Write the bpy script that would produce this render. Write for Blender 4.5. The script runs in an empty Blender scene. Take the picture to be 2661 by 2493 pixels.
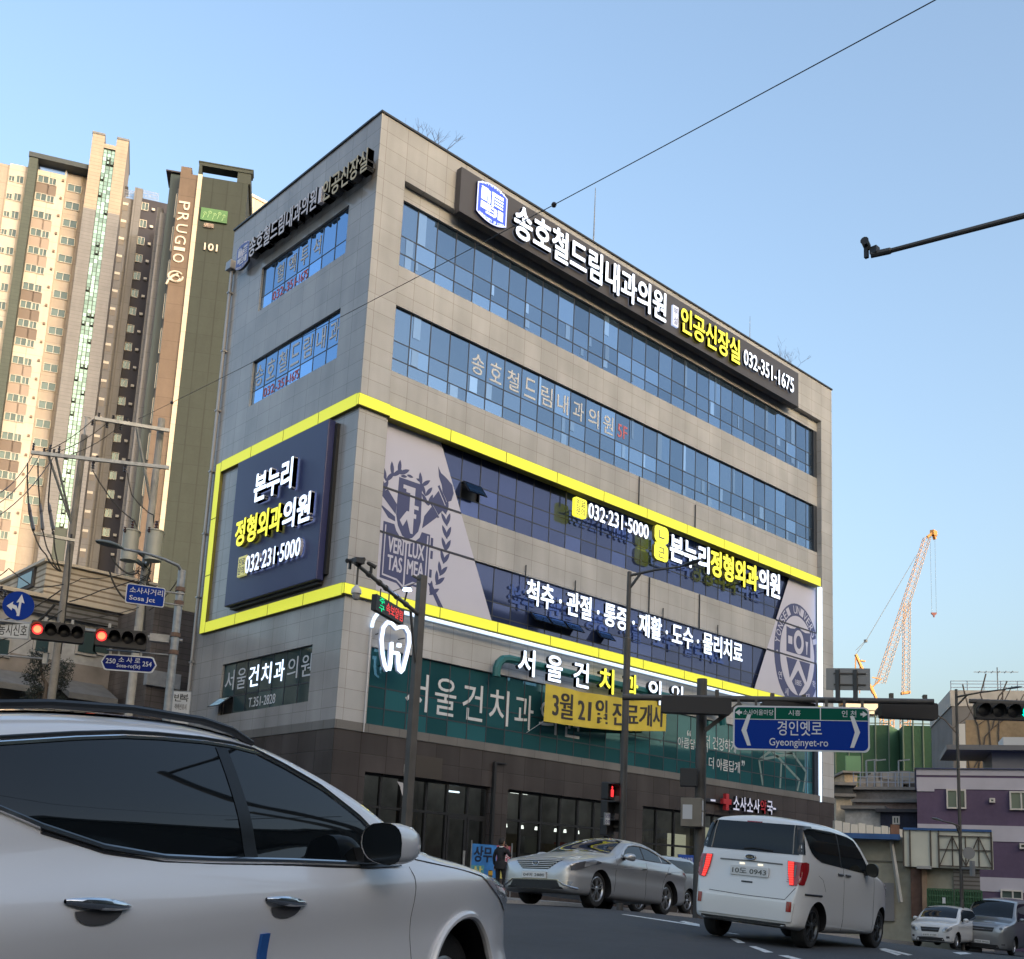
import bpy, bmesh, math, random
import numpy as np
from mathutils import Matrix, Vector
random.seed(7)
sc = bpy.context.scene
col = sc.collection
R_ = math.radians

# ------------------------------------------------------------------ camera
YAW, PITCH, ROLL = 0.740199278, 0.183084475, 0.047963075
CAM = Vector((-18.28687, -27.88975, 1.1))
FPX, PCX, PCY, IW, IH = 2839.54, 1330.5, 1762.405, 2661.0, 2493.0
_f = Vector((math.cos(PITCH)*math.sin(YAW), math.cos(PITCH)*math.cos(YAW), math.sin(PITCH)))
_r = Vector((math.cos(YAW), -math.sin(YAW), 0)); _u = _r.cross(_f)
RGT = math.cos(ROLL)*_r + math.sin(ROLL)*_u
UP = -math.sin(ROLL)*_r + math.cos(ROLL)*_u
FWD = _f
cd = bpy.data.cameras.new('camera'); cam = bpy.data.objects.new('camera', cd); col.objects.link(cam)
cam.matrix_world = Matrix(((RGT.x, UP.x, -FWD.x, CAM.x), (RGT.y, UP.y, -FWD.y, CAM.y), (RGT.z, UP.z, -FWD.z, CAM.z), (0, 0, 0, 1)))
cd.sensor_fit = 'HORIZONTAL'; cd.sensor_width = 36.0; cd.lens = FPX/IW*36.0
cd.shift_x = (IW/2-PCX)/IW; cd.shift_y = (PCY-IH/2)/IW
cd.clip_start = 0.1; cd.clip_end = 5000
sc.camera = cam

# ------------------------------------------------------------------ light
SUN_AZ, SUN_EL = R_(-95), R_(8)      # direction towards the sun, az counter-clockwise from +X
w = bpy.data.worlds.new('World'); sc.world = w; w.use_nodes = True
nt = w.node_tree; nt.nodes.clear()
sky = nt.nodes.new('ShaderNodeTexSky'); sky.sky_type = 'NISHITA'; sky.sun_disc = False
sky.sun_elevation = SUN_EL; sky.sun_rotation = math.pi/2 - SUN_AZ
sky.air_density = 1.0; sky.dust_density = 8.0; sky.ozone_density = 0.0; sky.altitude = 50
bg = nt.nodes.new('ShaderNodeBackground'); bg.inputs[1].default_value = 0.15
wo = nt.nodes.new('ShaderNodeOutputWorld')
nt.links.new(sky.outputs[0], bg.inputs[0]); nt.links.new(bg.outputs[0], wo.inputs[0])
sd = bpy.data.lights.new('sun', 'SUN'); so = bpy.data.objects.new('sun', sd); col.objects.link(so)
sd.energy = 0.30; sd.angle = R_(0.5); sd.color = (1.0, 0.90, 0.80)
so.rotation_euler = (math.pi/2 - SUN_EL, 0, SUN_AZ + math.pi/2)
so.location = (40, -60, 60)
vs = sc.view_settings; vs.view_transform = 'Standard'; vs.look = 'None'; vs.exposure = 1.9; vs.gamma = 1.0
vs.use_curve_mapping = False
vs.use_white_balance = True; vs.white_balance_temperature = 5350; vs.white_balance_tint = 10      # the phone's cool daylight balance
sc.cycles.max_bounces = 6; sc.cycles.diffuse_bounces = 2; sc.cycles.glossy_bounces = 3
sc.cycles.transmission_bounces = 3; sc.cycles.transparent_max_bounces = 6
sc.cycles.caustics_reflective = False; sc.cycles.caustics_refractive = False
sc.cycles.use_denoising = True

# ------------------------------------------------------------------ pixel helpers (photo pixels -> points in the place)
def ray(x, y): return RGT*((x-PCX)/FPX) - UP*((y-PCY)/FPX) + FWD
def at(x, y, t): return CAM + ray(x, y)*t
def onY(x, y, Y): d = ray(x, y); return CAM + d*((Y-CAM.y)/d.y)
def onX(x, y, X): d = ray(x, y); return CAM + d*((X-CAM.x)/d.x)
def onZ(x, y, Z): d = ray(x, y); return CAM + d*((Z-CAM.z)/d.z)
def hit(x, y, P, N):                                   # ray against a plane
    d = ray(x, y); N = Vector(N); return CAM + d*((Vector(P)-CAM).dot(N)/d.dot(N))
def ztop(P, y):                                        # height above P whose image lies on row y
    P = Vector(P); lo, hi = -50, 400
    for _ in range(60):
        m = (lo+hi)/2; q = Vector((P.x, P.y, m))-CAM
        if PCY-FPX*q.dot(UP)/q.dot(FWD) > y: lo = m
        else: hi = m
    return lo
def zoom(ox, oy, s): return lambda x, y: (ox+x*s, oy+y*s)
ZV = zoom(0, 0, 1.33921)

# ------------------------------------------------------------------ object helpers
WM = {}
def tag(o, label=None, cat=None, group=None, kind=None):
    if label: o['label'] = label
    if cat: o['category'] = cat
    if group: o['group'] = group
    if kind: o['kind'] = kind
    return o
def thing(name, label, cat, M4=None, loc=None, group=None, local=False):
    o = bpy.data.objects.new(name, None); col.objects.link(o); o.empty_display_size = .3
    if M4 is None: M4 = Matrix.Translation(Vector(loc) if loc is not None else Vector((0, 0, 0)))
    o.matrix_world = M4
    WM[o.name] = None if local else M4
    return tag(o, label, cat, group)
def link_to(o, parent):
    if parent is None: return
    o.parent = parent
    pm = WM.get(parent.name)
    if pm is not None: o.matrix_parent_inverse = pm.inverted()
def dup(root, M4, label, group=None):
    r = root.copy(); col.objects.link(r); r.matrix_world = M4; r['label'] = label
    if group: r['group'] = group
    WM[r.name] = None
    for ch in root.children:
        c = ch.copy(); col.objects.link(c); c.parent = r
        for g in ch.children:
            d = g.copy(); col.objects.link(d); d.parent = c
    return r
ID = lambda a, b, c: (a, b, c)
class MB:
    def __init__(s): s.v = []; s.f = []; s.m = []
    def add(s, vs, fs, m=0, T=None):
        n = len(s.v)
        for p in vs: s.v.append(tuple(T(*p)) if T else tuple(p))
        for f in fs: s.f.append([n+i for i in f]); s.m.append(m)
        return s
    def box(s, a0, a1, b0, b1, c0, c1, m=0, T=None):
        vs = [(a, b, c) for a in (a0, a1) for b in (b0, b1) for c in (c0, c1)]
        return s.add(vs, [(0, 1, 3, 2), (4, 6, 7, 5), (0, 4, 5, 1), (2, 3, 7, 6), (0, 2, 6, 4), (1, 5, 7, 3)], m, T)
    def quad(s, p, m=0, T=None): return s.add(p, [tuple(range(len(p)))], m, T)
    def prism(s, pts, d0, d1, m=0, T=None, ms=None):        # polygon in (u,v) extruded along the third axis; T(u,v,d)
        n = len(pts)
        vs = [(u, v, d0) for u, v in pts]+[(u, v, d1) for u, v in pts]
        s.add(vs, [tuple(range(n)), tuple(range(2*n-1, n-1, -1))], m, T)
        return s.add(vs, [(i, (i+1) % n, n+(i+1) % n, n+i) for i in range(n)], m if ms is None else ms, T)
    def tube(s, pts, r, n=8, m=0, cap=True, T=None):
        pts = [Vector(p) for p in pts]
        rs = r if isinstance(r, (list, tuple)) else [r]*len(pts)
        vs = []; up = None
        for i, p in enumerate(pts):
            d = (pts[min(i+1, len(pts)-1)]-pts[max(i-1, 0)])
            if d.length < 1e-9: d = Vector((0, 0, 1))
            d.normalize()
            if up is None:
                up = Vector((0, 0, 1)) if abs(d.z) < .9 else Vector((1, 0, 0))
            x = d.cross(up)
            if x.length < 1e-4: x = d.cross(Vector((0, 1, 0)))
            x.normalize(); y = x.cross(d).normalized(); up = y
            for k in range(n):
                a = 2*math.pi*(k+.5)/n
                vs.append(tuple(p+x*math.cos(a)*rs[i]+y*math.sin(a)*rs[i]))
        fs = []
        for i in range(len(pts)-1):
            for k in range(n):
                a = i*n+k; b = i*n+(k+1) % n; fs.append((a, b, b+n, a+n))
        if cap: fs += [tuple(range(n-1, -1, -1)), tuple(range((len(pts)-1)*n, len(pts)*n))]
        return s.add(vs, fs, m, T)
    def bar(s, p, q, w, h=None, m=0, up=(0, 0, 1)):         # rectangular bar between two points
        p = Vector(p); q = Vector(q); h = h or w; d = (q-p).normalized(); up = Vector(up)
        x = d.cross(up)
        if x.length < 1e-3: x = d.cross(Vector((1, 0, 0)))
        x.normalize(); y = x.cross(d)
        vs = [e+x*(sx*w/2)+y*(sy*h/2) for e in (p, q) for sx, sy in ((-1, -1), (1, -1), (1, 1), (-1, 1))]
        return s.add(vs, [(0, 1, 2, 3), (7, 6, 5, 4), (0, 4, 5, 1), (1, 5, 6, 2), (2, 6, 7, 3), (3, 7, 4, 0)], m)
    def lathe(s, prof, n=24, m=0, T=None):                  # prof: (r, h); T maps (x, y, h)
        vs = []; k = len(prof)
        for i in range(n):
            a = 2*math.pi*i/n
            for r, h in prof: vs.append((r*math.cos(a), r*math.sin(a), h))
        fs = [(i*k+j, ((i+1) % n)*k+j, ((i+1) % n)*k+j+1, i*k+j+1) for i in range(n) for j in range(k-1)]
        return s.add(vs, fs, m, T)
    def disc(s, r, n=24, m=0, T=None, h=0):
        return s.add([(r*math.cos(2*math.pi*i/n), r*math.sin(2*math.pi*i/n), h) for i in range(n)], [tuple(range(n))], m, T)
    def grid(s, P, m=0, closed=False):                      # P[i][j] points
        n = len(P); k = len(P[0]); vs = [p for row in P for p in row]
        fs = [(i*k+j, i*k+(j+1) % k, (i+1)*k+(j+1) % k, (i+1)*k+j) for i in range(n-1) for j in range(k if closed else k-1)]
        return s.add(vs, fs, m)
    def build(s, name, mats, parent=None, smooth=False, label=None, bevel=0, sub=0, angle=35, recalc=True, sharp=False):
        if not isinstance(mats, (list, tuple)): mats = [mats]
        me = bpy.data.meshes.new(name)
        vs = s.v; off = None
        if parent is None and vs:
            A = np.array(vs, float); off = Vector(((A[:, 0].min()+A[:, 0].max())/2, (A[:, 1].min()+A[:, 1].max())/2, A[:, 2].min()))
            vs = [tuple(p) for p in (A-np.array(off))]
        me.from_pydata(vs, [], s.f)
        for mm in mats: me.materials.append(mm)
        me.polygons.foreach_set('material_index', s.m)
        if recalc or smooth:
            bm = bmesh.new(); bm.from_mesh(me)
            if smooth: bmesh.ops.remove_doubles(bm, verts=bm.verts, dist=1e-5)
            if recalc: bmesh.ops.recalc_face_normals(bm, faces=bm.faces)
            bm.to_mesh(me); bm.free()
        me.update()
        o = bpy.data.objects.new(name, me); col.objects.link(o)
        if off is not None: o.location = off
        link_to(o, parent)
        if smooth:
            me.polygons.foreach_set('use_smooth', [True]*len(me.polygons))
            if angle < 179 and not sub: me.set_sharp_from_angle(angle=R_(angle))
        if bevel:
            b = o.modifiers.new('b', 'BEVEL'); b.width = bevel; b.segments = 2; b.limit_method = 'ANGLE'; b.angle_limit = R_(40)
        if sub:
            b = o.modifiers.new('s', 'SUBSURF'); b.levels = sub; b.render_levels = sub
        if label: o['label'] = label
        return o

# text: outline of the built-in typeface, fitted into a box (u0,u1,v0,v1) and mapped by T(u,v,d)
_tc = {}
def text_mesh(body, bold=0.0, depth=.05, align='LEFT', spacing=1.0, line=1.0):
    k = (body, bold, depth, align, spacing, line)
    if k in _tc: return _tc[k]
    c = bpy.data.curves.new('t', 'FONT'); c.body = body; c.offset = bold; c.extrude = depth/2; c.resolution_u = 3
    c.align_x = align; c.space_character = spacing; c.space_line = line
    o = bpy.data.objects.new('t', c); col.objects.link(o)
    bpy.context.view_layer.update()
    me = bpy.data.meshes.new_from_object(o.evaluated_get(bpy.context.evaluated_depsgraph_get()))
    V_ = [tuple(v.co) for v in me.vertices]; F_ = [tuple(p.vertices) for p in me.polygons]
    bpy.data.objects.remove(o); bpy.data.curves.remove(c); bpy.data.meshes.remove(me)
    _tc[k] = (V_, F_); return V_, F_
def put_text(mb, body, u0, u1, v0, v1, T, d0=0.0, d1=.03, m=0, bold=.0, mside=None, fit=True, spacing=1.0, line=1.0, align='LEFT'):
    if bold > .002:                                       # heavier strokes: shifted copies, each a hair behind the last
        h_ = v1-v0; n_ = body.count('\n')+1; b_ = bold*h_/n_*.72; k_ = 8 if bold >= .02 else 4
        u0, u1, v0, v1 = u0+b_, u1-b_, v0+b_, v1-b_
        for i in range(k_):
            a_ = 2*math.pi*(i+.5)/k_; du, dv = b_*math.cos(a_), b_*math.sin(a_); e_ = .0006*(i+1)*(1 if d1 > d0 else -1)
            put_text(mb, body, u0+du, u1+du, v0+dv, v1+dv, T, d0+e_*.3, d1-e_, m, 0, mside, fit, spacing, line, align)
    V_, F_ = text_mesh(body, 0, 1.0, align, spacing, line)
    xs = [v[0] for v in V_]; ys = [v[1] for v in V_]
    x0, x1, y0, y1 = min(xs), max(xs), min(ys), max(ys)
    su = (u1-u0)/(x1-x0); sv = (v1-v0)/(y1-y0)
    if not fit: su = sv = min(su, sv)
    P = [(u0+(x-x0)*su, v0+(y-y0)*sv, d0 if z < 0 else d1) for x, y, z in V_]
    n = len(mb.v)
    for p in P: mb.v.append(tuple(T(*p)))
    for f in F_:
        zs = [P[i][2] for i in f]
        mb.f.append([n+i for i in f]); mb.m.append(m if (min(zs) == max(zs) or mside is None) else mside)
    return mb

# ------------------------------------------------------------------ materials
MATS = {}
def mat(name, colr, rough=.6, metal=0., noise=None, bump=None, spec=.5, coat=0., emis=None, es=0., ior=1.5, alpha=1.0, trans=0., croug=.03):
    if name in MATS: return MATS[name]
    m = bpy.data.materials.new(name); m.use_nodes = True; nt = m.node_tree; b = nt.nodes['Principled BSDF']
    I = b.inputs
    c = (*colr, 1)
    I['Base Color'].default_value = c; I['Roughness'].default_value = rough; I['Metallic'].default_value = metal
    I['Specular IOR Level'].default_value = spec; I['Coat Weight'].default_value = coat; I['Coat Roughness'].default_value = croug; I['IOR'].default_value = ior
    if trans: I['Transmission Weight'].default_value = trans
    if emis: I['Emission Color'].default_value = (*emis, 1); I['Emission Strength'].default_value = es
    if noise or bump:
        tc = nt.nodes.new('ShaderNodeTexCoord')
    if noise:                                             # (scale, amount[, detail]) several allowed
        prev = None
        for nn in (noise if isinstance(noise, list) else [noise]):
            t = nt.nodes.new('ShaderNodeTexNoise'); t.inputs['Scale'].default_value = nn[0]; t.inputs['Detail'].default_value = nn[2] if len(nn) > 2 else 5
            nt.links.new(tc.outputs['Object'], t.inputs['Vector'])
            r = nt.nodes.new('ShaderNodeMapRange'); r.inputs['From Min'].default_value = .3; r.inputs['From Max'].default_value = .7
            r.inputs['To Min'].default_value = 1-nn[1]; r.inputs['To Max'].default_value = 1+nn[1]
            nt.links.new(t.outputs['Fac'], r.inputs['Value'])
            mx = nt.nodes.new('ShaderNodeVectorMath'); mx.operation = 'SCALE'
            if prev is None: mx.inputs[0].default_value = colr
            else: nt.links.new(prev, mx.inputs[0])
            nt.links.new(r.outputs[0], mx.inputs['Scale']); prev = mx.outputs[0]
        nt.links.new(prev, I['Base Color'])
    if bump:
        t = nt.nodes.new('ShaderNodeTexNoise'); t.inputs['Scale'].default_value = bump[0]; t.inputs['Detail'].default_value = 4
        nt.links.new(tc.outputs['Object'], t.inputs['Vector'])
        bp = nt.nodes.new('ShaderNodeBump'); bp.inputs['Strength'].default_value = bump[1]; bp.inputs['Distance'].default_value = .02
        nt.links.new(t.outputs['Fac'], bp.inputs['Height']); nt.links.new(bp.outputs[0], I['Normal'])
    MATS[name] = m
    return m
def tiled(name, c1, c2, joint, tw, th, axis='x', rough=.4, jw=.012, spec=.5, off=0., grain=(60, .12), stain=.11, shift=(0, 0), coat=0., bump=.25):
    """stone / panel cladding: a tile grid over the wall plane (axis 'x' or 'y' runs along the wall, z up)"""
    m = bpy.data.materials.new(name); m.use_nodes = True; nt = m.node_tree; b = nt.nodes['Principled BSDF']
    g = nt.nodes.new('ShaderNodeNewGeometry')
    sp = nt.nodes.new('ShaderNodeSeparateXYZ'); nt.links.new(g.outputs['Position'], sp.inputs[0])
    cb = nt.nodes.new('ShaderNodeCombineXYZ')
    if axis == 'xy':
        ad = nt.nodes.new('ShaderNodeMath'); nt.links.new(sp.outputs['X'], ad.inputs[0]); nt.links.new(sp.outputs['Y'], ad.inputs[1]); nt.links.new(ad.outputs[0], cb.inputs[0])
    else: nt.links.new(sp.outputs['X' if axis == 'x' else 'Y'], cb.inputs[0])
    nt.links.new(sp.outputs['Z'], cb.inputs[1])
    mp = nt.nodes.new('ShaderNodeVectorMath'); mp.operation = 'ADD'; mp.inputs[1].default_value = (shift[0], shift[1], 0)
    nt.links.new(cb.outputs[0], mp.inputs[0])
    br = nt.nodes.new('ShaderNodeTexBrick'); br.offset = off; br.inputs['Scale'].default_value = 1
    br.inputs['Color1'].default_value = (*c1, 1); br.inputs['Color2'].default_value = (*c2, 1); br.inputs['Mortar'].default_value = (*joint, 1)
    br.inputs['Brick Width'].default_value = tw; br.inputs['Row Height'].default_value = th; br.inputs['Mortar Size'].default_value = jw; br.inputs['Mortar Smooth'].default_value = .1
    nt.links.new(mp.outputs[0], br.inputs['Vector'])
    prev = br.outputs['Color']
    for scl, amt, stretch in ((grain[0], grain[1], 1), (.6, stain, 1), (1.3, stain, .12)):
        mpv = nt.nodes.new('ShaderNodeVectorMath'); mpv.operation = 'MULTIPLY'; mpv.inputs[1].default_value = (1, 1, stretch)
        nt.links.new(g.outputs['Position'], mpv.inputs[0])
        t = nt.nodes.new('ShaderNodeTexNoise'); t.inputs['Scale'].default_value = scl; t.inputs['Detail'].default_value = 3
        nt.links.new(mpv.outputs[0], t.inputs['Vector'])
        r = nt.nodes.new('ShaderNodeMapRange'); r.inputs['From Min'].default_value = .3; r.inputs['From Max'].default_value = .7
        r.inputs['To Min'].default_value = 1-amt; r.inputs['To Max'].default_value = 1+amt
        nt.links.new(t.outputs['Fac'], r.inputs['Value'])
        mx = nt.nodes.new('ShaderNodeVectorMath'); mx.operation = 'SCALE'
        nt.links.new(prev, mx.inputs[0]); nt.links.new(r.outputs[0], mx.inputs['Scale']); prev = mx.outputs[0]
    nt.links.new(prev, b.inputs['Base Color'])
    b.inputs['Roughness'].default_value = rough; b.inputs['Specular IOR Level'].default_value = spec; b.inputs['Coat Weight'].default_value = coat
    bp = nt.nodes.new('ShaderNodeBump'); bp.inputs['Strength'].default_value = bump; bp.inputs['Distance'].default_value = .01; bp.invert = True
    nt.links.new(br.outputs['Fac'], bp.inputs['Height']); nt.links.new(bp.outputs[0], b.inputs['Normal'])
    MATS[name] = m
    return m
def glassm(name, tint, lo=.85, hi=1.15, rough=.02, metal=.75, base2=None, spec=.5):
    """reflective coated facade glass; every pane its own slight tone"""
    m = bpy.data.materials.new(name); m.use_nodes = True; nt = m.node_tree; b = nt.nodes['Principled BSDF']
    g = nt.nodes.new('ShaderNodeNewGeometry')
    r = nt.nodes.new('ShaderNodeValToRGB'); cr_ = r.color_ramp; cr_.elements[0].color = (lo,)*3+(1,); cr_.elements[1].color = (hi*1.3,)*3+(1,)
    e = cr_.elements.new(.84); e.color = (hi,)*3+(1,); e = cr_.elements.new(.89); e.color = (hi*1.25,)*3+(1,)
    nt.links.new(g.outputs['Random Per Island'], r.inputs[0])
    mx = nt.nodes.new('ShaderNodeVectorMath'); mx.operation = 'SCALE'; mx.inputs[0].default_value = tint
    nt.links.new(r.outputs[0], mx.inputs['Scale']); nt.links.new(mx.outputs[0], b.inputs['Base Color'])
    b.inputs['Metallic'].default_value = metal; b.inputs['Roughness'].default_value = rough; b.inputs['Specular IOR Level'].default_value = spec
    MATS[name] = m
    return m
def clearm(name, tint=(.5, .55, .55), refl=1.5):
    """see-through shop glass: fresnel mix of mirror and clear"""
    m = bpy.data.materials.new(name); m.use_nodes = True; nt = m.node_tree
    for n in list(nt.nodes): nt.nodes.remove(n)
    o = nt.nodes.new('ShaderNodeOutputMaterial'); mx = nt.nodes.new('ShaderNodeMixShader'); fr = nt.nodes.new('ShaderNodeFresnel'); fr.inputs[0].default_value = refl
    tr = nt.nodes.new('ShaderNodeBsdfTransparent'); tr.inputs[0].default_value = (*tint, 1); gl = nt.nodes.new('ShaderNodeBsdfGlossy'); gl.inputs['Roughness'].default_value = .02
    nt.links.new(fr.outputs[0], mx.inputs[0]); nt.links.new(tr.outputs[0], mx.inputs[1]); nt.links.new(gl.outputs[0], mx.inputs[2]); nt.links.new(mx.outputs[0], o.inputs[0])
    MATS[name] = m
    return m
EK = 2**-vs.exposure                       # lit signs are set in display brightness
def emit(name, c, s): return mat(name, tuple(min(x, .8) for x in c), .5, emis=c, es=s*EK)

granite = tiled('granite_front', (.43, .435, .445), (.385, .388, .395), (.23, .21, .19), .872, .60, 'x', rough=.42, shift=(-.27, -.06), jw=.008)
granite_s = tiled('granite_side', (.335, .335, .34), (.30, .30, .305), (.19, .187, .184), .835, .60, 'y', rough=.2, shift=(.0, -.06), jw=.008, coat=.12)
sillgr = tiled('sill_stone', (.165, .16, .155), (.15, .145, .14), (.09, .09, .09), 1.2, .6, 'xy', rough=.4)
darkgr = tiled('dark_granite', (.070, .063, .064), (.054, .049, .050), (.03, .026, .025), 1.0, .72, 'xy', rough=.25, off=0, stain=.18, shift=(0, .3))
dmetal = mat('dark_metal', (.03, .032, .036), .4, .3)
gmetal = mat('grey_metal', (.30, .31, .32), .45, .5, noise=(3, .15))
galv = mat('galvanised', (.31, .32, .33), .45, .6, noise=(6, .2))
polem = mat('pole_paint', (.085, .08, .075), .5, .2, noise=(2, .2))
concrete = mat('concrete', (.21, .20, .185), .8, noise=[(3, .15), (30, .1)])
white_led = emit('white_led', (.86, .92, 1.0), 1.5)
light_line = emit('light_line', (.84, .93, 1.0), 1.0)
yellow_led = emit('yellow_led', (.93, .85, .03), .52)
yellow_side = mat('yellow_light_side', (.22, .20, .03), .6)
yellow_let = emit('yellow_letter', (1.0, .84, .03), 1.1)
black_side = mat('letter_side', (.02, .022, .03), .4)
signdark = mat('sign_dark', (.06, .058, .068), .45, .1, noise=(1.2, .08))
navy = mat('navy_board', (.030, .038, .135), .4, noise=(.6, .06))
white_p = mat('white_paint', (.78, .78, .78), .5)
sigblue = mat('sign_blue', (.004, .032, .27), .5, spec=.12)
siggreen = mat('sign_green', (.003, .085, .055), .5, spec=.12)
redp = mat('red_plastic', (.35, .01, .012), .25, coat=.6)
black_rub = mat('rubber', (.018, .018, .019), .75, bump=(90, .3))
blackpl = mat('black_plastic', (.014, .014, .016), .45)
chrome = mat('chrome', (.75, .76, .78), .12, 1.0)
carglass = mat('car_glass', (.006, .008, .010), .02, spec=.5, ior=1.5)
# ------------------------------------------------------------------ ground
_gp = [(-18.3, -28, 0), (-14.7, -22.5, .11), (-17.2, -23.6, -.02), (-3.17, -17.94, .455), (-2.9, -19.4, .365), (-5.65, -18.4, .49), (-5.4, -19.85, .41),
       (-3.2, -13.0, .67), (-3.04, -13.8, .675), (-.47, -12.45, .54), (-.3, -13.2, .545), (3.5, -5, .46), (0, -6.5, .47), (20, -9, -.55), (22.8, -9.6, -.72), (10, -8, .10), (6, -16, .0), (12, -12.5, -.24), (14, -18, -.36), (29, -6, -.9), (-8, 2, .6), (-6, 15, .9), (-9, -9, .6),
       (-30, -45, 0), (60, -20, -1.6), (60, 40, -1.2), (-60, -40, 0), (-60, 40, 1.2), (0, 90, 2), (0, -90, 0), (150, 0, -1.8), (150, 150, -1), (-150, 0, 1), (0, 200, 2), (200, -100, -2), (0, -250, 0), (-250, -250, 0), (-300, 300, 2), (400, 400, 0), (600, 100, -2), (40, -40, -.9)]
def _tps(P):
    P = np.array(P, float); n = len(P); XY = P[:, :2]/50
    D = np.linalg.norm(XY[:, None]-XY[None], axis=2); K = np.where(D > 0, D*D*np.log(D+1e-12), 0)+np.eye(n)*2e-4
    A = np.zeros((n+3, n+3)); A[:n, :n] = K; A[:n, n] = 1; A[:n, n+1:] = XY; A[n, :n] = 1; A[n+1:, :n] = XY.T
    W = np.linalg.solve(A, np.concatenate([P[:, 2], [0, 0, 0]])); return XY, W
_XY, _W = _tps(_gp)
def gz(x, y):
    p = np.array([x, y], float)/50; d = np.linalg.norm(_XY-p, axis=1); n = len(_XY)
    return float((np.where(d > 0, d*d*np.log(d+1e-12), 0)*_W[:n]).sum()+_W[n]+_W[n+1]*p[0]+_W[n+2]*p[1])
def onG(x, y, h=0.0):                                     # photo pixel -> point on the ground
    d = ray(x, y); t = 5.0
    for _ in range(4000):
        P = CAM+d*t
        if P.z <= gz(P.x, P.y)+h: break
        t *= 1.004
    return P
asphalt = mat('asphalt', (.052, .053, .057), .82, noise=[(140, .25, 2), (.5, .14), (3, .08)], bump=(160, .35))
paving = tiled('paving_blocks', (.26, .25, .24), (.21, .205, .20), (.12, .12, .12), .3, .3, 'x', rough=.8)
nt_ = paving.node_tree                                    # pavement pattern lies in x/y
for l in list(nt_.links):
    if l.from_socket.name == 'Z' and l.to_node.type == 'COMBXYZ': s_ = l.from_node; c_ = l.to_node; nt_.links.remove(l); nt_.links.new(s_.outputs['Y'], c_.inputs[1])
kerbm = mat('kerb_stone', (.36, .35, .34), .75, noise=(20, .12))
paint = mat('road_paint', (.62, .62, .60), .7, noise=[(14, .3), (80, .2)])
def axis_pts(lo, hi, fine0, fine1, st):
    a = list(np.arange(fine0, fine1+.01, st)); s = st
    while a[0] > lo: s *= 1.35; a.insert(0, a[0]-s)
    s = st
    while a[-1] < hi: s *= 1.35; a.append(a[-1]+s)
    return a
xs = axis_pts(-1500, 2500, -30, 40, 1.0); ys = axis_pts(-1500, 2500, -34, 20, 1.0)
def gzc(x, y):                                            # flattens out far away
    k = max(0., 1-max(0, (math.hypot(x, y)-150))/150); return gz(x, y)*k if k > 0 else 0.0
g = MB(); g.grid([[(x, y, gzc(x, y)) for y in ys] for x in xs])
tag(g.build('road', asphalt, smooth=True, angle=180), 'dark asphalt roadway', 'road', kind='structure')
def strip_on_ground(mb, poly, h, n=6, m=0):
    """thin sheet following the ground: poly = 4 xy corners"""
    a, b, c, d = [Vector((p[0], p[1])) for p in poly]
    rows = [[(lambda q: (q.x, q.y, gz(q.x, q.y)+h))(a.lerp(b, i/n).lerp(d.lerp(c, i/n), j/n)) for j in range(n+1)] for i in range(n+1)]
    return mb.grid(rows, m)
def slab(name, poly, h, top, side, n=24):
    """raised pavement with a kerb edge, poly = 4 xy corners in order"""
    a, b, c, d = [Vector((p[0], p[1])) for p in poly]; mb = MB()
    G = [[(lambda q: (q.x, q.y, gz(q.x, q.y)+h))(a.lerp(b, i/n).lerp(d.lerp(c, i/n), j/n)) for j in range(n+1)] for i in range(n+1)]
    mb.grid(G, 0)
    for edge in ([r[0] for r in G], G[-1], [r[-1] for r in G][::-1], G[0][::-1]):
        lo = [(p[0], p[1], p[2]-h-.3) for p in edge]; mb.grid([list(edge), lo], 1)
        up = []
        for k, p in enumerate(edge):
            cen = Vector((sum(q[0] for q in poly)/4, sum(q[1] for q in poly)/4)); up.append((p[0], p[1], p[2]+.004))
        e0 = Vector(edge[0]); e1 = Vector(edge[-1]); nrm = (e1-e0).cross(Vector((0, 0, 1))).normalized(); cc = Vector((sum(q[0] for q in poly)/4, sum(q[1] for q in poly)/4, 0))
        if nrm.dot(cc-e0) < 0: nrm = -nrm
        mb.grid([up, [(p[0]+nrm.x*.18, p[1]+nrm.y*.18, p[2]) for p in up]], 1)
    return tag(mb.build(name, [top, side]), kind='structure')
tag(slab('pavement', [(-3.2, -6.2), (31, -6.2), (31, 0.2), (-3.2, 0.2)], .14, paving, kerbm), 'grey paved pavement in front of the corner clinic building', 'pavement')
tag(slab('side_pavement', [(-3.2, .2), (-.1, .2), (-.1, 16), (-3.2, 16)], .14, paving, kerbm), 'paved pavement along the side of the clinic building', 'pavement')
tag(slab('far_pavement', [(-30, -1), (-11, -1), (-11, 40), (-30, 40)], .14, paving, kerbm), 'paved pavement in front of the old low shops', 'pavement')

# ------------------------------------------------------------------ the corner clinic building
BW, BD, BH = 28.28, 10.06, 26.43
FR = lambda a, c, o: (a, -o, c)            # front face: along, height, outwards
FL = lambda a, c, o: (-o, a, c)            # left face
TR = lambda u, v, d: (u, -d, v)            # text on the front face
TL = lambda u, v, d: (-d, -u, v)           # text on the left face (u runs to the right = -y)
def fbox(mb, a0, a1, c0, c1, o0, o1, m=0, T=FR):
    return mb.box(a0, a1, c0, c1, o0, o1, m, T)
bld = thing('clinic_building', 'six-storey granite clinic building on the corner with blue ribbon windows and a yellow light frame', 'building', loc=(0, 0, .6))
PX0, PX1 = 1.14, 27.29; WX0, WX1 = 1.16, 27.0; RO = -.25
bands = {'f2': (5.72, 8.20), 'f3': (10.0, 12.02), 'f4': (13.53, 15.97), 'f5': (17.62, 20.0), 'f6': (21.46, 23.92)}
mb = MB()
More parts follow.
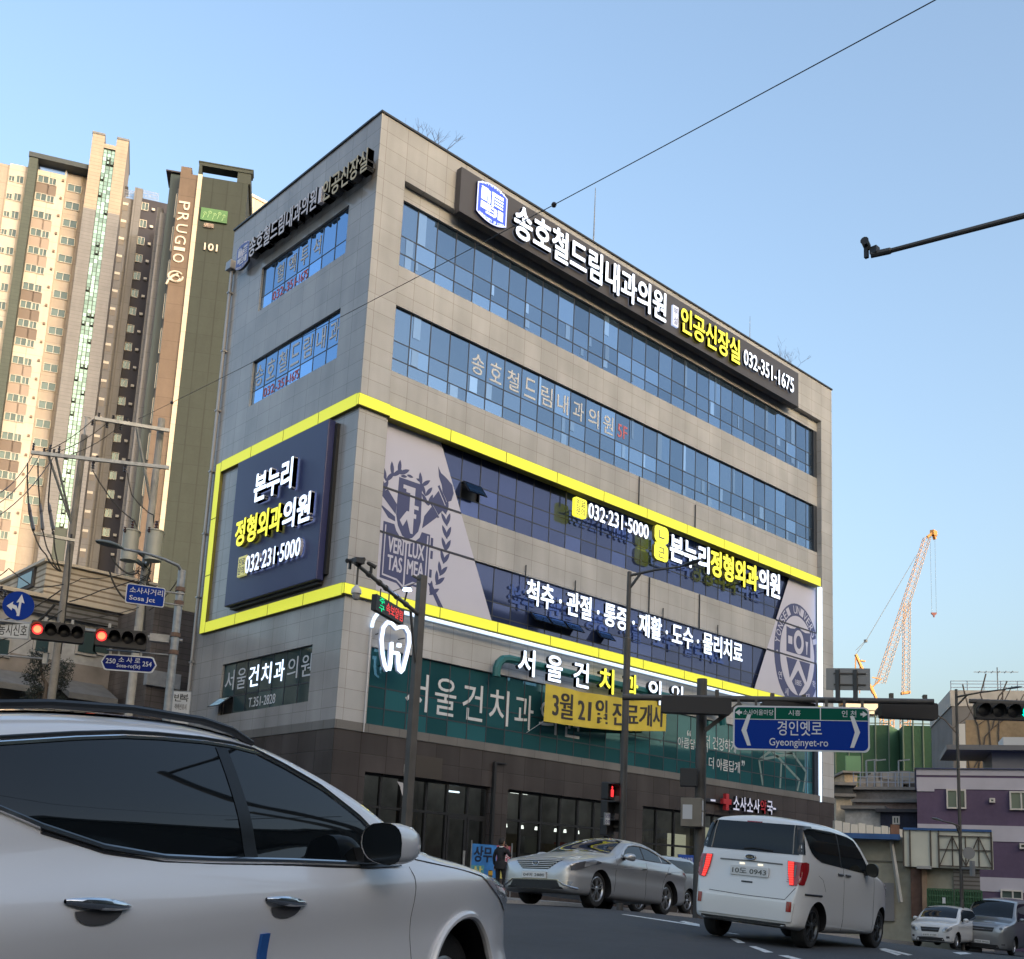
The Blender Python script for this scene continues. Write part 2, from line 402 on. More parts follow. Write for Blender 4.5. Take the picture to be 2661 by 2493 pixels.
fbox(mb, .004, PX0, 5.68, 24.45, -.6, 0); fbox(mb, PX1, BW, 5.68, 24.45, -.6, 0); fbox(mb, .004, BW, 24.45, BH, -.6, 0)
zs = [5.68]+[z for k in ('f2', 'f3', 'f4', 'f5', 'f6') for z in bands[k]]+[24.45]
for i in range(0, len(zs), 2): fbox(mb, PX0, PX1, zs[i], zs[i+1], -.6, RO)
mb.build('front_wall', granite, bld)
mb = MB()                                   # left wall with window openings
lw = [(1.60, 7.43, 21.89, 23.71), (1.60, 7.43, 18.03, 19.85), (1.62, 7.5, 6.36, 8.20)]
def wall_with_holes(mb, a0, a1, c0, c1, o0, o1, holes, T, m=0):
    hs = sorted(holes, key=lambda h: h[2]); z = c0
    for h in hs:
        fbox(mb, a0, a1, z, h[2], o0, o1, m, T); fbox(mb, a0, h[0], h[2], h[3], o0, o1, m, T); fbox(mb, h[1], a1, h[2], h[3], o0, o1, m, T); z = h[3]
    fbox(mb, a0, a1, z, c1, o0, o1, m, T)
wall_with_holes(mb, .003, BD, 5.68, BH, -.4, 0, lw, FL)
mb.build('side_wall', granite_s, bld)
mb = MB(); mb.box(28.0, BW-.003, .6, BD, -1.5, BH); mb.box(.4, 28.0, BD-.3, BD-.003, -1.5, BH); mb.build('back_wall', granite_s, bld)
mb = MB(); mb.box(.3, 28.0, .55, BD-.3, 25.2, 25.4); mb.build('roof', concrete, bld)
mb = MB(); mb.box(.41, 28.0, .62, BD-.31, 5.0, 25.0); mb.build('light_block_core', dmetal, bld)  # unseen box added inside the walls to block light
mb = MB()
fbox(mb, -.02, BW+.02, 5.40, 5.68, -.6, .03); fbox(mb, .6, BD, 5.40, 5.68, -.4, .03, 0, FL); mb.build('sill_band', sillgr, bld)
mb = MB()
fbox(mb, -.04, BW+.04, BH, BH+.07, -.45, .05); fbox(mb, .45, BD+.04, BH, BH+.07, -.45, .05, 0, FL)
mb.box(28.0, BW+.04, .45, BD+.04, BH, BH+.07); mb.box(.45, 28.0, BD-.4, BD+.04, BH, BH+.07); mb.build('coping', dmetal, bld)
mb = MB()                                   # dark granite ground storey with openings
shop = [(1.24, 2.9, .5, 4.2), (3.1, 6.46, .5, 4.2), (7.26, 12.75, 1.3, 4.2), (14.4, 17.98, .5, 4.2), (18.2, 26.8, .3, 4.2)]
x = 0
for a0, a1, c0, c1 in shop:
    fbox(mb, x, a0, -1.5, 5.40, -.5, 0); fbox(mb, a0, a1, c1, 5.40, -.5, 0); fbox(mb, a0, a1, -1.5, c0, -.5, 0); x = a1
fbox(mb, x, BW, -1.5, 5.40, -.5, 0); fbox(mb, .5, BD, -1.5, 5.40, -.4, 0, 0, FL)
mb.build('ground_storey_wall', darkgr, bld)

g_up = glassm('glass_upper', (.13, .21, .34), .8, 1.15, metal=.8)
g_left = glassm('glass_left', (.19, .32, .54), .85, 1.15, metal=.9)
g_navy = glassm('glass_navy_film', (.045, .065, .165), .85, 1.15, metal=.45, rough=.04)
g_teal = glassm('glass_teal_film', (.035, .12, .145), .8, 1.2, metal=.35, rough=.04)
g_dark = glassm('glass_dark', (.06, .10, .11), .8, 1.2, metal=.45, rough=.05)
framem = mat('window_frame', (.04, .048, .066), .4, .2)
def ribbon(name, a_lines, c_lines, o, glass, T, parent, fw=.036, label=None, skip=(), jit=.0034, fd=.012):
    """a glazed band: frame mesh, with one pane sheet per cell (tiny tilt each)"""
    fr = MB()
    for a in a_lines: fbox(fr, a-fw/2, a+fw/2, c_lines[0], c_lines[-1], o-.06, o+fd, 0, T)
    for i, c in enumerate(c_lines):
        for k in range(len(a_lines)-1): fbox(fr, a_lines[k]+fw/2, a_lines[k+1]-fw/2, c-fw/2, c+fw/2, o-.06, o+fd-.003, 0, T)
    w = fr.build(name, framem, parent, label=label)
    pn = MB()
    for i in range(len(a_lines)-1):
        for j in range(len(c_lines)-1):
            if (i, j) in skip: continue
            a0, a1, c0, c1 = a_lines[i]+fw/2, a_lines[i+1]-fw/2, c_lines[j]+fw/2, c_lines[j+1]-fw/2
            tx, tz = random.gauss(0, jit), random.gauss(0, jit); ca, cc = (a0+a1)/2, (c0+c1)/2
            pn.quad([T(a, c, o+(a-ca)*tx+(c-cc)*tz) for a, c in ((a0, c0), (a1, c0), (a1, c1), (a0, c1))])
    pn.build('pane', glass, w, recalc=False)
    return w
AL = [WX0]+[2.05+.872*i for i in range(29)]+[WX1]
GO = -.36
AL = [a for a in AL if a <= WX1-.3]+[WX1]
w6 = ribbon('window', AL, [21.46, 21.99, 22.65, 23.92], GO, g_up, FR, bld, label='ribbon window of the top storey under the roof sign')
w5 = ribbon('window', AL, [17.62, 18.13, 18.77, 20.0], GO, g_up, FR, bld, label='ribbon window with white letters on its glass')
open4 = (4, 1)
w4 = ribbon('window', AL, [13.53, 14.15, 14.75, 15.97], GO, g_navy, FR, bld, label='navy filmed ribbon window under the upper yellow strip', skip=(open4,))
w3 = ribbon('window', AL, [10.0, 10.25, 10.75, 12.02], GO, g_navy, FR, bld, label='navy filmed ribbon window above the lower yellow strip')
w2 = ribbon('window', AL, [5.72, 6.29, 6.95, 8.20], GO, g_teal, FR, bld, label='teal filmed ribbon window of the second storey')
mb = MB()                                   # dark jamb panels at the right end of each band
for k in bands: fbox(mb, WX1, PX1-.01, bands[k][0], bands[k][1], -.5, RO-.002)
mb.build('window_jamb', framem, bld)
for w_ in (w6, w5, w4, w3, w2): pass
LA = [1.60+(7.43-1.60)/7*i for i in range(8)]
l6 = ribbon('window', LA, [21.89, 22.50, 23.71], -.10, g_left, FL, bld, label='side window of the top storey, bright blue')
l5 = ribbon('window', LA, [18.03, 18.64, 19.85], -.10, g_left, FL, bld, label='side window lettered in white and red')
l2 = ribbon('window', [1.62+(7.5-1.62)/7*i for i in range(8)], [6.36, 7.0, 8.20], -.10, g_dark, FL, bld, label='dark side window with white and lit letters', skip=((6, 0),))
def sash(parent, a0, a1, c1, h, ang, T, o, glass, name='open_sash'):
    """top-hung sash swung outwards"""
    m_ = MB(); s, c = math.sin(ang), math.cos(ang)
    def P(a, d, t): return T(a, c1-d*c+t*s*0, o+d*s+t)
    m_.add([P(a, d, t) for a in (a0, a1) for d in (0, h) for t in (0, .05)], [(0, 1, 3, 2), (4, 6, 7, 5), (0, 4, 5, 1), (2, 3, 7, 6), (0, 2, 6, 4)], 0)
    m_.quad([P(a, d, .052) for a, d in ((a0+.05, .05), (a1-.05, .05), (a1-.05, h-.05), (a0+.05, h-.05))], 1)
    m_.quad([T(a, c, o-.15) for a, c in ((a0, c1-h), (a1, c1-h), (a1, c1), (a0, c1))], 2)
    return m_.build(name, [framem, glass, blackpl], parent, recalc=False)
g_open = mat('glass_open', (.10, .22, .55), .03, .85)
sash(w4, AL[4]+.02, AL[5]-.02, 14.74, .6, R_(38), FR, GO+.06, g_open)
for i in (8, 9, 10, 12): sash(w3, AL[i]+.02, AL[i+1]-.02, 10.74, .48, R_(42), FR, GO+.06, g_open)
sash(l2, LA[6]+.04, LA[7]+.05, 6.98, .6, R_(50), FL, -.04, mat('glass_open_pale', (.5, .75, .85), .05, .6))

# blinds and curtains seen pale behind some panes of the two upper storeys
g_blind = glassm('glass_blind', (.20, .30, .45), .85, 1.25, metal=.7)
rb = random.Random(21)
for w_, cl in ((w6, [21.46, 21.99, 22.65, 23.92]), (w5, [17.62, 18.13, 18.77, 20.0])):
    mb = MB()
    for i in range(len(AL)-1):
        for j in range(3):
            if rb.random() < .30:
                a0 = AL[i]+.03+(AL[i+1]-AL[i]-.06)*rb.choice((0, 0, .1, .5)); a1 = a0+(AL[i+1]-AL[i])*rb.uniform(.10, .42); a1 = min(a1, AL[i+1]-.03); c0 = cl[j]+.03+(0 if rb.random() < .7 else .3*(cl[j+1]-cl[j])); c1 = cl[j+1]-.03
                mb.quad([TR(a, c, GO+.0125) for a, c in ((a0, c0), (a1, c0), (a1, c1), (a0, c1))])
    mb.build('pane', g_blind, w_, recalc=False, label='pale blinds and curtains behind some panes')
# writing on the glass
letw = mat('window_letter', (.62, .64, .68), .6); letr = mat('window_letter_red', (.55, .16, .2), .6)
mb = MB()
ctr = [4.8, 5.87, 6.95, 7.82, 8.69, 9.56, 10.43, 11.31, 12.1]
s5 = '송호철드림내과의원'
for i, ch in enumerate(s5):
    c0 = AL[4]+.03+.872*i + (.0); put_text(mb, ch, c0+.12, c0+.72, 18.9, 19.68, TR, GO+.004, GO+.012, bold=.014)
put_text(mb, '5F', 12.66, 13.24, 18.98, 19.55, TR, GO+.004, GO+.012, m=1, bold=.02)
mb.build('lettering', [letw, letr], w5, recalc=False)
mb = MB()
for i, ch in enumerate('서울건치과의원'):
    c0 = 2.86+1.08*i*1.125; put_text(mb, ch, c0, c0+.92, 6.42, 7.68, TR, GO+.004, GO+.012, bold=.006)
put_text(mb, '“', 17.5, 17.75, 7.35, 7.6, TR, GO+.004, GO+.012)
put_text(mb, '아름답게 더', 16.9, 18.9, 6.82, 7.25, TR, GO+.004, GO+.012, bold=.006)
put_text(mb, '더 건강하게', 18.7, 20.9, 7.0, 7.55, TR, GO+.004, GO+.012, bold=.006)
put_text(mb, '더 아름답게', 19.0, 21.2, 6.15, 6.65, TR, GO+.004, GO+.012, bold=.006)
put_text(mb, '”', 21.35, 21.55, 6.5, 6.75, TR, GO+.004, GO+.012)
hx = [(22.75, 5.78), (22.65, 6.9), (23.6, 7.5), (25.3, 7.55), (26.4, 6.8), (26.5, 5.9)]
tl_ = [(22.65, 6.9, 22.95, 5.8), (22.65, 6.9, 23.6, 7.45), (23.6, 7.45, 25.3, 7.5), (25.3, 7.5, 26.45, 6.75), (26.45, 6.75, 26.2, 5.8), (23.6, 7.45, 25.9, 6.3), (24.4, 7.0, 24.3, 5.8), (25.3, 7.5, 22.65, 6.9), (25.9, 6.3, 25.7, 5.8)]
for p in tl_:
    d = Vector((p[2]-p[0], p[3]-p[1])).normalized(); n = Vector((-d.y, d.x))*.06
    mb.prism([(p[0]+n.x, p[1]+n.y), (p[2]+n.x, p[3]+n.y), (p[2]-n.x, p[3]-n.y), (p[0]-n.x, p[1]-n.y)], GO+.004, GO+.008, 1, TR)
mb.build('lettering', [letw, mat('window_line_art', (.17, .24, .24), .5)], w2, recalc=False)
mb = MB()
for i, ch in enumerate('혈액투석'):
    a = LA[5-i]; put_text(mb, ch, -(a+.62), -(a+.14), 22.66, 23.4, TL, -.094, -.085, bold=.012)
for i, s_ in enumerate(('032', '-351', '-1675')): put_text(mb, s_, -(LA[5-i]+.8), -(LA[5-i]+.05), 22.03, 22.4, TL, -.094, -.085, m=1)
mb.build('lettering', [letw, letr], l6, recalc=False)
mb = MB()
for i, ch in enumerate('송호철드림내과'):
    a = LA[6-i]; put_text(mb, ch, -(a+.7), -(a+.14), 18.78, 19.6, TL, -.094, -.085, bold=.012)
for i, s_ in enumerate(('032', '-351', '-1675')): put_text(mb, s_, -(LA[5-i]+.8), -(LA[5-i]+.05), 18.16, 18.52, TL, -.094, -.085, m=1)
mb.build('lettering', [letw, letr], l5, recalc=False)
mb = MB()
for i, ch in enumerate('서울건치과의원'):
    a = 7.35-.835*i; put_text(mb, ch, -a, -(a-.62), 7.22, 7.95, TL, -.094, -.085, m=1 if ch in '건치과' else 0, bold=.004 if ch in '건치과' else -.008)
put_text(mb, 'T.351-2828', -5.55, -3.8, 6.50, 6.83, TL, -.094, -.085)
mb.build('lettering', [letw, white_led], l2, recalc=False)

# yellow light strips and the white light line
mb = MB()
def ystrip(a0, a1, c0, c1, o0, o1, T=FR):            # light strip: dull sides, glowing face
    fbox(mb, a0, a1, c0, c1, o0, o1, 1, T); mb.quad([T(a, c, o1+.004) for a, c in ((a0+.01, c0+.012), (a1-.01, c0+.012), (a1-.01, c1-.012), (a0+.01, c1-.012))], 0)
ystrip(-.12, 1.13, 15.82, 16.22, -.05, .12); [ystrip(1.13+2.592*i, 1.13+2.592*(i+1)-.012, 15.78, 16.21, -.25, .10) for i in range(10)]
[ystrip(8.93*i/4, 8.93*(i+1)/4-.012, 15.80, 16.24, 0, .12, FL) for i in range(4)]; [ystrip(8.93, 9.33, 9.55+6.67*i/3, 9.55+6.67*(i+1)/3-.012, 0, .118, FL) for i in range(3)]; [ystrip(8.93*i/4, 8.93*(i+1)/4-.012, 9.54, 9.95, 0, .12, FL) for i in range(4)]
ystrip(-.12, 1.13, 9.58, 9.93, -.05, .12); [ystrip(1.13+2.592*i, 1.13+2.592*(i+1)-.012, 9.56, 9.93, -.25, .10) for i in range(10)]
mb.quad([(-.124, -.116, z) for z in (15.83, 16.21)]+[(-.124, .0, z) for z in (16.21, 15.83)], 0); mb.quad([(-.124, -.116, z) for z in (9.59, 9.92)]+[(-.124, .0, z) for z in (9.92, 9.59)], 0)
mb.build('yellow_light_strip', [yellow_led, yellow_side], bld)
mb = MB()
P = [TR(x, 9.44, .1) for x in np.linspace(27.0, 1.75, 8)]+[TR(1.03+.72*(1-math.sin(a)), 9.44-.72*(1-math.cos(a)), .1) for a in np.linspace(.1, math.pi/2, 8)]
mb.tube(P, .065, 6); mb.build('white_light_line', light_line, bld)
mb = MB(); mb.tube([TR(1.03, z, .06) for z in (8.7, 7, 5.4)], .02, 6); mb.build('light_line_housing', mat('pale_trim', (.6, .6, .62), .5), bld)
mb = MB(); fbox(mb, 27.02, 27.2, 9.95, 15.78, -.1, .08); fbox(mb, 27.02, 27.12, 5.39, 9.35, -.05, .06); mb.build('white_light_line', light_line, bld)
mb = MB()
for a in (15.2, 14.0): pass
for px, py0, py1 in ((9.7, 15.2, 16.0), (13.9, 15.9, 17.4), (17.6, 15.9, 17.2)): mb.bar(TR(px, py0, -.2), TR(px, py1+.2, -.2), .035)
for px in (7.8, 10.4, 15.6, 19.3): mb.bar(TR(px, 11.5, -.2), TR(px, 12.4, -.2), .03)
mb.bar(TR(14.7, 12.0, -.2), TR(14.7, 13.5, -.2), .04); mb.bar(TR(18.0, 12.0, -.2), TR(18.0, 13.5, -.2), .04)
mb.build('cable_conduit', dmetal, bld)
mb = MB()
mb.tube([(-.1, 9.75, 24.5), (-.1, 9.75, 5), (-.1, 9.75, .9)], .065, 8)
for z in (23.5, 21, 18.5, 16, 13.5, 11, 8.5, 6, 3.5): mb.box(-.18, 0, 9.66, 9.84, z, z+.06)
mb.box(-.28, .0, 9.55, 9.95, 24.5, 24.85); mb.build('drainpipe', mat('pipe_metal', (.33, .33, .34), .4, .6), bld)

# ground storey glazing, door, lit interior
shopglass = clearm('shop_glass', (.38, .43, .43), 1.6)
def shopfront(name, a_lines, c_lines, label, o=-.22, skip=()):
    fr = MB()
    for a in a_lines: fbox(fr, a-.04, a+.04, c_lines[0], c_lines[-1], o-.06, o+.06)
    for c in c_lines:
        for k in range(len(a_lines)-1): fbox(fr, a_lines[k]+.04, a_lines[k+1]-.04, c-.04, c+.04, o-.06, o+.057)
    w = fr.build(name, dmetal, bld, label=label); pn = MB()
    for i in range(len(a_lines)-1):
        for j in range(len(c_lines)-1):
            if (i, j) in skip: continue
            pn.quad([TR(a, c, o) for a, c in ((a_lines[i]+.04, c_lines[j]+.04), (a_lines[i+1]-.04, c_lines[j]+.04), (a_lines[i+1]-.04, c_lines[j+1]-.04), (a_lines[i]+.04, c_lines[j+1]-.04))])
    pn.build('pane', shopglass, w, recalc=False); return w
shopfront('shop_window', [1.28, 2.0, 2.86], [.54, 3.16, 4.16], 'shop window at the corner')
shopfront('shop_window', [3.14, 3.83, 4.71, 5.6, 6.42], [.54, 3.16, 4.16], 'glazed entrance front', skip=((2, 0), (3, 0)))
shopfront('shop_window', [7.3, 8.07, 9.05, 10.02, 10.95, 11.82, 12.71], [1.34, 3.16, 4.16], 'shop window with spot lamps behind it')
shopfront('shop_window', [14.44, 15.44, 16.55, 17.94], [.54, 2.78, 4.16], 'shop window with a bright lit room')
shopfront('shop_window', [18.24, 19.1, 21, 23, 25, 26.76], [.34, 3.0, 4.16], 'pharmacy shop window')
for k, (a0, a1) in enumerate(((4.76, 5.56), (5.62, 6.38))):
    d = MB(); o = -.18
    for x0, x1 in ((a0, a0+.07), (a1-.07, a1)): fbox(d, x0, x1, .55, 3.12, o-.04, o+.04)
    for z0, z1 in ((.55, .75), (3.02, 3.12)): fbox(d, a0+.07, a1-.07, z0, z1, o-.04, o+.037)
    dr = d.build('entrance_door', dmetal, bld)
    d = MB(); d.quad([TR(a, c, o) for a, c in ((a0+.07, .75), (a1-.07, .75), (a1-.07, 3.02), (a0+.07, 3.02))]); d.build('pane', shopglass, dr, recalc=False)
    d = MB(); hx_ = a1-.14 if k == 0 else a0+.14; d.tube([TR(hx_, z, .0) for z in (.95, 2.0)], .045, 8); d.build('door_handle', galv, dr)
mb = MB()
mb.box(.5, 28, 4.6, 4.7, 0, 5.3, 0); mb.box(.5, 28, .55, 4.7, .32, .40, 1); mb.box(.5, 28, .55, 4.7, 4.6, 4.7, 2)
for x_ in (6.9, 13.4, 18.05): mb.box(x_, x_+.1, .55, 4.6, .4, 4.6, 0)
mb.build('interior', [mat('room_wall', (.30, .28, .26), .8, noise=(1.5, .3)), mat('room_floor', (.12, .11, .1), .5), mat('room_ceiling_glow', (.3, .29, .28), .8, emis=(1, .88, .72), es=.55*EK)], bld)  # ceiling made to glow, added to brighten the rooms
warm = emit('warm_lamp', (1.0, .85, .62), 4.0); warmp = emit('warm_panel', (1.0, .80, .48), .75)
mb = MB()
for x_ in (7.7, 8.5, 9.2, 10.2, 10.7, 11.4, 12.2): mb.lathe([(0, 0), (.06, 0), (.04, .12), (0, .12)], 10, 0, lambda a, b, c, x_=x_: (x_+.4+a, .95+b, 2.95+c))
mb.box(11, 11.9, 3.9, 3.95, 4.5, 4.55); mb.build('spot_lamp', warm, bld)
mb = MB(); mb.box(16.9, 18.3, .75, .8, 2.35, 3.3); mb.box(18.7, 20.6, .75, .8, 2.2, 3.7); mb.box(14.5, 14.9, .75, .8, 2.3, 3.2); mb.build('lit_panel', warmp, bld)
mb = MB(); mb.box(18.4, 26, 1.2, 1.35, 4.4, 4.55); mb.box(5.2, 5.75, .8, .86, 3.95, 4.0); mb.build('strip_lamp', emit('strip_lamp', (1, .95, .85), 4), bld)
mb = MB()
for x0, x1, z0, z1, c in ((8.2, 8.9, 2.1, 2.75, 0), (9.2, 9.9, 2.1, 2.7, 1), (10.2, 10.8, 1.8, 2.5, 0), (11.2, 11.7, 1.8, 2.6, 2), (1.4, 1.9, 1.6, 2.4, 1), (15, 15.8, .6, 2.2, 1), (20.5, 26, .4, 2.3, 1)):
    mb.box(x0, x1, 1.1, 1.6, z0 if z0 > 2 else .41, z1, c)
mb.build('shop_furnishings', [mat('furn_a', (.25, .2, .15), .6), mat('furn_b', (.4, .4, .4), .6), mat('furn_c', (.3, .08, .07), .6)], bld)
mb = MB(); fbox(mb, 3.02, 4.1, 4.2, 4.9, 0, .22); mb.build('service_box', mat('box_brown', (.05, .042, .035), .5), bld)
mb = MB(); mb.bar(TR(6.52, .7, .08), TR(6.52, 5.05, .08), .1); mb.bar(TR(6.52, 5.05, .08), TR(7.05, 5.05, .08), .05); mb.build('wall_post', dmetal, bld)
# ------------------------------------------------------------------ signs on the clinic building
def on(M_, f):                       # offset helper: T with a base distance from the wall
    return f
rs = thing('roof_sign', 'long dark roof sign with a blue emblem and lit white and yellow letters', 'sign', loc=(14, 0, 24.2))
mb = MB(); fbox(mb, 3.3, 24.76, 24.24, 25.95, .06, .32); fbox(mb, 3.3, 24.76, 24.2, 24.24, 0, .34); mb.build('sign_board', signdark, rs)
mb = MB(); fbox(mb, 3.34, 24.7, 24.26, 24.3, 0, .05); mb.build('mounting_rail', dmetal, rs)
mb = MB()
put_text(mb, '송호철드림내과의원', 5.75, 14.52, 24.36, 25.72, TR, .34, .50, bold=.032, mside=1); mb.build('lettering', [white_led, black_side], rs, recalc=False)
mb = MB(); put_text(mb, '인공신장실', 15.52, 19.78, 24.46, 25.66, TR, .34, .48, bold=.03, mside=1); mb.build('lettering', [yellow_let, black_side], rs, recalc=False)
mb = MB(); put_text(mb, '032-351-1675', 20.1, 24.16, 24.66, 25.42, TR, .34, .46, bold=.02, mside=1); mb.build('lettering', [white_led, black_side], rs, recalc=False)
mb = MB(); fbox(mb, 15.06, 15.42, 24.58, 25.5, .32, .42)
mb.build('small_plate', mat('pale_lit', (.6, .6, .7), .5, emis=(.6, .65, .8), es=.8*EK), rs)
mb = MB(); put_text(mb, '부', 15.11, 15.37, 25.1, 25.42, TR, .422, .428); put_text(mb, '설', 15.11, 15.37, 24.66, 24.98, TR, .422, .428); mb.build('lettering', signdark, rs, recalc=False)
def barrel(u0, u1, v0, v1, bulge, n=10):
    um = (u0+u1)/2; pts = []
    for i in range(n+1): t = i/n; pts.append((u0+(u1-u0)*t, v1-bulge+bulge*(1-(2*t-1)**2)))
    for i in range(n+1): t = 1-i/n; pts.append((u0+(u1-u0)*t, v0+bulge-bulge*(1-(2*t-1)**2)))
    return pts
blue_led = emit('emblem_blue', (.05, .09, .78), .8); rim_led = emit('emblem_rim', (.55, .58, 1.0), .9)
def emblem(parent, u0, u1, v0, v1, T, d, mats, name='emblem'):
    W, H = u1-u0, v1-v0
    U = lambda a: u0+W*a
    Vv = lambda b: v0+H*b
    mb = MB(); mb.prism(barrel(u0, u1, v0, v1, H*.13), d, d+.1, 0, T, 3)
    mb.prism(barrel(U(.04), U(.96), Vv(.03), Vv(.97), H*.12), d+.1, d+.104, 1, T)
    def rect(a0, a1, b0, b1): mb.prism([(U(a0), Vv(b0)), (U(a1), Vv(b0)), (U(a1), Vv(b1)), (U(a0), Vv(b1))], d+.104, d+.108, 2, T)
    rect(.13, .32, .50, .78); rect(.13, .45, .28, .45); rect(.35, .43, .48, .80); rect(.13, .36, .80, .83)
    rect(.48, .55, .45, .82); rect(.48, .86, .74, .82); rect(.58, .86, .66, .70); rect(.58, .86, .58, .62); rect(.58, .86, .50, .54)
    rect(.70, .87, .20, .44); rect(.38, .66, .38, .42); rect(.36, .62, .30, .33); rect(.58, .66, .24, .40); rect(.30, .62, .20, .25)
    for i, ch in enumerate('CATHOLIC'):
        t = .14+.72*i/7; b = .84+.09*(1-(2*t-1)**2); put_text(mb, ch, U(t-.028), U(t+.028), Vv(b), Vv(b+.06), T, d+.104, d+.108, 2)
    s_ = 'UNIVERSITY OF KOREA'
    for i, ch in enumerate(s_):
        if ch == ' ': continue
        t = .10+.80*i/(len(s_)-1); b = .155-.09*(1-(2*t-1)**2); put_text(mb, ch, U(t-.017), U(t+.017), Vv(b-.03), Vv(b+.04), T, d+.104, d+.108, 2)
    return mb.build(name, mats, parent, recalc=False)
emblem(rs, 3.99, 5.44, 24.33, 25.88, TR, .33, [rim_led, blue_led, white_led, black_side])

ls = thing('letter_sign', 'unlit raised letters and round-cornered blue emblem high on the side wall', 'sign', loc=(0, 4.5, 24))
pale_let = mat('pale_letter', (.66, .64, .70), .35); gold_let = mat('gold_letter', (.55, .47, .28), .35)
mb = MB()
for (y0, y1, s_, m_, mt) in ((7.84, 3.1, '송호철드림내과의원', 0, pale_let), (2.72, .02, '인공신장실', 0, gold_let)):
    mb = MB(); put_text(mb, s_, -y0, -y1, 24.08, 24.92, TL, .16, .42, bold=.025, mside=1); mb.build('lettering', [mt, black_side], ls, recalc=False)
mb = MB(); fbox(mb, 2.83, 3.02, 24.2, 24.8, .25, .4, 0, FL); mb.build('small_plate', pale_let, ls)
mb = MB(); mb.bar(FL(8.0, 24.4, .1), FL(.1, 24.4, .1), .12, .16); mb.build('mounting_rail', black_side, ls)
mb = MB(); mb.prism([(.02-.35*0+.12*math.cos(a)-.0, 24.42+.26*math.sin(a)) for a in np.linspace(0, 2*math.pi, 16)], .05, .3, 0, lambda u, v, d: TL(u-.25, v, d)); mb.build('end_cap', black_side, ls)
e_rim = mat('emblem_rim_unlit', (.30, .34, .62), .4); e_blue = mat('emblem_blue_unlit', (.06, .09, .36), .35)
emblem(ls, -9.05, -8.08, 24.02, 25.14, TL, .2, [e_rim, e_blue, pale_let, black_side])

nb = thing('billboard', 'tall navy sign box on the side wall lettered in lit white and yellow', 'sign', loc=(0, 4.1, 10.2))
mb = MB(); fbox(mb, 1.17, 7.13, 10.2, 15.62, .08, .36, 0, FL); mb.build('sign_board', navy, nb, bevel=.03)
mb = MB(); fbox(mb, 1.3, 7.0, 10.1, 10.2, 0, .2, 0, FL); fbox(mb, 1.02, 1.16, 10.4, 15.5, .0, .12, 0, FL); fbox(mb, 1.4, 7.0, 15.62, 15.7, 0, .15, 0, FL); mb.build('backing_frame', dmetal, nb)
wside = mat('white_letter_side', (.45, .47, .55), .4); yside = mat('yellow_letter_side', (.30, .26, .05), .4)
mb = MB(); put_text(mb, '본누리', -5.34, -2.82, 13.58, 14.7, TL, .40, .58, bold=.045, mside=1); mb.build('lettering', [white_led, wside], nb, recalc=False)
mb = MB(); put_text(mb, '정형외과', -6.46, -3.32, 12.2, 13.22, TL, .40, .55, bold=.045, mside=1); mb.build('lettering', [yellow_let, yside], nb, recalc=False)
mb = MB(); put_text(mb, '의원', -3.26, -1.56, 12.17, 13.2, TL, .40, .55, bold=.045, mside=1); mb.build('lettering', [white_led, wside], nb, recalc=False)
mb = MB(); put_text(mb, '032·231·5000', -5.56, -2.02, 11.1, 11.74, TL, .40, .52, bold=.025, mside=1); mb.build('lettering', [white_led, wside], nb, recalc=False)
plate_y = mat('plate_yellow', (.7, .62, .18), .4, emis=(.9, .8, .25), es=.35*EK)
mb = MB(); fbox(mb, 5.66, 6.22, 11.1, 11.84, .36, .46, 0, FL); mb.build('small_plate', plate_y, nb, bevel=.03)
mb = MB(); put_text(mb, '진료\n문의', -6.16, -5.72, 11.17, 11.76, TL, .462, .468, bold=.01); mb.build('lettering', navy, nb, recalc=False)

# front channel letters of the third and fourth storeys
c1 = thing('letter_sign', 'lit clinic name in white and yellow letters with a yellow figure-eight mark on the front', 'sign', loc=(19, 0, 14))
for (x0, x1, s_, mt, sd_) in ((15.38, 18.05, '본누리', white_led, wside), (18.12, 21.6, '정형외과', yellow_let, yside), (21.66, 23.34, '의원', white_led, wside)):
    mb = MB(); put_text(mb, s_, x0, x1, 14.3, 15.5, TR, .12, .26, bold=.045, mside=1); mb.build('lettering', [mt, sd_], c1, recalc=False)
def rrect(u0, u1, v0, v1, r, n=6):
    pts = []
    for cx, cy, a0 in ((u1-r, v1-r, 0), (u0+r, v1-r, 90), (u0+r, v0+r, 180), (u1-r, v0+r, 270)):
        for i in range(n+1): a = R_(a0+90*i/n); pts.append((cx+r*math.cos(a), cy+r*math.sin(a)))
    return pts
mb = MB(); mb.prism(rrect(14.42, 15.3, 14.92, 15.62, .2), .1, .24, 0, TR, 1); mb.prism(rrect(14.42, 15.3, 14.16, 14.86, .2), .1, .24, 0, TR, 1); fbox(mb, 14.6, 15.12, 14.8, 15.0, .1, .23)
mb.build('figure_mark', [yellow_let, yside], c1)
mb = MB(); put_text(mb, 'ㄴ', 14.7, 15.05, 15.1, 15.45, TR, .242, .25); put_text(mb, '근', 14.68, 15.06, 14.28, 14.72, TR, .242, .25); mb.build('lettering', navy, c1, recalc=False)
mb = MB()
for x_ in (15.6, 17.2, 19, 20.6, 22.4): mb.bar(TR(x_, 15.2, -.3), TR(x_, 15.2, .14), .04); mb.bar(TR(x_, 14.5, -.3), TR(x_, 14.5, .14), .04)
mb.bar(TR(15.4, 14.95, .1), TR(23.3, 14.95, .1), .06); mb.build('mounting_rail', black_side, c1)
c2 = thing('letter_sign', 'lit white telephone number beside a small yellow plate on the front', 'sign', loc=(12, 0, 15))
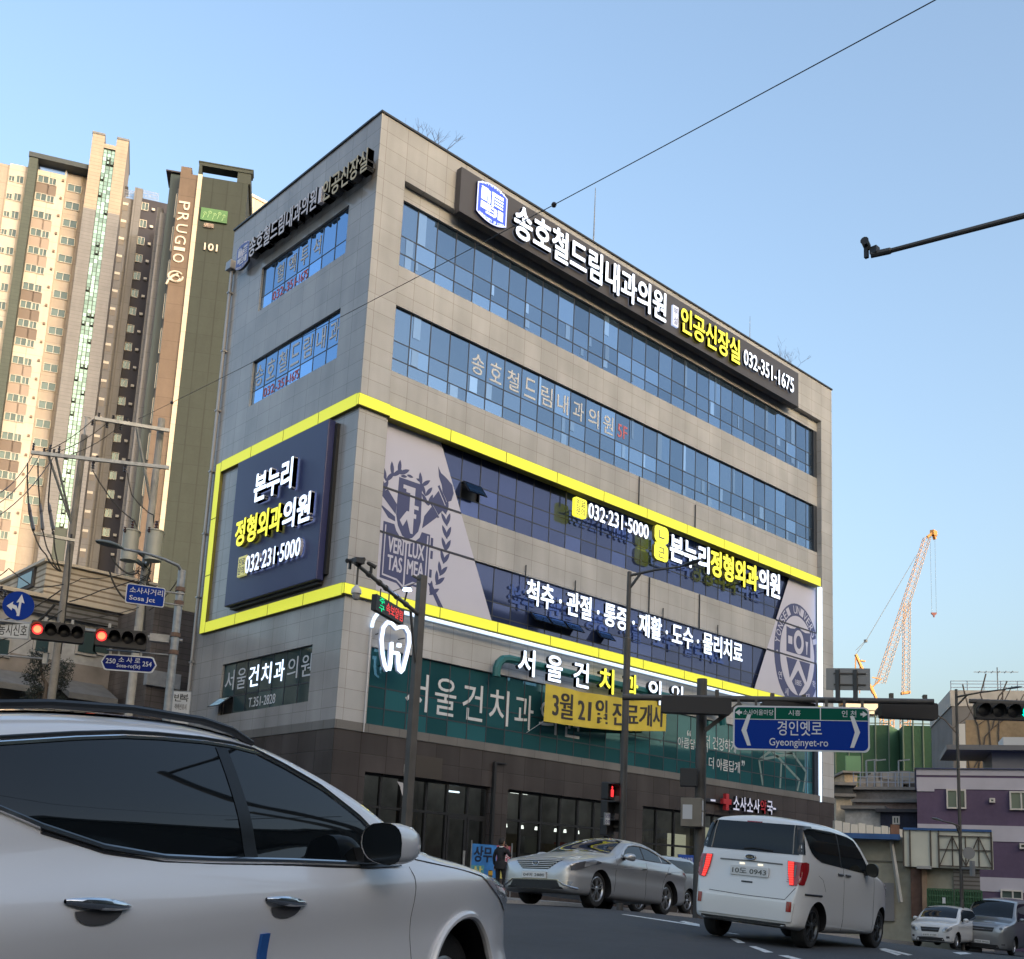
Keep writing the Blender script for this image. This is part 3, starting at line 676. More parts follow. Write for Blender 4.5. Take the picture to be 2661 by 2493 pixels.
mb = MB(); put_text(mb, '032·231·5000', 10.53, 14.07, 14.85, 15.46, TR, .1, .22, bold=.025, mside=1); mb.build('lettering', [white_led, wside], c2, recalc=False)
mb = MB(); mb.prism(rrect(9.8, 10.44, 14.76, 15.5, .08), .06, .2, 0, TR); mb.build('small_plate', yellow_let, c2)
mb = MB(); put_text(mb, '진료\n문의', 9.87, 10.37, 14.83, 15.43, TR, .202, .208, bold=.01); mb.build('lettering', navy, c2, recalc=False)
mb = MB(); mb.bar(TR(9.9, 15.1, .07), TR(14, 15.1, .07), .05)
for x_ in (10.1, 11.8, 13.6): mb.bar(TR(x_, 15.1, -.3), TR(x_, 15.1, .09), .04)
mb.build('mounting_rail', black_side, c2)
c3 = thing('letter_sign', 'lit row of white treatment words parted by dots above four open windows', 'sign', loc=(14, 0, 11))
mb = MB(); put_text(mb, '척추 · 관절 · 통증 · 재활 · 도수 · 물리치료', 7.52, 20.56, 10.84, 11.78, TR, .08, .2, bold=.035, mside=1); mb.build('lettering', [white_led, wside], c3, recalc=False)
mb = MB(); mb.bar(TR(7.6, 11.3, .04), TR(20.5, 11.3, .04), .05)
for x_ in np.linspace(7.8, 20.3, 9): mb.bar(TR(x_, 11.3, -.3), TR(x_, 11.3, .06), .04)
mb.build('mounting_rail', black_side, c3)

# printed films with crests
film = mat('printed_film', (.55, .56, .70), .45, noise=(.5, .03)); print_b = mat('print_blue', (.048, .06, .18), .45); seam = mat('seam', (.03, .035, .06), .5)
FO = RO+.012
def crest_mesh(mb, T=TR): pass
def leaf(u, v, ang, L, Wd, n=6):
    pts = []
    for i in range(n+1): t = i/n; pts.append((t*L, Wd*math.sin(math.pi*t)**.8))
    for i in range(n-1, 0, -1): t = i/n; pts.append((t*L, -Wd*math.sin(math.pi*t)**.8))
    c, s = math.cos(ang), math.sin(ang)
    return [(u+a*c-b*s, v+a*s+b*c) for a, b in pts]
k1 = thing('wall_banner', 'pale printed film with a wreath, shield and open book crest near the corner', 'banner', loc=(3, 0, 10))
mb = MB(); mb.prism([(1.15, 9.98), (6.33, 9.98), (3.49, 15.97), (1.15, 15.97)], RO+.002, FO, 0, TR); mb.build('film', film, k1)
mb = MB(); L = FO+.004
_pc = [0]
def P2(pts, m=0, d=0): _pc[0] += 1; mb.prism(pts, FO+d, L+d+.00006*(_pc[0] % 60), m, TR)
P2([(1.92, 14.05), (2.89, 14.05), (2.93, 12.75), (2.85, 12.4), (2.62, 12.12), (2.42, 12.02), (2.2, 12.1), (2.0, 12.4), (1.9, 12.75)])          # shield
P2([(2.12, 13.85), (2.62, 13.85), (2.62, 13.25), (2.8, 13.25), (2.8, 13.12), (2.62, 13.12), (2.62, 12.95), (2.72, 12.95), (2.72, 12.8), (2.62, 12.8), (2.62, 12.25), (2.52, 12.25), (2.35, 12.7), (2.2, 12.42), (2.06, 12.6), (2.32, 12.98), (2.42, 12.98), (2.42, 13.62), (2.25, 13.62), (2.25, 13.72), (2.12, 13.72)], 1, .004)
P2([(1.42, 12.4), (1.86, 12.4), (1.95, 12.2), (2.2, 11.95), (2.42, 11.86), (2.65, 11.95), (2.92, 12.2), (3.0, 12.42), (3.36, 12.42), (3.36, 10.45), (2.75, 10.5), (2.46, 10.25), (2.38, 10.25), (2.1, 10.45), (1.42, 10.5)])
P2([(2.36, 11.88), (2.42, 11.88), (2.42, 10.4), (2.36, 10.4)], 1, .004)
for pts in ([(1.5, 12.3), (1.54, 12.3), (1.54, 10.68), (1.5, 10.62)], [(3.24, 12.35), (3.29, 12.35), (3.29, 10.55), (3.24, 10.6)], [(1.5, 10.66), (2.1, 10.6), (2.38, 10.42), (2.75, 10.64), (3.29, 10.62), (3.29, 10.56), (2.75, 10.57), (2.38, 10.34), (2.1, 10.54), (1.5, 10.6)]): P2(pts, 1, .004)
for s_, u0, u1, v0, v1 in (('VERI', 1.66, 2.3, 11.42, 11.95), ('TAS', 1.68, 2.28, 10.82, 11.34), ('LUX', 2.5, 3.16, 11.45, 11.98), ('MEA', 2.48, 3.18, 10.84, 11.36)): put_text(mb, s_, u0, u1, v0, v1, TR, FO+.004, L+.006, 1, bold=.03)
ctrs = [(3.5, 10.35, 62), (3.74, 10.75, 68), (3.88, 11.1, 76), (4.0, 11.55, 84), (4.06, 12.0, 90), (4.08, 12.45, 95), (4.05, 12.9, 100), (3.98, 13.3, 106)]
for u, v, a in ctrs:
    for sd_ in (-1, 1): P2(leaf(u+.03*sd_, v, R_(a+sd_*26), .52, .075))
for u, v, a in ((2.5, 14.2, 178), (2.25, 14.15, 190), (2.62, 14.2, 350)): P2(leaf(u, v, R_(a), .28, .05))
for u, v, a in ((2.85, 14.0, 20), (3.05, 13.7, 35), (3.2, 13.4, 50)):
    for sd_ in (-1, 1): P2(leaf(u, v, R_(a+90+sd_*30-40), .48, .07))
for u, v, a in ((1.9, 14.15, 60), (1.65, 14.0, 70), (1.4, 13.75, 80), (1.3, 13.35, 95)):
    for sd_ in (-1, 1): P2(leaf(u, v, R_(a+sd_*28), .5, .075))
for pts in ([(3.0, 12.55), (3.06, 13.0), (3.34, 13.4), (3.62, 13.12)], [(3.3, 13.6), (3.6, 14.05), (3.95, 13.55), (3.66, 13.2)], [(3.27, 13.5), (3.32, 13.55), (3.7, 13.12), (3.63, 13.08)], [(3.55, 14.2), (3.95, 13.62), (4.02, 13.68), (3.62, 14.26)],
            [(3.52, 14.9), (3.58, 14.55), (3.72, 14.3), (3.78, 14.05), (4.0, 13.75), (4.18, 13.85), (4.26, 14.15), (4.18, 14.42), (3.9, 14.6), (3.66, 14.7)], [(3.38, 10.75), (3.56, 10.75), (4.12, 10.02), (3.9, 10.02)],
            [(1.2, 13.3), (1.5, 13.5), (1.9, 13.1), (1.88, 12.75)], [(1.2, 12.95), (1.86, 12.66), (1.88, 12.5), (1.6, 12.55)], [(1.18, 13.65), (1.32, 13.72), (1.42, 13.55), (1.18, 13.3)]): P2(pts)
for u, v in ((3.42, 11.6), (3.4, 12.05), (3.42, 10.95)): P2([(u, v), (u+.1, v), (u+.1, v+.28), (u, v+.28)])
for z in (13.53, 12.02): mb.prism([(1.15, z-.035), (3.49+2.84*(15.97-z)/5.99, z-.035), (3.49+2.84*(15.97-z)/5.99, z+.035), (1.15, z+.035)], FO, L+.012, 2, TR)
mb.build('crest', [print_b, film, seam], k1)
k2 = thing('wall_banner', 'pale printed film with a round ringed shield emblem at the right end of the front', 'banner', loc=(25, 0, 10))
mb = MB(); mb.prism([(22.06, 9.98), (27.12, 9.98), (27.12, 15.97), (24.93, 15.97)], RO+.002, FO, 0, TR); mb.build('film', film, k2)
mb = MB(); CX, CZ, RX, RZ = 25.52, 12.15, 1.9, 2.5
def ell(k, n=48): return [(CX+RX*k*math.cos(2*math.pi*i/n), CZ+RZ*k*math.sin(2*math.pi*i/n)) for i in range(n)]
def clip(pts, umax=27.1, vmin=9.99):
    out = []
    for f, lim, sg in ((0, umax, 1), (1, vmin, -1)):
        out = []
        for i in range(len(pts)):
            a, b = pts[i-1], pts[i]; ia = sg*(a[f]-lim) <= 0; ib = sg*(b[f]-lim) <= 0
            if ia != ib: t = (lim-a[f])/(b[f]-a[f]); out.append((a[0]+(b[0]-a[0])*t, a[1]+(b[1]-a[1])*t))
            if ib: out.append(b)
        pts = out
    return pts
P2(clip(ell(1.0))); P2(clip(ell(.76)), 1, .004)
P2([(24.6, 13.4), (24.95, 13.35), (25.3, 13.4), (25.58, 13.6), (25.85, 13.42), (26.2, 13.36), (26.62, 13.42), (26.62, 12.2), (24.6, 12.2)], 0, .008)
P2([(24.58, 11.93), (25.5, 11.93), (24.88, 10.98)], 0, .008)
P2([(25.66, 11.93), (26.6, 11.93), (26.3, 10.98)], 0, .008)
P2([(25.58, 11.45), (26.12, 10.85), (25.58, 10.22), (25.05, 10.85)], 0, .009)
P2([(25.62+.42*math.cos(a), 12.8+.58*math.sin(a)) for a in np.linspace(0, 2*math.pi, 28)], 1, .012); P2([(25.62+.23*math.cos(a), 12.8+.32*math.sin(a)) for a in np.linspace(0, 2*math.pi, 24)], 0, .016)
P2([(24.74, 12.6), (25.08, 12.6), (25.08, 12.98), (24.74, 12.98)], 1, .012)
P2([(26.2, 12.95), (26.42, 12.95), (26.36, 12.65), (26.34, 12.32), (26.28, 12.32), (26.26, 12.65)], 1, .012)
put_text(mb, '1885', 25.32, 25.84, 10.72, 10.98, TR, FO+.013, L+.014, 1)
s_ = 'YONSEI UNIVERSI'
for i, ch in enumerate(s_):
    if ch == ' ': continue
    a = R_(168-i*10.2); rr = .88; u = CX+RX*rr*math.cos(a); v = CZ+RZ*rr*math.sin(a); ta = math.atan2(-RX*math.cos(a)*0+RZ*math.cos(a)*-1, RX*math.sin(a))
    c_, s2 = math.cos(ta), math.sin(ta)
    put_text(mb, ch, -.13, .13, -.19, .19, lambda p, q, d, u=u, v=v, c_=c_, s2=s2: TR(u+p*c_-q*s2, v+p*s2+q*c_, d), FO+.006, L+.006, 1)
for a in (182, 0): P2([(CX+RX*.88*math.cos(R_(a))+.05*math.cos(q), CZ+RZ*.88*math.sin(R_(a))+.06*math.sin(q)) for q in np.linspace(0, 6.28, 10)], 1, .004)
for a, ch in ((212, '연'), (238, '세'), (302, '대'), (328, '학')):
    u = CX+RX*.88*math.cos(R_(a)); v = CZ+RZ*.88*math.sin(R_(a)); put_text(mb, ch, u-.14, u+.14, v-.18, v+.18, TR, FO+.006, L+.006, 1)
for z in (13.53, 12.02): mb.prism([(24.93-2.87*(15.97-z)/5.99, z-.035), (27.12, z-.035), (27.12, z+.035), (24.93-2.87*(15.97-z)/5.99, z+.035)], FO, L+.02, 2, TR)
mb.build('crest', [print_b, film, seam], k2)

# dental clinic letters, tooth, banner
d1 = thing('letter_sign', 'lit dental clinic letters standing on a curved teal bar over the second storey', 'sign', loc=(12, 0, 8.2))
for i, ch in enumerate('서울건치과의원'):
    mb = MB(); x0 = 7.12+1.395*i; put_text(mb, ch, x0, x0+.82, 8.2, 9.16, TR, .2, .36, bold=.03, mside=1); mb.build('letter', [yellow_let if ch in '치과' else white_led, black_side], d1, recalc=False)
mb = MB(); pts = [TR(6.36, 8.0, .1), TR(6.37, 8.3, .1), TR(6.45, 8.5, .1), TR(6.62, 8.66, .1), TR(6.9, 8.72, .1), TR(10, 8.7, .1), TR(15, 8.68, .1), TR(18.7, 8.66, .1), TR(19.1, 8.56, .1), TR(19.3, 8.35, .1), TR(19.36, 8.0, .1)]
mb.tube(pts, .15, 8); mb.build('teal_bar', mat('teal_paint', (.02, .13, .14), .4), d1)
mb = MB()
for x_ in (7.6, 8.9, 11.7, 13.1, 14.5): mb.bar(TR(x_, 8.7, -.2), TR(x_, 8.7, .2), .04)
mb.build('mounting_rail', black_side, d1)
d2 = thing('tooth_sign', 'white glowing tooth outline with letters inside by the corner of the building', 'sign', loc=(1.9, 0, 7.4))
mb = MB(); tp = [(2.02, 8.02), (2.03, 7.75), (2.08, 7.5), (2.16, 7.45), (2.24, 7.55), (2.34, 8.0), (2.42, 8.45), (2.38, 8.75), (2.24, 8.92), (2.05, 8.92), (1.86, 8.82), (1.68, 8.95), (1.5, 8.95), (1.36, 8.75), (1.32, 8.35), (1.4, 7.9), (1.52, 7.55), (1.62, 7.42), (1.7, 7.45), (1.73, 7.65), (1.73, 8.02), (1.72, 8.34)]
mb.tube([TR(u, v, .26) for u, v in tp], .062, 8); mb.tube([TR(1.73, 8.02, .26), TR(2.02, 8.03, .26)], .055, 8); fbox(mb, 1.96, 2.08, 8.24, 8.36, .2, .3); mb.build('tooth_outline', white_led, d2)
mb = MB(); mb.tube([TR(u, v, .14) for u, v in tp], .06, 6); mb.build('letter_side', wside, d2)
mb = MB()
for u, v in ((1.4, 8.6), (2.3, 8.6), (1.6, 7.6), (2.15, 7.6)): mb.bar(TR(u, v, -.2), TR(u, v, .14), .03)
mb.build('mounting_rail', black_side, d2)
d3 = thing('cloth_banner', 'yellow cloth banner with black date lettering hung under the dental letters', 'banner', loc=(12, 0, 6.7))
def bz(u, v, d): return TR(8.53+6.83*u, 8.08+.33*u-(1.37-.19*u)*(1-v)-.12*math.sin(math.pi*u), .3+d+.05*math.sin(u*17)*(.6+v*.4)+.03*math.sin(u*31+2*v))
mb = MB(); mb.grid([[bz(u, v, 0) for v in np.linspace(0, 1, 7)] for u in np.linspace(0, 1, 60)]); mb.build('cloth', mat('yellow_cloth', (.62, .50, .05), .75, noise=(1.5, .1)), d3, smooth=True, recalc=False)
mb = MB(); put_text(mb, '3월 21일 진료개시', .05, .97, .14, .86, bz, .006, .012, bold=.012); mb.build('lettering', mat('banner_ink', (.03, .028, .03), .6), d3, recalc=False)
mb = MB()
for u, v, x_, z_ in ((0, 1, 8.2, 8.6), (1, 1, 15.7, 8.7), (0, 0, 8.2, 6.3), (1, 0, 15.6, 6.8)): mb.bar(bz(u, v, 0), TR(x_, z_, -.2), .012)
mb.build('tie_cord', letw, d3)
ph = thing('letter_sign', 'unlit pharmacy name in white and red letters with a red cross over the shop window', 'sign', loc=(21, 0, 4.4))
plw = mat('pharm_white', (.7, .7, .78), .4, emis=(.7, .7, .9), es=.25*EK); plr = mat('pharm_red', (.45, .03, .04), .35)  # white letters given a faint glow though the sign is unlit
mb = MB(); fbox(mb, 18.15, 23.4, 4.68, 4.84, .02, .14); mb.build('sign_board', black_side, ph)
mb = MB()
for i, ch in enumerate('소사소사약국'):
    x0 = 19.86+.492*i; put_text(mb, ch, x0, x0+.44, 4.46, 5.06, TR, .16, .3, m=2 if ch == '약' else 0, bold=.03, mside=1)
fbox(mb, 18.5, 18.8, 4.72, 4.8, .14, .17); fbox(mb, 22.98, 23.2, 4.72, 4.8, .14, .17); mb.build('lettering', [plw, black_side, plr], ph, recalc=False)
mb = MB(); fbox(mb, 19.36, 19.56, 4.42, 5.1, .14, .3); fbox(mb, 19.18, 19.36, 4.66, 4.88, .14, .298); fbox(mb, 19.56, 19.74, 4.66, 4.88, .14, .298); mb.build('red_cross', plr, ph)

# things on the roof
def bare_tree(name, P, h, label, n=6, seed=1, r0=.03, group=None, spread=.5):
    rnd = random.Random(seed); t = thing(name, label, 'tree', loc=P, group=group); tr = MB(); cr = MB()
    tr.tube([(P[0], P[1], P[2]-.2), (P[0], P[1], P[2]+h*.35)], [r0, r0*.8], 6)
    def grow(p, d, L, r, k):
        q = p+d*L; cr.tube([p, (p+q)/2+Vector((rnd.gauss(0, .04), rnd.gauss(0, .04), rnd.gauss(0, .03)))*L, q], [r, r*.8, r*.55], 5, cap=False)
        if k:
            for _ in range(3):
                e = (d+Vector((rnd.gauss(0, spread), rnd.gauss(0, spread), rnd.uniform(-.1, .5)))).normalized(); grow(q, e, L*rnd.uniform(.55, .85), r*.6, k-1)
    for i in range(n):
        a = 6.28*i/n; grow(Vector((P[0], P[1], P[2]+h*rnd.uniform(.2, .35))), Vector((math.cos(a)*spread, math.sin(a)*spread, 1)).normalized(), h*.33, r0*.6, 3)
    bark = mat('bark', (.11, .09, .075), .85); tr.build('trunk', bark, t); cr.build('branches', bark, t); return t
bare_tree('bare_shrub', (3.0, 1.6, 25.4), 2.6, 'leafless shrub on the roof near the corner, its bare twigs over the edge', 5, 3, .035)
bare_tree('bare_shrub', (26.0, 1.2, 25.4), 2.7, 'thin leafless shrub on the roof by the right end of the roof sign', 4, 5, .025)
def conifer(P, h, rr, label, name='small_conifer'):
    t = thing(name, label, 'tree', loc=P); m_ = MB(); m_.tube([P, (P[0], P[1], P[2]+h)], [.05, .01], 6); m_.build('trunk', MATS['bark'], t); m_ = MB(); rnd = random.Random(4)
    for k in range(420):
        z = rnd.random()**.8; r = rr*(1-z)*(.35+.65*rnd.random()); a = rnd.random()*6.28; p = Vector((P[0]+r*math.cos(a), P[1]+r*math.sin(a), P[2]+h*(.08+.92*z)))
        d = Vector((math.cos(a), math.sin(a), rnd.uniform(-.5, .3)))*.14; s_ = Vector((-math.sin(a), math.cos(a), rnd.uniform(-.5, .5)))*.05
        m_.quad([p-s_, p+d*.5-s_*.6, p+d, p+s_])
    m_.build('crown', mat('conifer_green', (.025, .04, .028), .8, noise=(3, .3)), t, recalc=False)
conifer((1.6, 1.3, 25.4), 2.15, .42, 'small dark conifer on the roof above the corner')
def rod(P, h, label, r=.02):
    t = thing('lightning_rod', label, 'lightning rod', loc=P); m_ = MB(); m_.tube([P, (P[0], P[1], P[2]+h)], [r, r*.4], 6); m_.build('mast', galv, t); m_ = MB(); m_.box(P[0]-.08, P[0]+.08, P[1]-.08, P[1]+.08, P[2], P[2]+.1); m_.build('base_plate', galv, t)
rod((11.0, .5, 26.5), 2.9, 'tall thin lightning rod standing on the roof behind the middle of the sign', .035)
rod((21.9, .5, 26.5), 1.6, 'short thin lightning rod on the roof near the right end')
for x_, lab in ((6.1, 'small louvred vent head on the roof above the blue emblem'), (24.0, 'small louvred vent head on the roof above the telephone number')):
    t = thing('roof_vent', lab, 'vent', loc=(x_, .6, 26.0)); m_ = MB()
    for k in range(4): m_.box(x_-.25, x_+.45, .55, .9, 26.55+.1*k, 26.6+.1*k)
    m_.box(x_-.1, x_+.1, .65, .8, 25.3, 26.9); m_.build('louvres', mat('vent_metal', (.42, .46, .5), .4, .6), t)
# ------------------------------------------------------------------ cars
def pchip(P):
    P = sorted(P); x = np.array([p[0] for p in P], float); y = np.array([p[1] for p in P], float); h = np.diff(x); d = np.diff(y)/h
    m = np.zeros(len(x)); m[0], m[-1] = d[0], d[-1]
    for i in range(1, len(x)-1):
        if d[i-1]*d[i] > 0: w1, w2 = 2*h[i]+h[i-1], h[i]+2*h[i-1]; m[i] = (w1+w2)/(w1/d[i-1]+w2/d[i])
    def f(q):
        q = min(max(q, x[0]), x[-1]); i = min(max(int(np.searchsorted(x, q))-1, 0), len(h)-1); t = (q-x[i])/h[i]
        return float(y[i]*(1+2*t)*(1-t)**2+m[i]*h[i]*t*(1-t)**2+y[i+1]*t*t*(3-2*t)+m[i+1]*h[i]*t*t*(t-1))
    return f
def boolean_cut(o, cutter):
    md = o.modifiers.new('c', 'BOOLEAN'); md.operation = 'DIFFERENCE'; md.object = cutter; md.solver = 'EXACT'; md.material_mode = 'TRANSFER'
    bpy.context.view_layer.update()
    me = bpy.data.meshes.new_from_object(o.evaluated_get(bpy.context.evaluated_depsgraph_get()))
    o.modifiers.remove(md); old = o.data; o.data = me; me.name = old.name; bpy.data.meshes.remove(old); bpy.data.objects.remove(cutter)
class Car:
    def __init__(s, name, label, pose, top, bot, plan, inset, paintm, wb=2.7, wr=.33, ww=.20, track=.78, cz=None, crown=.05, round_=.06, arch=.39, rims=None, crownf=None, rk=.66):
        x, y, z, yaw, pitch, roll = pose
        s.M4 = Matrix.Translation((x, y, z)) @ Matrix.Rotation(yaw, 4, 'Z') @ Matrix.Rotation(pitch, 4, 'Y') @ Matrix.Rotation(roll, 4, 'X')
        s.t = thing(name, label, 'car', M4=s.M4, local=True)
        s.ft, s.fb, s.fp, s.fi = pchip(top), pchip(bot), pchip(plan), pchip(inset); s.crown, s.rd, s.paint = crown, round_, paintm; s.cf = pchip(crownf) if crownf else None; s.rk = rk
        s.x0 = min(p[0] for p in top); s.x1 = max(p[0] for p in top)
        X = np.linspace(s.x0, s.x1, 1200); Zt = np.array([s.ft(q) for q in X]); W = np.array([s.fp(q) for q in X])
        L = np.concatenate([[0], np.cumsum(np.sqrt(np.diff(X)**2+np.diff(Zt)**2*1.0+np.diff(W)**2))]); N = 96
        s.xs = np.interp(np.linspace(0, L[-1], N), L, X)
        mb = MB(); rings = []
        for q in s.xs:
            z0, z1 = s.fb(q), s.ft(q); side = []
            for t in np.linspace(0, 1, 22): z = z0+(z1-z0)*(t*.6+.4*(3*t*t-2*t**3)); side.append((s.Y(q, z), z))
            ye = side[-1][0]; tp = [(ye*c, z1+s.cr(q)*(1-c*c)) for c in (.93, .8, .62, .4, .2)]
            half = [(side[0][0]*.5, z0)]+side+tp
            rings.append([(q, -a, b) for a, b in half]+[(q, 0, z1+s.cr(q))]+[(q, a, b) for a, b in half[::-1]]+[(q, 0, z0)])
        mb.grid(rings, 0, closed=True); n = len(rings[0])
        mb.f += [list(range(n)), list(range(len(mb.v)-n, len(mb.v)))]; mb.m += [0, 0]
        s.body = mb.build('body', [paintm, blackpl], s.t, smooth=True, angle=180)
        cut = MB()
        for ax in (0, -wb):
            for sg in (1, -1):
                cut.lathe([(0, -1), (arch, -1), (arch, 1), (0, 1)], 40, 0, lambda a, b, h, ax=ax, sg=sg: (ax+a, sg*(track+.14+h*.28), (cz or wr)+b))
        c = cut.build('cutter', blackpl, s.t, smooth=False)
        boolean_cut(s.body, c)
        s.body.data.polygons.foreach_set('use_smooth', [True]*len(s.body.data.polygons)); s.body.data.set_sharp_from_angle(angle=R_(48))
        s.wb, s.wr, s.ww, s.track = wb, wr, ww, track
        s.wheels(rims)
    def cr(s, q): return s.cf(q) if s.cf else s.crown
    def Y(s, q, z):
        y = s.fp(q)-s.fi(z); dz = s.ft(q)-z
        if dz < s.rd: u = max(0, min(1, 1-dz/s.rd)); y -= s.rd*.9*(1-math.sqrt(max(0, 1-u*u)))
        dz = z-s.fb(q)
        if dz < .06: u = max(0, min(1, 1-dz/.06)); y -= .05*(1-math.sqrt(max(0, 1-u*u)))
        return max(y, .02)
    def inside(s, x, y, z):
        if x < s.x0 or x > s.x1: return False
        zt = s.ft(x); ye = s.Y(x, zt); y = abs(y)
        if z > zt: return y < ye and z < zt+s.cr(x)*(1-(y/ye)**2)
        return z > s.fb(x) and y < s.Y(x, z)
    def march(s, f, a, b):                     # first parameter from a to b where f is inside
        n = 160; p = a
        for i in range(n+1):
            t = a+(b-a)*i/n
            if s.inside(*f(t)):
                lo, hi = p, t
                for _ in range(14):
                    m = (lo+hi)/2
                    if s.inside(*f(m)): hi = m
                    else: lo = m
                return hi
            p = t
        return b
    def side(s, u, v, d, sg=-1): return (u, sg*(s.Y(u, v)+d), v)
    def front(s, u, v, d, sg=1): return (s.march(lambda x: (x, u, v), s.x1+.02, s.x1-1.6)+d, u, v)
    def rear(s, u, v, d, sg=1): return (s.march(lambda x: (x, u, v), s.x0-.02, s.x0+1.6)-d, u, v)
    def top(s, u, v, d, sg=1):                 # u = x, v = y
        zt = s.ft(u); ye = s.Y(u, zt); h = .02
        sl = (s.ft(min(u+h, s.x1))-s.ft(max(u-h, s.x0)))/(2*h); n = math.hypot(1, sl)
        return (u-d*sl/n, v, zt+s.cr(u)*(1-min(1, (v/ye)**2))+d/n)
    def patch(s, name, mats, P, lo, hi, d=.006, n=16, m=5, sg=-1, parent=None, thick=0, label=None, smooth=True, build=True, mb=None):
        """sheet laid on the body: lo / hi are polylines (u,v) walked together"""
        def walk(pl, t):
            pl = [Vector(p) for p in pl]; L = [0]
            for a, b in zip(pl, pl[1:]): L.append(L[-1]+max((b-a).length, 1e-6))
            q = t*L[-1]
            for i in range(len(pl)-1):
                if q <= L[i+1]+1e-9: return pl[i].lerp(pl[i+1], (q-L[i])/(L[i+1]-L[i]))
            return pl[-1]
        rows = []
        for i in range(n+1):
            a, b = walk(lo, i/n), walk(hi, i/n); rows.append([P(*(a.lerp(b, j/m)), d, sg) for j in range(m+1)])
        mb = mb or MB(); mb.grid(rows)
        if thick:
            back = [[(p[0], p[1]*(1-thick), p[2]) if P == s.side else (p[0]-thick*(1 if P == s.front else -1), p[1], p[2]) for p in r] for r in rows]
            edge = rows[0]+[r[-1] for r in rows[1:]]+rows[-1][::-1][1:]+[r[0] for r in rows[::-1]][1:]
            eb = back[0]+[r[-1] for r in back[1:]]+back[-1][::-1][1:]+[r[0] for r in back[::-1]][1:]
            mb.grid([edge, eb])
        if not build: return mb
        return mb.build(name, mats, parent or s.t, smooth=smooth, label=label)
    def line(s, name, mt, P, pts, w=.008, d=.003, sg=-1, parent=None, n=5):
        pts = [Vector(p) for p in pts]; q = []
        for a, b in zip(pts, pts[1:]): q += [a.lerp(b, i/n) for i in range(n)]
        q.append(pts[-1]); mb = MB(); mb.tube([P(p.x, p.y, d, sg) for p in q], w, 6); return mb.build(name, mt, parent or s.t, smooth=True)
    def wheels(s, kind):
        rimm = {'silver': mat('rim_silver', (.55, .56, .58), .3, .85), 'dark': mat('rim_dark', (.10, .105, .11), .35, .7)}[kind or 'silver']
        r, w_, rk = s.wr, s.ww, s.rk
        for ax in (0, -s.wb):
            for sg in (1, -1):
                T = lambda a, b, h, ax=ax, sg=sg: (ax+a, sg*(s.track+h), r+b)
                mb = MB(); mb.lathe([(r*rk, -w_), (r*.93, -w_), (r, -w_*.85), (r, -w_*.15), (r*.94, .0), (r*.80, .012), (r*(rk+.02), 0), (r*rk, -.03), (.02, -.05)], 40, 0, T)
                wh = mb.build('wheel', black_rub, s.t, smooth=True, angle=40)
                mb = MB(); mb.lathe([(r*(rk+.01), -.02), (r*(rk+.04), .004), (r*rk, .008), (r*(rk-.04), -.02)], 40, 0, T)
                for k in range(5):
                    a0 = 2*math.pi*k/5+.3
                    for da, wd in ((-.13, .1), (.13, .1)):
                        P = lambda rr, t, h, a0=a0: T(rr*math.cos(a0+t), rr*math.sin(a0+t), h)
                        q = [(r*.14, da*.9-.16, .0), (r*.14, da*.9+.16, .0), (r*(rk-.02), da*1.5+.07, -.004), (r*(rk-.02), da*1.5-.07, -.004)]
                        mb.add([P(a, b, c) for a, b, c in q]+[P(a, b, c-.03) for a, b, c in q], [(0, 1, 2, 3), (7, 6, 5, 4), (0, 4, 5, 1), (1, 5, 6, 2), (2, 6, 7, 3), (3, 7, 4, 0)])
                mb.lathe([(0, .012), (r*.1, .012), (r*.17, .0), (r*.17, -.03)], 20, 0, T); mb.build('rim', rimm, wh, smooth=True, angle=30)
    def plate(s, P, u0, u1, v0, v1, txt, d=.02):
        mb = MB(); c = [(u0, v0), (u1, v0), (u1, v1), (u0, v1)]; a = P((u0+u1)/2, (v0+v1)/2, d)[0]; sg = 1 if P == s.front else -1
        mb.box(a-.012, a+.012, u0, u1, v0, v1); pl = mb.build('licence_plate', mat('plate_white', (.72, .72, .71), .4), s.t)
        mb = MB(); put_text(mb, txt, u0*.88+u1*.12 if False else min(u0, u1)+.03, max(u0, u1)-.03, v0+.025, v1-.025, lambda p, q, e: (a+sg*(.013+e), (p if sg > 0 else (u0+u1)-p), q), 0, .003, bold=.01)
        mb.build('lettering', mat('plate_ink', (.05, .06, .05), .5), pl, recalc=False)
    def mirror(s, sg, x, z, y0, y1, h, L, mt, cap=True):
        """door mirror: shell opening rearwards, black glass face and stalk"""
        mb = MB(); rows = []
        for k, (dx, sc_) in enumerate(((0, 1), (.3, 1.0), (.6, .9), (.85, .68), (1, .3))):
            ring = []
            for i in range(20):
                a = 2*math.pi*i/20; c, sn = math.cos(a), math.sin(a); p = 2.6
                ex = (abs(c)**(2/p))*(1 if c > 0 else -1); ez = (abs(sn)**(2/p))*(1 if sn > 0 else -1)
                ring.append((x+L*dx, sg*((y0+y1)/2+(y1-y0)/2*ex*sc_), z+h/2*ez*sc_-(.02 if ez < 0 else 0)*ex))
            rows.append(ring)
        mb.grid(rows, 0, closed=True); mb.f.append(list(range(len(mb.v)-20, len(mb.v)))); mb.m.append(0)
        m_ = mb.build('mirror', [mt, blackpl], s.t, smooth=True, angle=60)
        mb = MB(); mb.add([(x+.004, sg*((y0+y1)/2+(p[1]*sg-(y0+y1)/2)*.97), z+(p[2]-z)*.97) for p in rows[0]], [tuple(range(20))]); mb.build('mirror_glass', mat('mirror_face', (.02, .025, .03), .1, .3), m_)
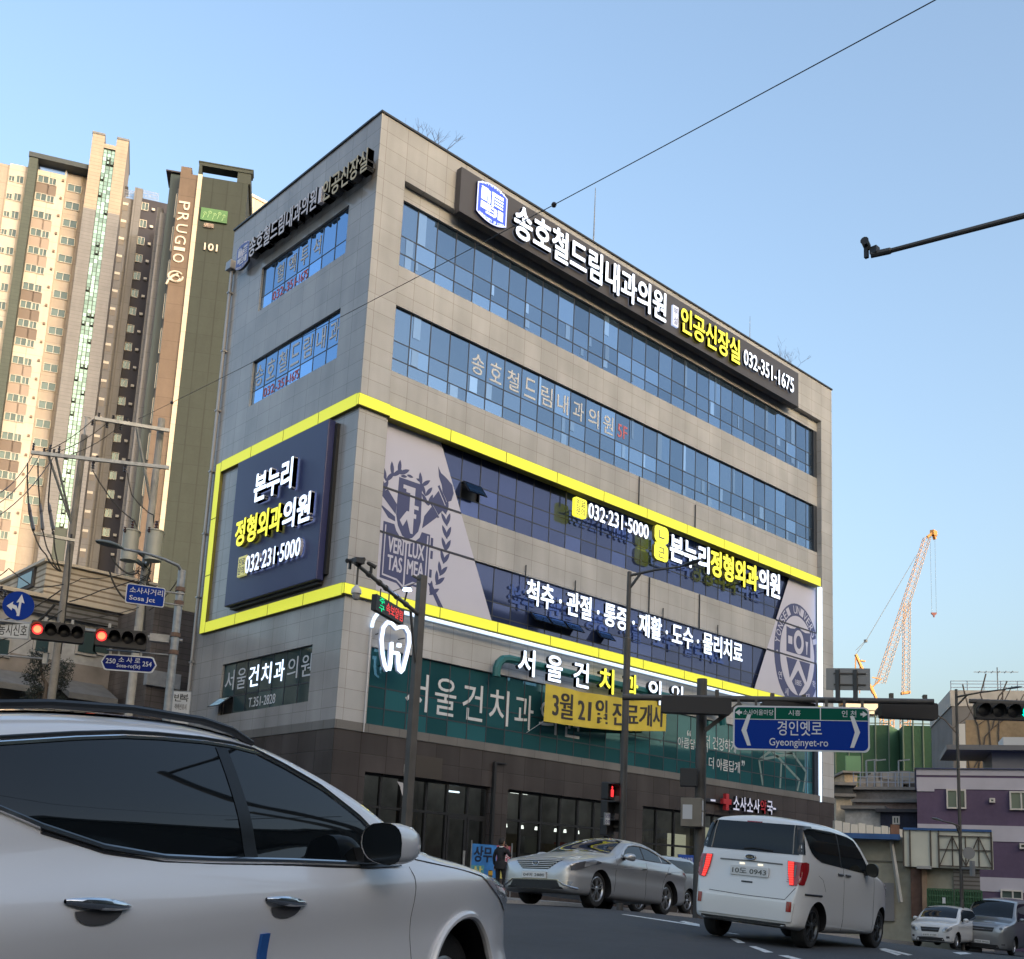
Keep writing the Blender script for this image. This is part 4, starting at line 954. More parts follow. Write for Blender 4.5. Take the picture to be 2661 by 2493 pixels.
        mb = MB(); mb.box(x+L*.1, x+L*.75, min(sg*y0, sg*(y0-.1)), max(sg*y0, sg*(y0-.1)), z-h*.45, z-h*.1); mb.build('mirror_stalk', blackpl, m_); return m_

pearl = mat('paint_white', (.80, .80, .81), .28, 0, coat=1.0, noise=(2, .015), croug=.02, spec=.5)
creamw = mat('paint_cream_white', (.74, .735, .72), .3, 0, coat=1.0, croug=.03)
silver = mat('paint_silver', (.56, .56, .565), .36, .7, coat=.5, croug=.04)
vansil = mat('paint_van_silver', (.26, .265, .275), .34, .6, coat=.8)
lampg = mat('headlamp', (.42, .44, .47), .12, .3, coat=1.0); lampd = mat('lamp_dark', (.12, .12, .13), .12, .2, coat=1.0)
tail_on = mat('tail_lit', (.5, .01, .01), .3, emis=(1, .04, .02), es=1.6*EK); tail_off = mat('tail_red', (.28, .008, .012), .15, coat=1.0)

# --- white SUV close by on the left
suv = Car('white_suv', 'large white crossover car passing close by, its side filling the lower left', (-14.709, -22.53, .112, R_(22.41), R_(-3.07), R_(-1.51)),
    top=[(1.16, .5), (1.14, .64), (1.08, .76), (.88, .87), (.5, .955), (.15, 1.03), (-.25, 1.10), (-.5, 1.17), (-.64, 1.255), (-.92, 1.40), (-1.17, 1.495), (-1.39, 1.56), (-1.6, 1.60), (-1.94, 1.625), (-2.46, 1.605), (-2.8, 1.57), (-3.3, 1.50), (-3.6, 1.42), (-3.78, 1.1), (-3.83, .9), (-3.86, .6)],
    bot=[(1.16, .30), (.9, .24), (.5, .24), (-.5, .24), (-2.4, .25), (-3.4, .3), (-3.86, .4)],
    plan=[(1.16, .34), (1.1, .52), (1.0, .66), (.85, .77), (.6, .85), (.3, .905), (0, .935), (-.5, .94), (-1.5, .935), (-2.7, .945), (-3.3, .91), (-3.7, .83), (-3.86, .74)],
    inset=[(.2, .09), (.32, .03), (.42, .012), (.55, .034), (.7, .034), (.82, .016), (.90, .002), (.94, .0), (.985, .008), (1.04, .045), (1.09, .075), (1.25, .11), (1.4, .165), (1.55, .235), (1.64, .285), (1.8, .34)],
    paintm=pearl, wb=2.70, wr=.35, ww=.23, track=.77, arch=.41, round_=.07, cz=.36, rk=.55, crownf=[(-3.8, .03), (-3.0, .055), (-1.9, .055), (-1.45, .03), (-1.1, -.005), (-.6, -.02), (-.3, .02), (.3, .05), (1.2, .05)])
DL = [(-3.12, 1.345), (-2.95, 1.275), (-2.78, 1.215), (-2.53, 1.15), (-2.25, 1.112), (-2.0, 1.10), (-1.5, 1.085), (-.95, 1.062), (-.74, 1.065)]
DU = [(-3.12, 1.43), (-2.85, 1.465), (-2.55, 1.505), (-2.32, 1.53), (-2.13, 1.54), (-1.88, 1.545), (-1.7, 1.54), (-1.56, 1.525), (-1.39, 1.47), (-1.16, 1.385), (-.92, 1.255), (-.79, 1.16), (-.74, 1.10)]
for sg in (-1, 1):
    suv.patch('side_window', carglass, suv.side, DL, DU, d=.005, n=44, m=8, sg=sg)
    suv.patch('window_pillar', mat('pillar_black', (.006, .006, .007), .35, spec=.3), suv.side, [(-1.80, 1.10), (-1.72, 1.10)], [(-1.82, 1.54), (-1.75, 1.54)], d=.008, n=3, m=10, sg=sg)
    wt = suv.line('window_trim', chrome, suv.side, DL, .011, .004, sg); suv.line('window_trim', chrome, suv.side, [(u, v+.008) for u, v in DU], .010, .004, sg)
    suv.line('window_seal', blackpl, suv.side, [(u, v+.026) for u, v in DU], .008, .001, sg); suv.line('window_seal', blackpl, suv.side, [(u, v-.018) for u, v in DL[2:]], .006, .001, sg)
    mb = MB(); mb.tube([(x, sg*(suv.Y(x, suv.ft(x))-.0+.02), suv.ft(x)+.025+dz) for x, dz in ((-1.5, -.03), (-1.62, .0), (-1.8, .008), (-2.2, .012), (-2.6, .012), (-3.1, .01), (-3.4, -.02))], .017, 8); mb.build('roof_rail', blackpl, suv.t, smooth=True)
    MATS.get('roof_dark') or mat('roof_dark', (.012, .014, .02), .15, coat=1)
    0 and suv.patch('', None, suv.top, [(x, sg*.50) for x in (-.75, -1.2, -2.0, -3.3)], [(x, sg*(suv.Y(x, suv.ft(x))-.04)) for x in (-.75, -1.2, -2.0, -3.3)], d=.006, build=False, n=24)
suv.patch('windscreen', carglass, suv.top, [(-.52, -.62), (-.52, .62)], [(-1.12, -.56), (-1.12, .56)], d=.006, n=14, m=10)
suv.patch('roof_glass', MATS['roof_dark'], suv.top, [(-1.2, -.6), (-1.2, .6)], [(-3.3, -.56), (-3.3, .56)], d=.009, n=10, m=16)
for x_, z_ in ((-2.62, .958), (-1.62, .915)):
    mb = MB(); rows = []
    for i in range(13):
        t = i/12; u = x_-.135+.27*t; w_ = .020*math.sin(math.pi*min(1, max(0, .06+.9*t)))**.6; out = .012+.030*math.sin(math.pi*t)**.7; zc = z_+.012-.03*(t-.5)
        rows.append([(u, -(suv.Y(u, zc)+out*(.55+.45*math.cos(a))-.004), zc+w_*math.sin(a)) for a in np.linspace(0, 2*math.pi, 11)[:-1]])
    mb.grid(rows, 0, closed=True); h = mb.build('door_handle', chrome, suv.t, smooth=True)
    mb = MB(); pts = [(x_-.10+.2*(.5-.5*math.cos(math.pi*i/12)), z_-.012) for i in range(13)]
    suv.patch('handle_recess', mat('recess_grey', (.10, .10, .105), .4), suv.side, [(x_+.10*math.cos(a), z_-.01-.045*math.sin(a)) for a in np.linspace(math.pi, 0, 12)], [(x_+.10*math.cos(a), z_-.006) for a in np.linspace(math.pi, 0, 12)], d=.003, n=14, m=3, parent=h)
suv.mirror(-1, -1.04, 1.155, .91, 1.125, .185, .27, pearl)
suv.mirror(1, -1.06, 1.155, .90, 1.15, .20, .30, pearl)
suv.patch('mirror_base', blackpl, suv.side, [(-1.02, 1.045), (-.66, 1.045)], [(-1.0, 1.10), (-.66, 1.09)], d=.012, n=6, m=3)
suv.patch('door_guard', mat('blue_foam', (.03, .12, .42), .8), suv.side, [(-1.76, .71), (-1.712, .71)], [(-1.76, .81), (-1.712, .81)], d=.014, n=4, m=4, thick=.015)
for sg in (-1, 1):
    suv.patch('headlight', lampg, suv.side, [(.16, .985), (.34, .90), (.52, .84), (.72, .76), (.86, .72)], [(.16, .99), (.40, .955), (.62, .91), (.80, .845), (.93, .79)], d=.006, n=16, m=4, sg=sg)
    suv.line('panel_gap', blackpl, suv.side, [(-.50, 1.075), (-.1, 1.02), (.22, .965), (.5, .915)], .004, .0, sg)
    suv.line('panel_gap', mat('gap_grey', (.22, .22, .23), .6), suv.side, [(-.58, 1.04), (-.60, .8), (-.55, .5), (-.5, .3)], .0022, .0005, sg, n=30)
    mb = MB(); mb.tube([(.415*math.cos(a), sg*(suv.Y(.415*math.cos(a), .36+.415*math.sin(a))+.004), .36+.415*math.sin(a)) for a in np.linspace(.1, math.pi-.1, 24)], .022, 8); mb.build('arch_lip', pearl, suv.t, smooth=True)
suv.patch('grille', blackpl, suv.front, [(-.42, .55), (.42, .55)], [(-.5, .74), (.5, .74)], d=.006, n=10, m=4)

# --- silver sedan
sed = Car('silver_sedan', 'silver saloon car coming towards the viewer with a chrome slatted grille', (-3.2086, -13.0342, .6803, 3.3516, -.0485, .0091),
    top=[(.92, .52), (.90, .60), (.86, .70), (.74, .77), (.4, .85), (0, .925), (-.4, .985), (-.58, 1.03), (-.95, 1.21), (-1.25, 1.325), (-1.6, 1.375), (-2.0, 1.38), (-2.4, 1.31), (-2.8, 1.18), (-3.1, 1.08), (-3.35, 1.02), (-3.65, .985), (-3.78, .93), (-3.85, .75), (-3.88, .5)],
    bot=[(.92, .26), (.7, .19), (.3, .19), (-1, .19), (-3, .2), (-3.6, .28), (-3.88, .36)],
    plan=[(.92, .44), (.89, .62), (.80, .76), (.6, .845), (.3, .895), (0, .912), (-1.4, .918), (-2.9, .912), (-3.4, .87), (-3.75, .77), (-3.88, .64)],
    inset=[(.15, .11), (.22, .05), (.32, .02), (.5, .02), (.62, .034), (.74, .026), (.80, .0), (.835, .004), (.88, .024), (.96, .05), (1.02, .085), (1.1, .13), (1.2, .19), (1.3, .25), (1.38, .31), (1.5, .36)],
    paintm=silver, wb=2.795, wr=.33, ww=.2, track=.79, arch=.365, crown=.065, round_=.06)
D0 = [(-.80, 1.0), (-1.2, 1.015), (-1.6, 1.02), (-2.1, 1.025), (-2.45, 1.03), (-2.92, 1.05)]
D1 = [(-.82, 1.03), (-1.0, 1.15), (-1.22, 1.245), (-1.5, 1.29), (-1.82, 1.30), (-2.1, 1.275), (-2.4, 1.205), (-2.65, 1.135), (-2.92, 1.06)]
for sg in (1, -1):
    sed.patch('side_window', carglass, sed.side, D0, D1, d=.005, n=30, m=6, sg=sg)
    sed.line('window_trim', mat('bright_trim', (.78, .79, .80), .3, .5), sed.side, D1, .018, .010, sg); sed.line('window_trim', chrome, sed.side, D0, .007, .005, sg)
    sed.line('window_pillar', blackpl, sed.side, [(-1.72, 1.02), (-1.78, 1.29)], .03, -.018, sg); sed.line('window_pillar', silver, sed.side, [(-2.50, 1.03), (-2.48, 1.17)], .016, -.006, sg)
    sed.patch('headlight', lampd, sed.side, [(.08, .80), (.35, .735), (.6, .65), (.82, .605)], [(.08, .82), (.30, .85), (.55, .805), (.84, .72)], d=.006, n=14, m=5, sg=sg)
    sed.patch('headlight_lens', lampg, sed.side, [(.25, .768), (.55, .69)], [(.24, .828), (.55, .775)], d=.012, n=4, m=4, sg=sg)
    sed.patch('tail_light', tail_off, sed.side, [(-3.80, .80), (-3.45, .88)], [(-3.80, .92), (-3.42, .90)], d=.006, n=8, m=4, sg=sg)
    for gx in ((-.52, -.52, -.45), (-1.74, -1.72, -1.70)): sed.line('panel_gap', blackpl, sed.side, [(gx[0], .97), (gx[1], .6), (gx[2], .26)], .004, -.001, sg)
    sed.line('panel_gap', blackpl, sed.side, [(-2.78, .98), (-2.55, .78), (-2.42, .5)], .004, -.001, sg)
    for hx_ in (-1.55, -2.62): sed.line('door_handle', chrome if hx_ > -9 else silver, sed.side, [(hx_-.11, .835), (hx_+.08, .82)], .014, .012, sg)
    sed.line('side_crease', silver, sed.side, [(-.35, .755), (-1.2, .80), (-2.4, .85), (-3.3, .90)], .006, -.001, sg)
    sed.mirror(sg, -.86, 1.0, .90, 1.11, .14, .17, silver)
    sed.line('fog_trim', chrome, sed.front, [(sg*.50, .42), (sg*.62, .34), (sg*.80, .29)], .016, .008); sed.patch('fog_lamp', lampg, sed.front, [(sg*.56, .34), (sg*.72, .32)], [(sg*.58, .40), (sg*.76, .41)], d=.01, n=4, m=3)
sed.patch('windscreen', carglass, sed.top, [(-.56, -.68), (-.50, -.3), (-.49, 0), (-.50, .3), (-.56, .68)], [(-1.30, -.56), (-1.30, .56)], d=.006, n=16, m=10)
sed.patch('rear_window', carglass, sed.top, [(-2.35, -.56), (-2.35, .56)], [(-3.15, -.62), (-3.15, .62)], d=.006, n=10, m=8)
gr = sed.patch('grille', blackpl, sed.front, [(-.28, .612), (.28, .612)], [(-.52, .80), (.52, .80)], d=.004, n=14, m=6)
for k in range(5):
    v = .635+.036*k; hw = .28+.22*(v-.612)/.188; sed.line('grille_bar', MATS['bright_trim'], sed.front, [(-hw, v), (0, v), (hw, v)], .008, .014, parent=gr)
mb = MB(); a_ = sed.front(0, .715, .03); mb.tube([(a_[0], .07*math.cos(t), .715+.037*math.sin(t)) for t in np.linspace(0, 2*math.pi, 24)], .006, 6)
mb.tube([(a_[0], -.03, .69), (a_[0], -.015, .74)], .006, 6); mb.tube([(a_[0], .015, .69), (a_[0], .03, .74)], .006, 6); mb.tube([(a_[0], -.025, .712), (a_[0], .025, .72)], .006, 6); mb.build('emblem', chrome, sed.t)
sed.patch('lower_grille', blackpl, sed.front, [(-.55, .30), (.55, .30)], [(-.48, .415), (.48, .415)], d=.004, n=12, m=3)
sed.line('bumper_trim', chrome, sed.front, [(-.52, .43), (-.4, .432), (0, .432), (.4, .432), (.52, .43)], .010, .01)
sed.line('hood_line', silver, sed.top, [(.66, .42), (.2, .52), (-.45, .62)], .008, -.001); sed.line('hood_line', silver, sed.top, [(.66, -.42), (.2, -.52), (-.45, -.62)], .008, -.001)
sed.line('panel_gap', blackpl, sed.top, [(.70, -.5), (.74, 0), (.70, .5)], .004, .0); sed.patch('underbody_shade', blackpl, sed.front, [(-.62, .262), (.62, .262)], [(-.58, .30), (.58, .30)], d=.006, n=10, m=2)
sed.plate(sed.front, -.26, .26, .445, .56, '04버 2880')

# --- white box minivan with lit tail lamps
kv = Car('white_minicar', 'boxy white minicar seen from behind with lit red tail lamps', (-3.045, -18.666, .409, R_(9.99), R_(.97), R_(3.55)),
    top=[(.52, .5), (.50, .66), (.44, .82), (.3, .93), (0, 1.02), (-.25, 1.08), (-.42, 1.16), (-.7, 1.36), (-.92, 1.52), (-1.1, 1.585), (-1.4, 1.625), (-2.0, 1.645), (-2.5, 1.64), (-2.78, 1.615), (-2.86, 1.57), (-2.90, 1.45), (-2.945, 1.2), (-2.985, 1.08), (-3.01, .9), (-3.05, .7), (-3.08, .5), (-3.085, .34)],
    bot=[(.52, .26), (.3, .2), (-1, .2), (-2.8, .22), (-3.085, .26)],
    plan=[(.52, .44), (.46, .6), (.34, .70), (.1, .765), (-.3, .79), (-2.5, .797), (-2.8, .785), (-2.95, .755), (-3.04, .70), (-3.085, .62)],
    inset=[(.18, .07), (.28, .02), (.45, .0), (.7, .0), (.95, .01), (1.08, .03), (1.25, .06), (1.45, .105), (1.58, .145), (1.66, .18), (1.8, .22)],
    paintm=creamw, wb=2.52, wr=.29, ww=.175, track=.715, arch=.325, crown=.05, round_=.075, rims='dark')
S0 = [(-2.86, 1.50), (-2.74, 1.25), (-2.62, 1.175), (-2.40, 1.125), (-1.6, 1.095), (-.72, 1.06)]
S1 = [(-2.86, 1.545), (-2.5, 1.56), (-1.98, 1.57), (-1.3, 1.54), (-1.08, 1.50), (-.85, 1.33), (-.66, 1.16), (-.60, 1.08)]
for sg in (-1, 1):
    kv.patch('side_window', carglass, kv.side, S0, S1, d=.005, n=30, m=6, sg=sg)
    kv.line('window_pillar', blackpl, kv.side, [(-1.72, 1.09), (-1.74, 1.55)], .03, -.02, sg)
    kv.mirror(sg, -.86, 1.12, .80, .97, .19, .14, blackpl)
    for hx_ in (-1.78, -1.50): kv.line('door_handle', mat('handle_dark', (.06, .06, .065), .3), kv.side, [(hx_-.08, 1.0), (hx_+.08, 1.0)], .018, .008, sg)
    kv.line('panel_gap', blackpl, kv.side, [(-1.64, 1.08), (-1.64, .6), (-1.62, .25)], .004, -.001, sg); kv.line('panel_gap', blackpl, kv.side, [(-.42, 1.05), (-.44, .6), (-.40, .25)], .004, -.001, sg); kv.line('panel_gap', blackpl, kv.side, [(-2.55, .95), (-2.4, .90), (-2.3, .75)], .003, -.001, sg)
    kv.line('sliding_rail', blackpl, kv.side, [(-2.92, .69), (-2.42, .69)], .016, -.004, sg)
    lo = [(sg*.60, .785), (sg*.555, .95), (sg*.535, 1.10)]; hi = [(sg*.70, .79), (sg*.742, .95), (sg*.742, 1.09)]
    kv.patch('tail_light', tail_off, kv.side, [(-3.02, .80), (-2.95, .80), (-2.85, 1.0), (-2.83, 1.09)], [(-3.02, .83), (-3.005, .95), (-2.97, 1.09), (-2.9, 1.10)], d=.010, n=10, m=5, sg=sg)
    tl = kv.patch('tail_light', tail_off, kv.rear, lo, hi, d=.012, n=14, m=8)
    kv.patch('lit_band', tail_on, kv.rear, [(sg*.605, .795), (sg*.565, .95), (sg*.548, 1.09)], [(sg*.655, .795), (sg*.635, .95), (sg*.625, 1.09)], d=.022, n=14, m=3, parent=tl)
    for k in range(9):
        v = .83+.03*k; kv.line('lamp_rib', tail_off, kv.rear, [(sg*.56, v), (sg*.645, v)], .003, .024, parent=tl, n=2)
    kv.patch('reverse_lamp', lampd, kv.rear, [(sg*.642, .90), (sg*.638, 1.05)], [(sg*.668, .91), (sg*.668, 1.05)], d=.018, n=6, m=2, parent=tl)
    kv.patch('rear_reflector', tail_off, kv.rear, [(sg*.60, .45), (sg*.665, .45)], [(sg*.60, .58), (sg*.665, .58)], d=.034, n=4, m=4)
    kv.patch('headlight', lampg, kv.side, [(.05, .92), (.38, .72)], [(.02, 1.0), (.40, .84)], d=.006, n=8, m=4, sg=sg)
kv.patch('rear_window', carglass, kv.rear, [(-.665, 1.185), (.665, 1.185)], [(-.615, 1.572), (.615, 1.572)], d=.008, n=20, m=8)
for sg in (-1, 1): kv.line('glass_pillar', mat('pillar_tan', (.25, .23, .2), .4), kv.rear, [(sg*.585, 1.19), (sg*.555, 1.57)], .008, .010)
kv.line('rear_wiper', blackpl, kv.rear, [(-.30, 1.21), (-.05, 1.225), (.1, 1.21)], .010, .02)
kv.line('tailgate_garnish', mat('garnish', (.2, .2, .2), .3, .3), kv.rear, [(-.47, 1.045), (0, 1.05), (.42, 1.045)], .010, .003)
kv.patch('plate_lamp', emit('plate_lamp', (1, .75, .45), 1.4), kv.rear, [(.06, 1.0), (.13, 1.0)], [(.06, 1.02), (.13, 1.02)], d=.008, n=2, m=2); kv.patch('plate_lamp', MATS['plate_lamp'], kv.rear, [(-.2, 1.0), (-.13, 1.0)], [(-.2, 1.02), (-.13, 1.02)], d=.008, n=2, m=2)
kv.plate(kv.rear, -.30, .24, .855, .975, '10도 0943')
mb = MB(); a_ = kv.rear(-.015, 1.1, .014); mb.prism([(-.015+.075*math.cos(t), 1.1+.036*math.sin(t)) for t in np.linspace(0, 2*math.pi, 25)[:-1]], a_[0]-.01, a_[0]+.02, 0, lambda u, v, d: (d, u, v)); em = mb.build('emblem', blackpl, kv.t)
mb = MB(); mb.tube([(a_[0]-.012, -.015+.07*math.cos(t), 1.1+.033*math.sin(t)) for t in np.linspace(0, 2*math.pi, 25)], .005, 6); put_text(mb, 'KIA', -.045, .045, 1.085, 1.115, lambda p, q, d: (a_[0]-.012-d, -.015-p, q), 0, .004, bold=.02); mb.build('emblem_mark', chrome, em)
kv.line('panel_gap', blackpl, kv.rear, [(.52, .62), (0, .60), (-.56, .60), (-.68, .76)], .004, .0)
kv.patch('gate_handle', blackpl, kv.rear, [(-.09, .765), (.07, .765)], [(-.09, .785), (.07, .785)], d=.006, n=4, m=2)
for sg in (-1, 1):
    kv.patch('rear_window', carglass, kv.side, [(-2.955, 1.195), (-2.905, 1.195)], [(-2.90, 1.56), (-2.862, 1.56)], d=.016, n=4, m=8, sg=sg); kv.patch('side_window', carglass, kv.side, [(-2.90, 1.512), (-2.6, 1.535)], [(-2.89, 1.572), (-2.6, 1.58)], d=.012, n=8, m=3, sg=sg)
kv.patch('bumper', creamw, kv.rear, [(-.665, .325), (.665, .325)], [(-.69, .565), (.69, .565)], d=.028, n=24, m=6, thick=.03)
kv.patch('windscreen', carglass, kv.top, [(-.36, -.62), (-.36, .62)], [(-.98, -.58), (-.98, .58)], d=.006, n=10, m=8)
kv.patch('underbody_shade', blackpl, kv.rear, [(-.60, .262), (.60, .262)], [(-.60, .295), (.60, .295)], d=.006, n=12, m=2)  # black strip put in for the shadow under the rear bumper
kv.patch('brake_lamp', tail_off, kv.rear, [(-.1, 1.572), (.12, 1.572)], [(-.1, 1.585), (.12, 1.585)], d=.014, n=3, m=2)

# --- car parked behind the sedan, and three cars further down the road
grey_p = mat('paint_pale_blue', (.40, .43, .46), .3, .3, coat=.9)
def small_car(name, label, pose, pm, H=1.48, L=3.55, W=.80, wb=2.37, fo=.62, wr=.28, txt='32나 1609', hood=.86, cowl=-.35, ws=.62, van=False, lamps='round'):
    k = H/1.48; rear = fo-L; hz_ = hood
    c = Car(name, label, pose,
        top=[(fo, .48*k), (fo-.02, .62*k), (fo-.09, hz_-.1), (fo-.28, hz_-.02), (cowl+.1, hz_+.10), (cowl, hz_+.15), (cowl-ws*.55, hz_+.15+(H-hz_-.22)*.62), (cowl-ws, H-.09), (cowl-ws-.35, H-.045), ((cowl+rear)/2-.4, H-.05), (rear+.42, H-.10), (rear+.2, H-.2 if not van else H-.12), (rear+.06, hz_+.1), (rear+.01, .6), (rear, .42)],
        bot=[(fo, .24), (fo-.3, .18), (rear+.3, .2), (rear, .3)],
        plan=[(fo, W*.55), (fo-.05, W*.74), (fo-.2, W*.9), (fo-.5, W*.98), (0, W), (-wb, W), (rear+.2, W*.94), (rear, W*.8)],
        inset=[(.15, .08), (.3, .015), (.5, 0), (.8, .0), (hz_+.05, .03), (hz_+.3, .10), (H-.1, .19), (H+.2, .26)], paintm=pm, wb=wb, wr=wr, ww=.17, track=W-.085, arch=wr+.04, crown=.05, round_=.06)
    bz_ = hz_+.10
    lo = [(cowl-.12, bz_), (rear+.30, bz_+.03)]; hi = [(cowl-.2, bz_+.06), (cowl-ws*.75, H-.22), (cowl-ws-.2, H-.13), (rear+.55, H-.16), (rear+.30, H-.28)]
    for sg in (-1, 1):
        c.patch('side_window', carglass, c.side, lo, hi, d=.005, n=18, m=4, sg=sg); c.mirror(sg, cowl-.3, bz_+.03, W+.0, W+.17, .13, .12, pm)
        hw_, hh_, cy_, cz_ = (.155, .095, W*.70, hz_-.20) if lamps == 'round' else (.19, .13, W*.66, hz_-.17)
        ang = np.linspace(math.pi, 0, 13); hl_ = c.patch('headlight', lampg, c.front, [(sg*cy_+hw_*math.cos(a), cz_-hh_*math.sin(a)+.05*math.cos(a)*sg) for a in ang], [(sg*cy_+hw_*math.cos(a), cz_+hh_*math.sin(a)+.05*math.cos(a)*sg) for a in ang], d=.012, n=12, m=6)
        c.patch('lamp_bulb', lampd, c.front, [(sg*cy_+.06*math.cos(a), cz_-.05*math.sin(a)) for a in ang], [(sg*cy_+.06*math.cos(a), cz_+.05*math.sin(a)) for a in ang], d=.018, n=10, m=4, parent=hl_)
        c.patch('fog_lamp', lampd, c.front, [(sg*W*.68, .36), (sg*W*.80, .36)], [(sg*W*.68, .43), (sg*W*.80, .43)], d=.01, n=3, m=3)
    yt = c.Y(cowl-.05, c.ft(cowl-.05))*.92; c.patch('windscreen', carglass, c.top, [(cowl-.03, -yt), (cowl+.02, 0), (cowl-.03, yt)], [(cowl-ws*.93, -yt*.9), (cowl-ws*.93, yt*.9)], d=.006, n=12, m=8)
    g_ = c.patch('grille', blackpl, c.front, [(-W*.36, hz_-.30), (W*.36, hz_-.30)], [(-W*.42, hz_-.14), (W*.42, hz_-.14)], d=.006, n=8, m=3)
    c.line('grille_bar', chrome, c.front, [(-W*.38, hz_-.22), (W*.38, hz_-.22)], .010, .014, parent=g_)
    c.patch('lower_grille', blackpl, c.front, [(-W*.62, .25), (W*.62, .25)], [(-W*.55, .37), (W*.55, .37)], d=.006, n=8, m=2)
    c.plate(c.front, -.26, .26, .40, .51, txt, d=.025); return c
_p = at(1659, 2372, 28.0); _pk = (_p.x-.14, _p.y+.78, _p.z, R_(190), 0, 0)
small_car('parked_hatchback', 'pale grey car parked at the kerb, mostly hidden behind the silver saloon', _pk, grey_p, H=1.55, L=4.1, W=.88, wb=2.6, wr=.32, hood=.95)
small_car('small_hatchback', 'small white hatchback waiting in the right distance beside the silver van', (20.02, -8.948, -.526, R_(189.76), 0, 0), mat('paint_plain_white', (.62, .63, .64), .3, coat=.9), txt='63머 0189')
small_car('silver_van', 'silver van with a dark windscreen waiting in the distance on the right', (22.804, -9.592, -.682, R_(189.8), R_(2), R_(-2)), vansil, H=1.925, L=5.12, W=.95, wb=3.2, fo=.85, wr=.33, txt='70바 8466', hood=1.12, cowl=-.25, ws=.75, van=True, lamps='tall')
small_car('white_truck_cab', 'white car cut off by the right edge beside the silver van', (22.9, -12.3, -.72, R_(190), 0, 0), MATS['paint_plain_white'], H=1.6, L=4.3, W=.88, wb=2.6, fo=.8, wr=.31, hood=.95, txt='28하 5031')
# ------------------------------------------------------------------ street furniture
RLz = zoom(0, 1450, .25151); R2z = zoom(0, 1000, .37594); R3z = zoom(1180, 1980, .34205); R4z = zoom(1760, 1980, .29175); R5z = zoom(2100, 1700, .42597); R6z = zoom(2060, 1300, .32225); R7z = zoom(850, 1400, .26853); RSz = zoom(1860, 1780, .2213)
def frame(pl, tl, pr):
    """upright plane through two photo pixels of equal height; T(u, v, d): along, up, towards the viewer"""
    A = at(*pl, tl); d = ray(*pr); B = CAM+d*((A.z-CAM.z)/d.z); U = Vector((B.x-A.x, B.y-A.y, 0)); W = U.length; U.normalize(); N = Vector((U.y, -U.x, 0))
    if N.dot(CAM-A) < 0: N = -N
    return (lambda u, v, d=0: tuple(A+U*u+Vector((0, 0, v))+N*d)), W, A, U, N
def tbox(mb, T, u0, u1, v0, v1, d0, d1, m=0): return mb.box(u0, u1, v0, v1, d0, d1, m, T)
def base_at(p, t):                                        # ground point under a pixel seen at depth t
    P = at(*p, t); return Vector((P.x, P.y, gz(P.x, P.y)))
def cyl_pole(mb, P, ztop_, r0, r1, n=12, m=0): return mb.tube([(P.x, P.y, P.z-.2), (P.x, P.y, ztop_)], [r0, r1], n, m)
lens_off = mat('lens_dark', (.012, .012, .014), .35); red_on = emit('red_lamp', (1.0, .035, .03), 1.5); red_core = emit('red_core', (1.0, .22, .07), 2.2); green_on = emit('green_lamp', (.02, .95, .45), 2.2)
housing = mat('signal_housing', (.022, .022, .024), .5)
def signal_head(name, label, T, W, H, lit=None, colr=None, group=None, hang=None, n=4):
    t = thing(name, label, 'traffic light', loc=T(W/2, 0, 0), group=group)
    mb = MB(); mb.prism(rrect(0, W, -H/2, H/2, .05), -.12, .12, 0, lambda u, v, d: T(u, v, d)); mb.build('housing', housing, t, bevel=.01)
    for k in range(n):
        u = W*(k+.5)/n; r = min(H*.40, W/n*.42); TT = lambda a, b, h, u=u: T(u+a, b, h)
        mb = MB(); on_ = k == lit; mb.lathe([(0, .145), (r*.6, .14), (r, .122)], 24, 0, TT); mb.build('lens', colr if on_ else lens_off, t, smooth=True)
        if on_: mb = MB(); mb.lathe([(0, .151), (r*.62, .147), (r*.72, .14)], 20, 0, TT); mb.build('lamp_glow', red_core if colr is red_on else colr, t, smooth=True)
        mb = MB(); rows = []
        for i in range(17):
            a = R_(-25+230*i/16); rows.append([TT(r*1.08*math.cos(a), r*1.08*math.sin(a), h_) for h_ in (.12, .12+.26*(.55+.45*max(0, math.sin(a))))])
        mb.grid(rows); mb.build('visor', housing, t, smooth=True, recalc=False)
    if hang: mb = MB(); [tbox(mb, T, W*f-.03, W*f+.03, H/2, H/2+hang, -.03, .03) for f in (.25, .75)]; mb.build('bracket', galv, t)
    return t
# left mast with its arms
P = base_at(RLz(1880, 160), 26); Pm = P
t = thing('signal_mast', 'grey steel mast with a signal arm and curved lamp arm left of the building', 'signal mast', loc=P)
mb = MB(); ztm = ztop(P, RLz(1880, 130)[1]); cyl_pole(mb, P, ztm, .105, .088, 14); mb.build('pole', galv, t)
for yy in (360, 500, 830, 1010): mb = MB(); z = ztop(P, RLz(0, yy)[1]-8); mb.tube([(P.x, P.y, z-.05), (P.x, P.y, z+.05)], .115, 12); mb.build('clamp', mat('rusty_clamp', (.16, .10, .07), .7), t)
Ta, Wa, A0, Ua, Na = frame(RLz(-220, 625), 24.6, RLz(1885, 860))
mb = MB(); mb.tube([Ta(0, 0), Ta(Wa, 0)], [.038, .05], 10); tbox(mb, Ta, Wa-.75, Wa-.3, -.09, .09, -.1, .1); mb.build('signal_arm', galv, t)
Tb, Wb, *_ = frame(RLz(1100, 950), 25.4, RLz(1830, 1010)); mb = MB(); mb.tube([Tb(0, 0), Tb(Wb, 0)], .02, 8); mb.build('sign_arm', galv, t)
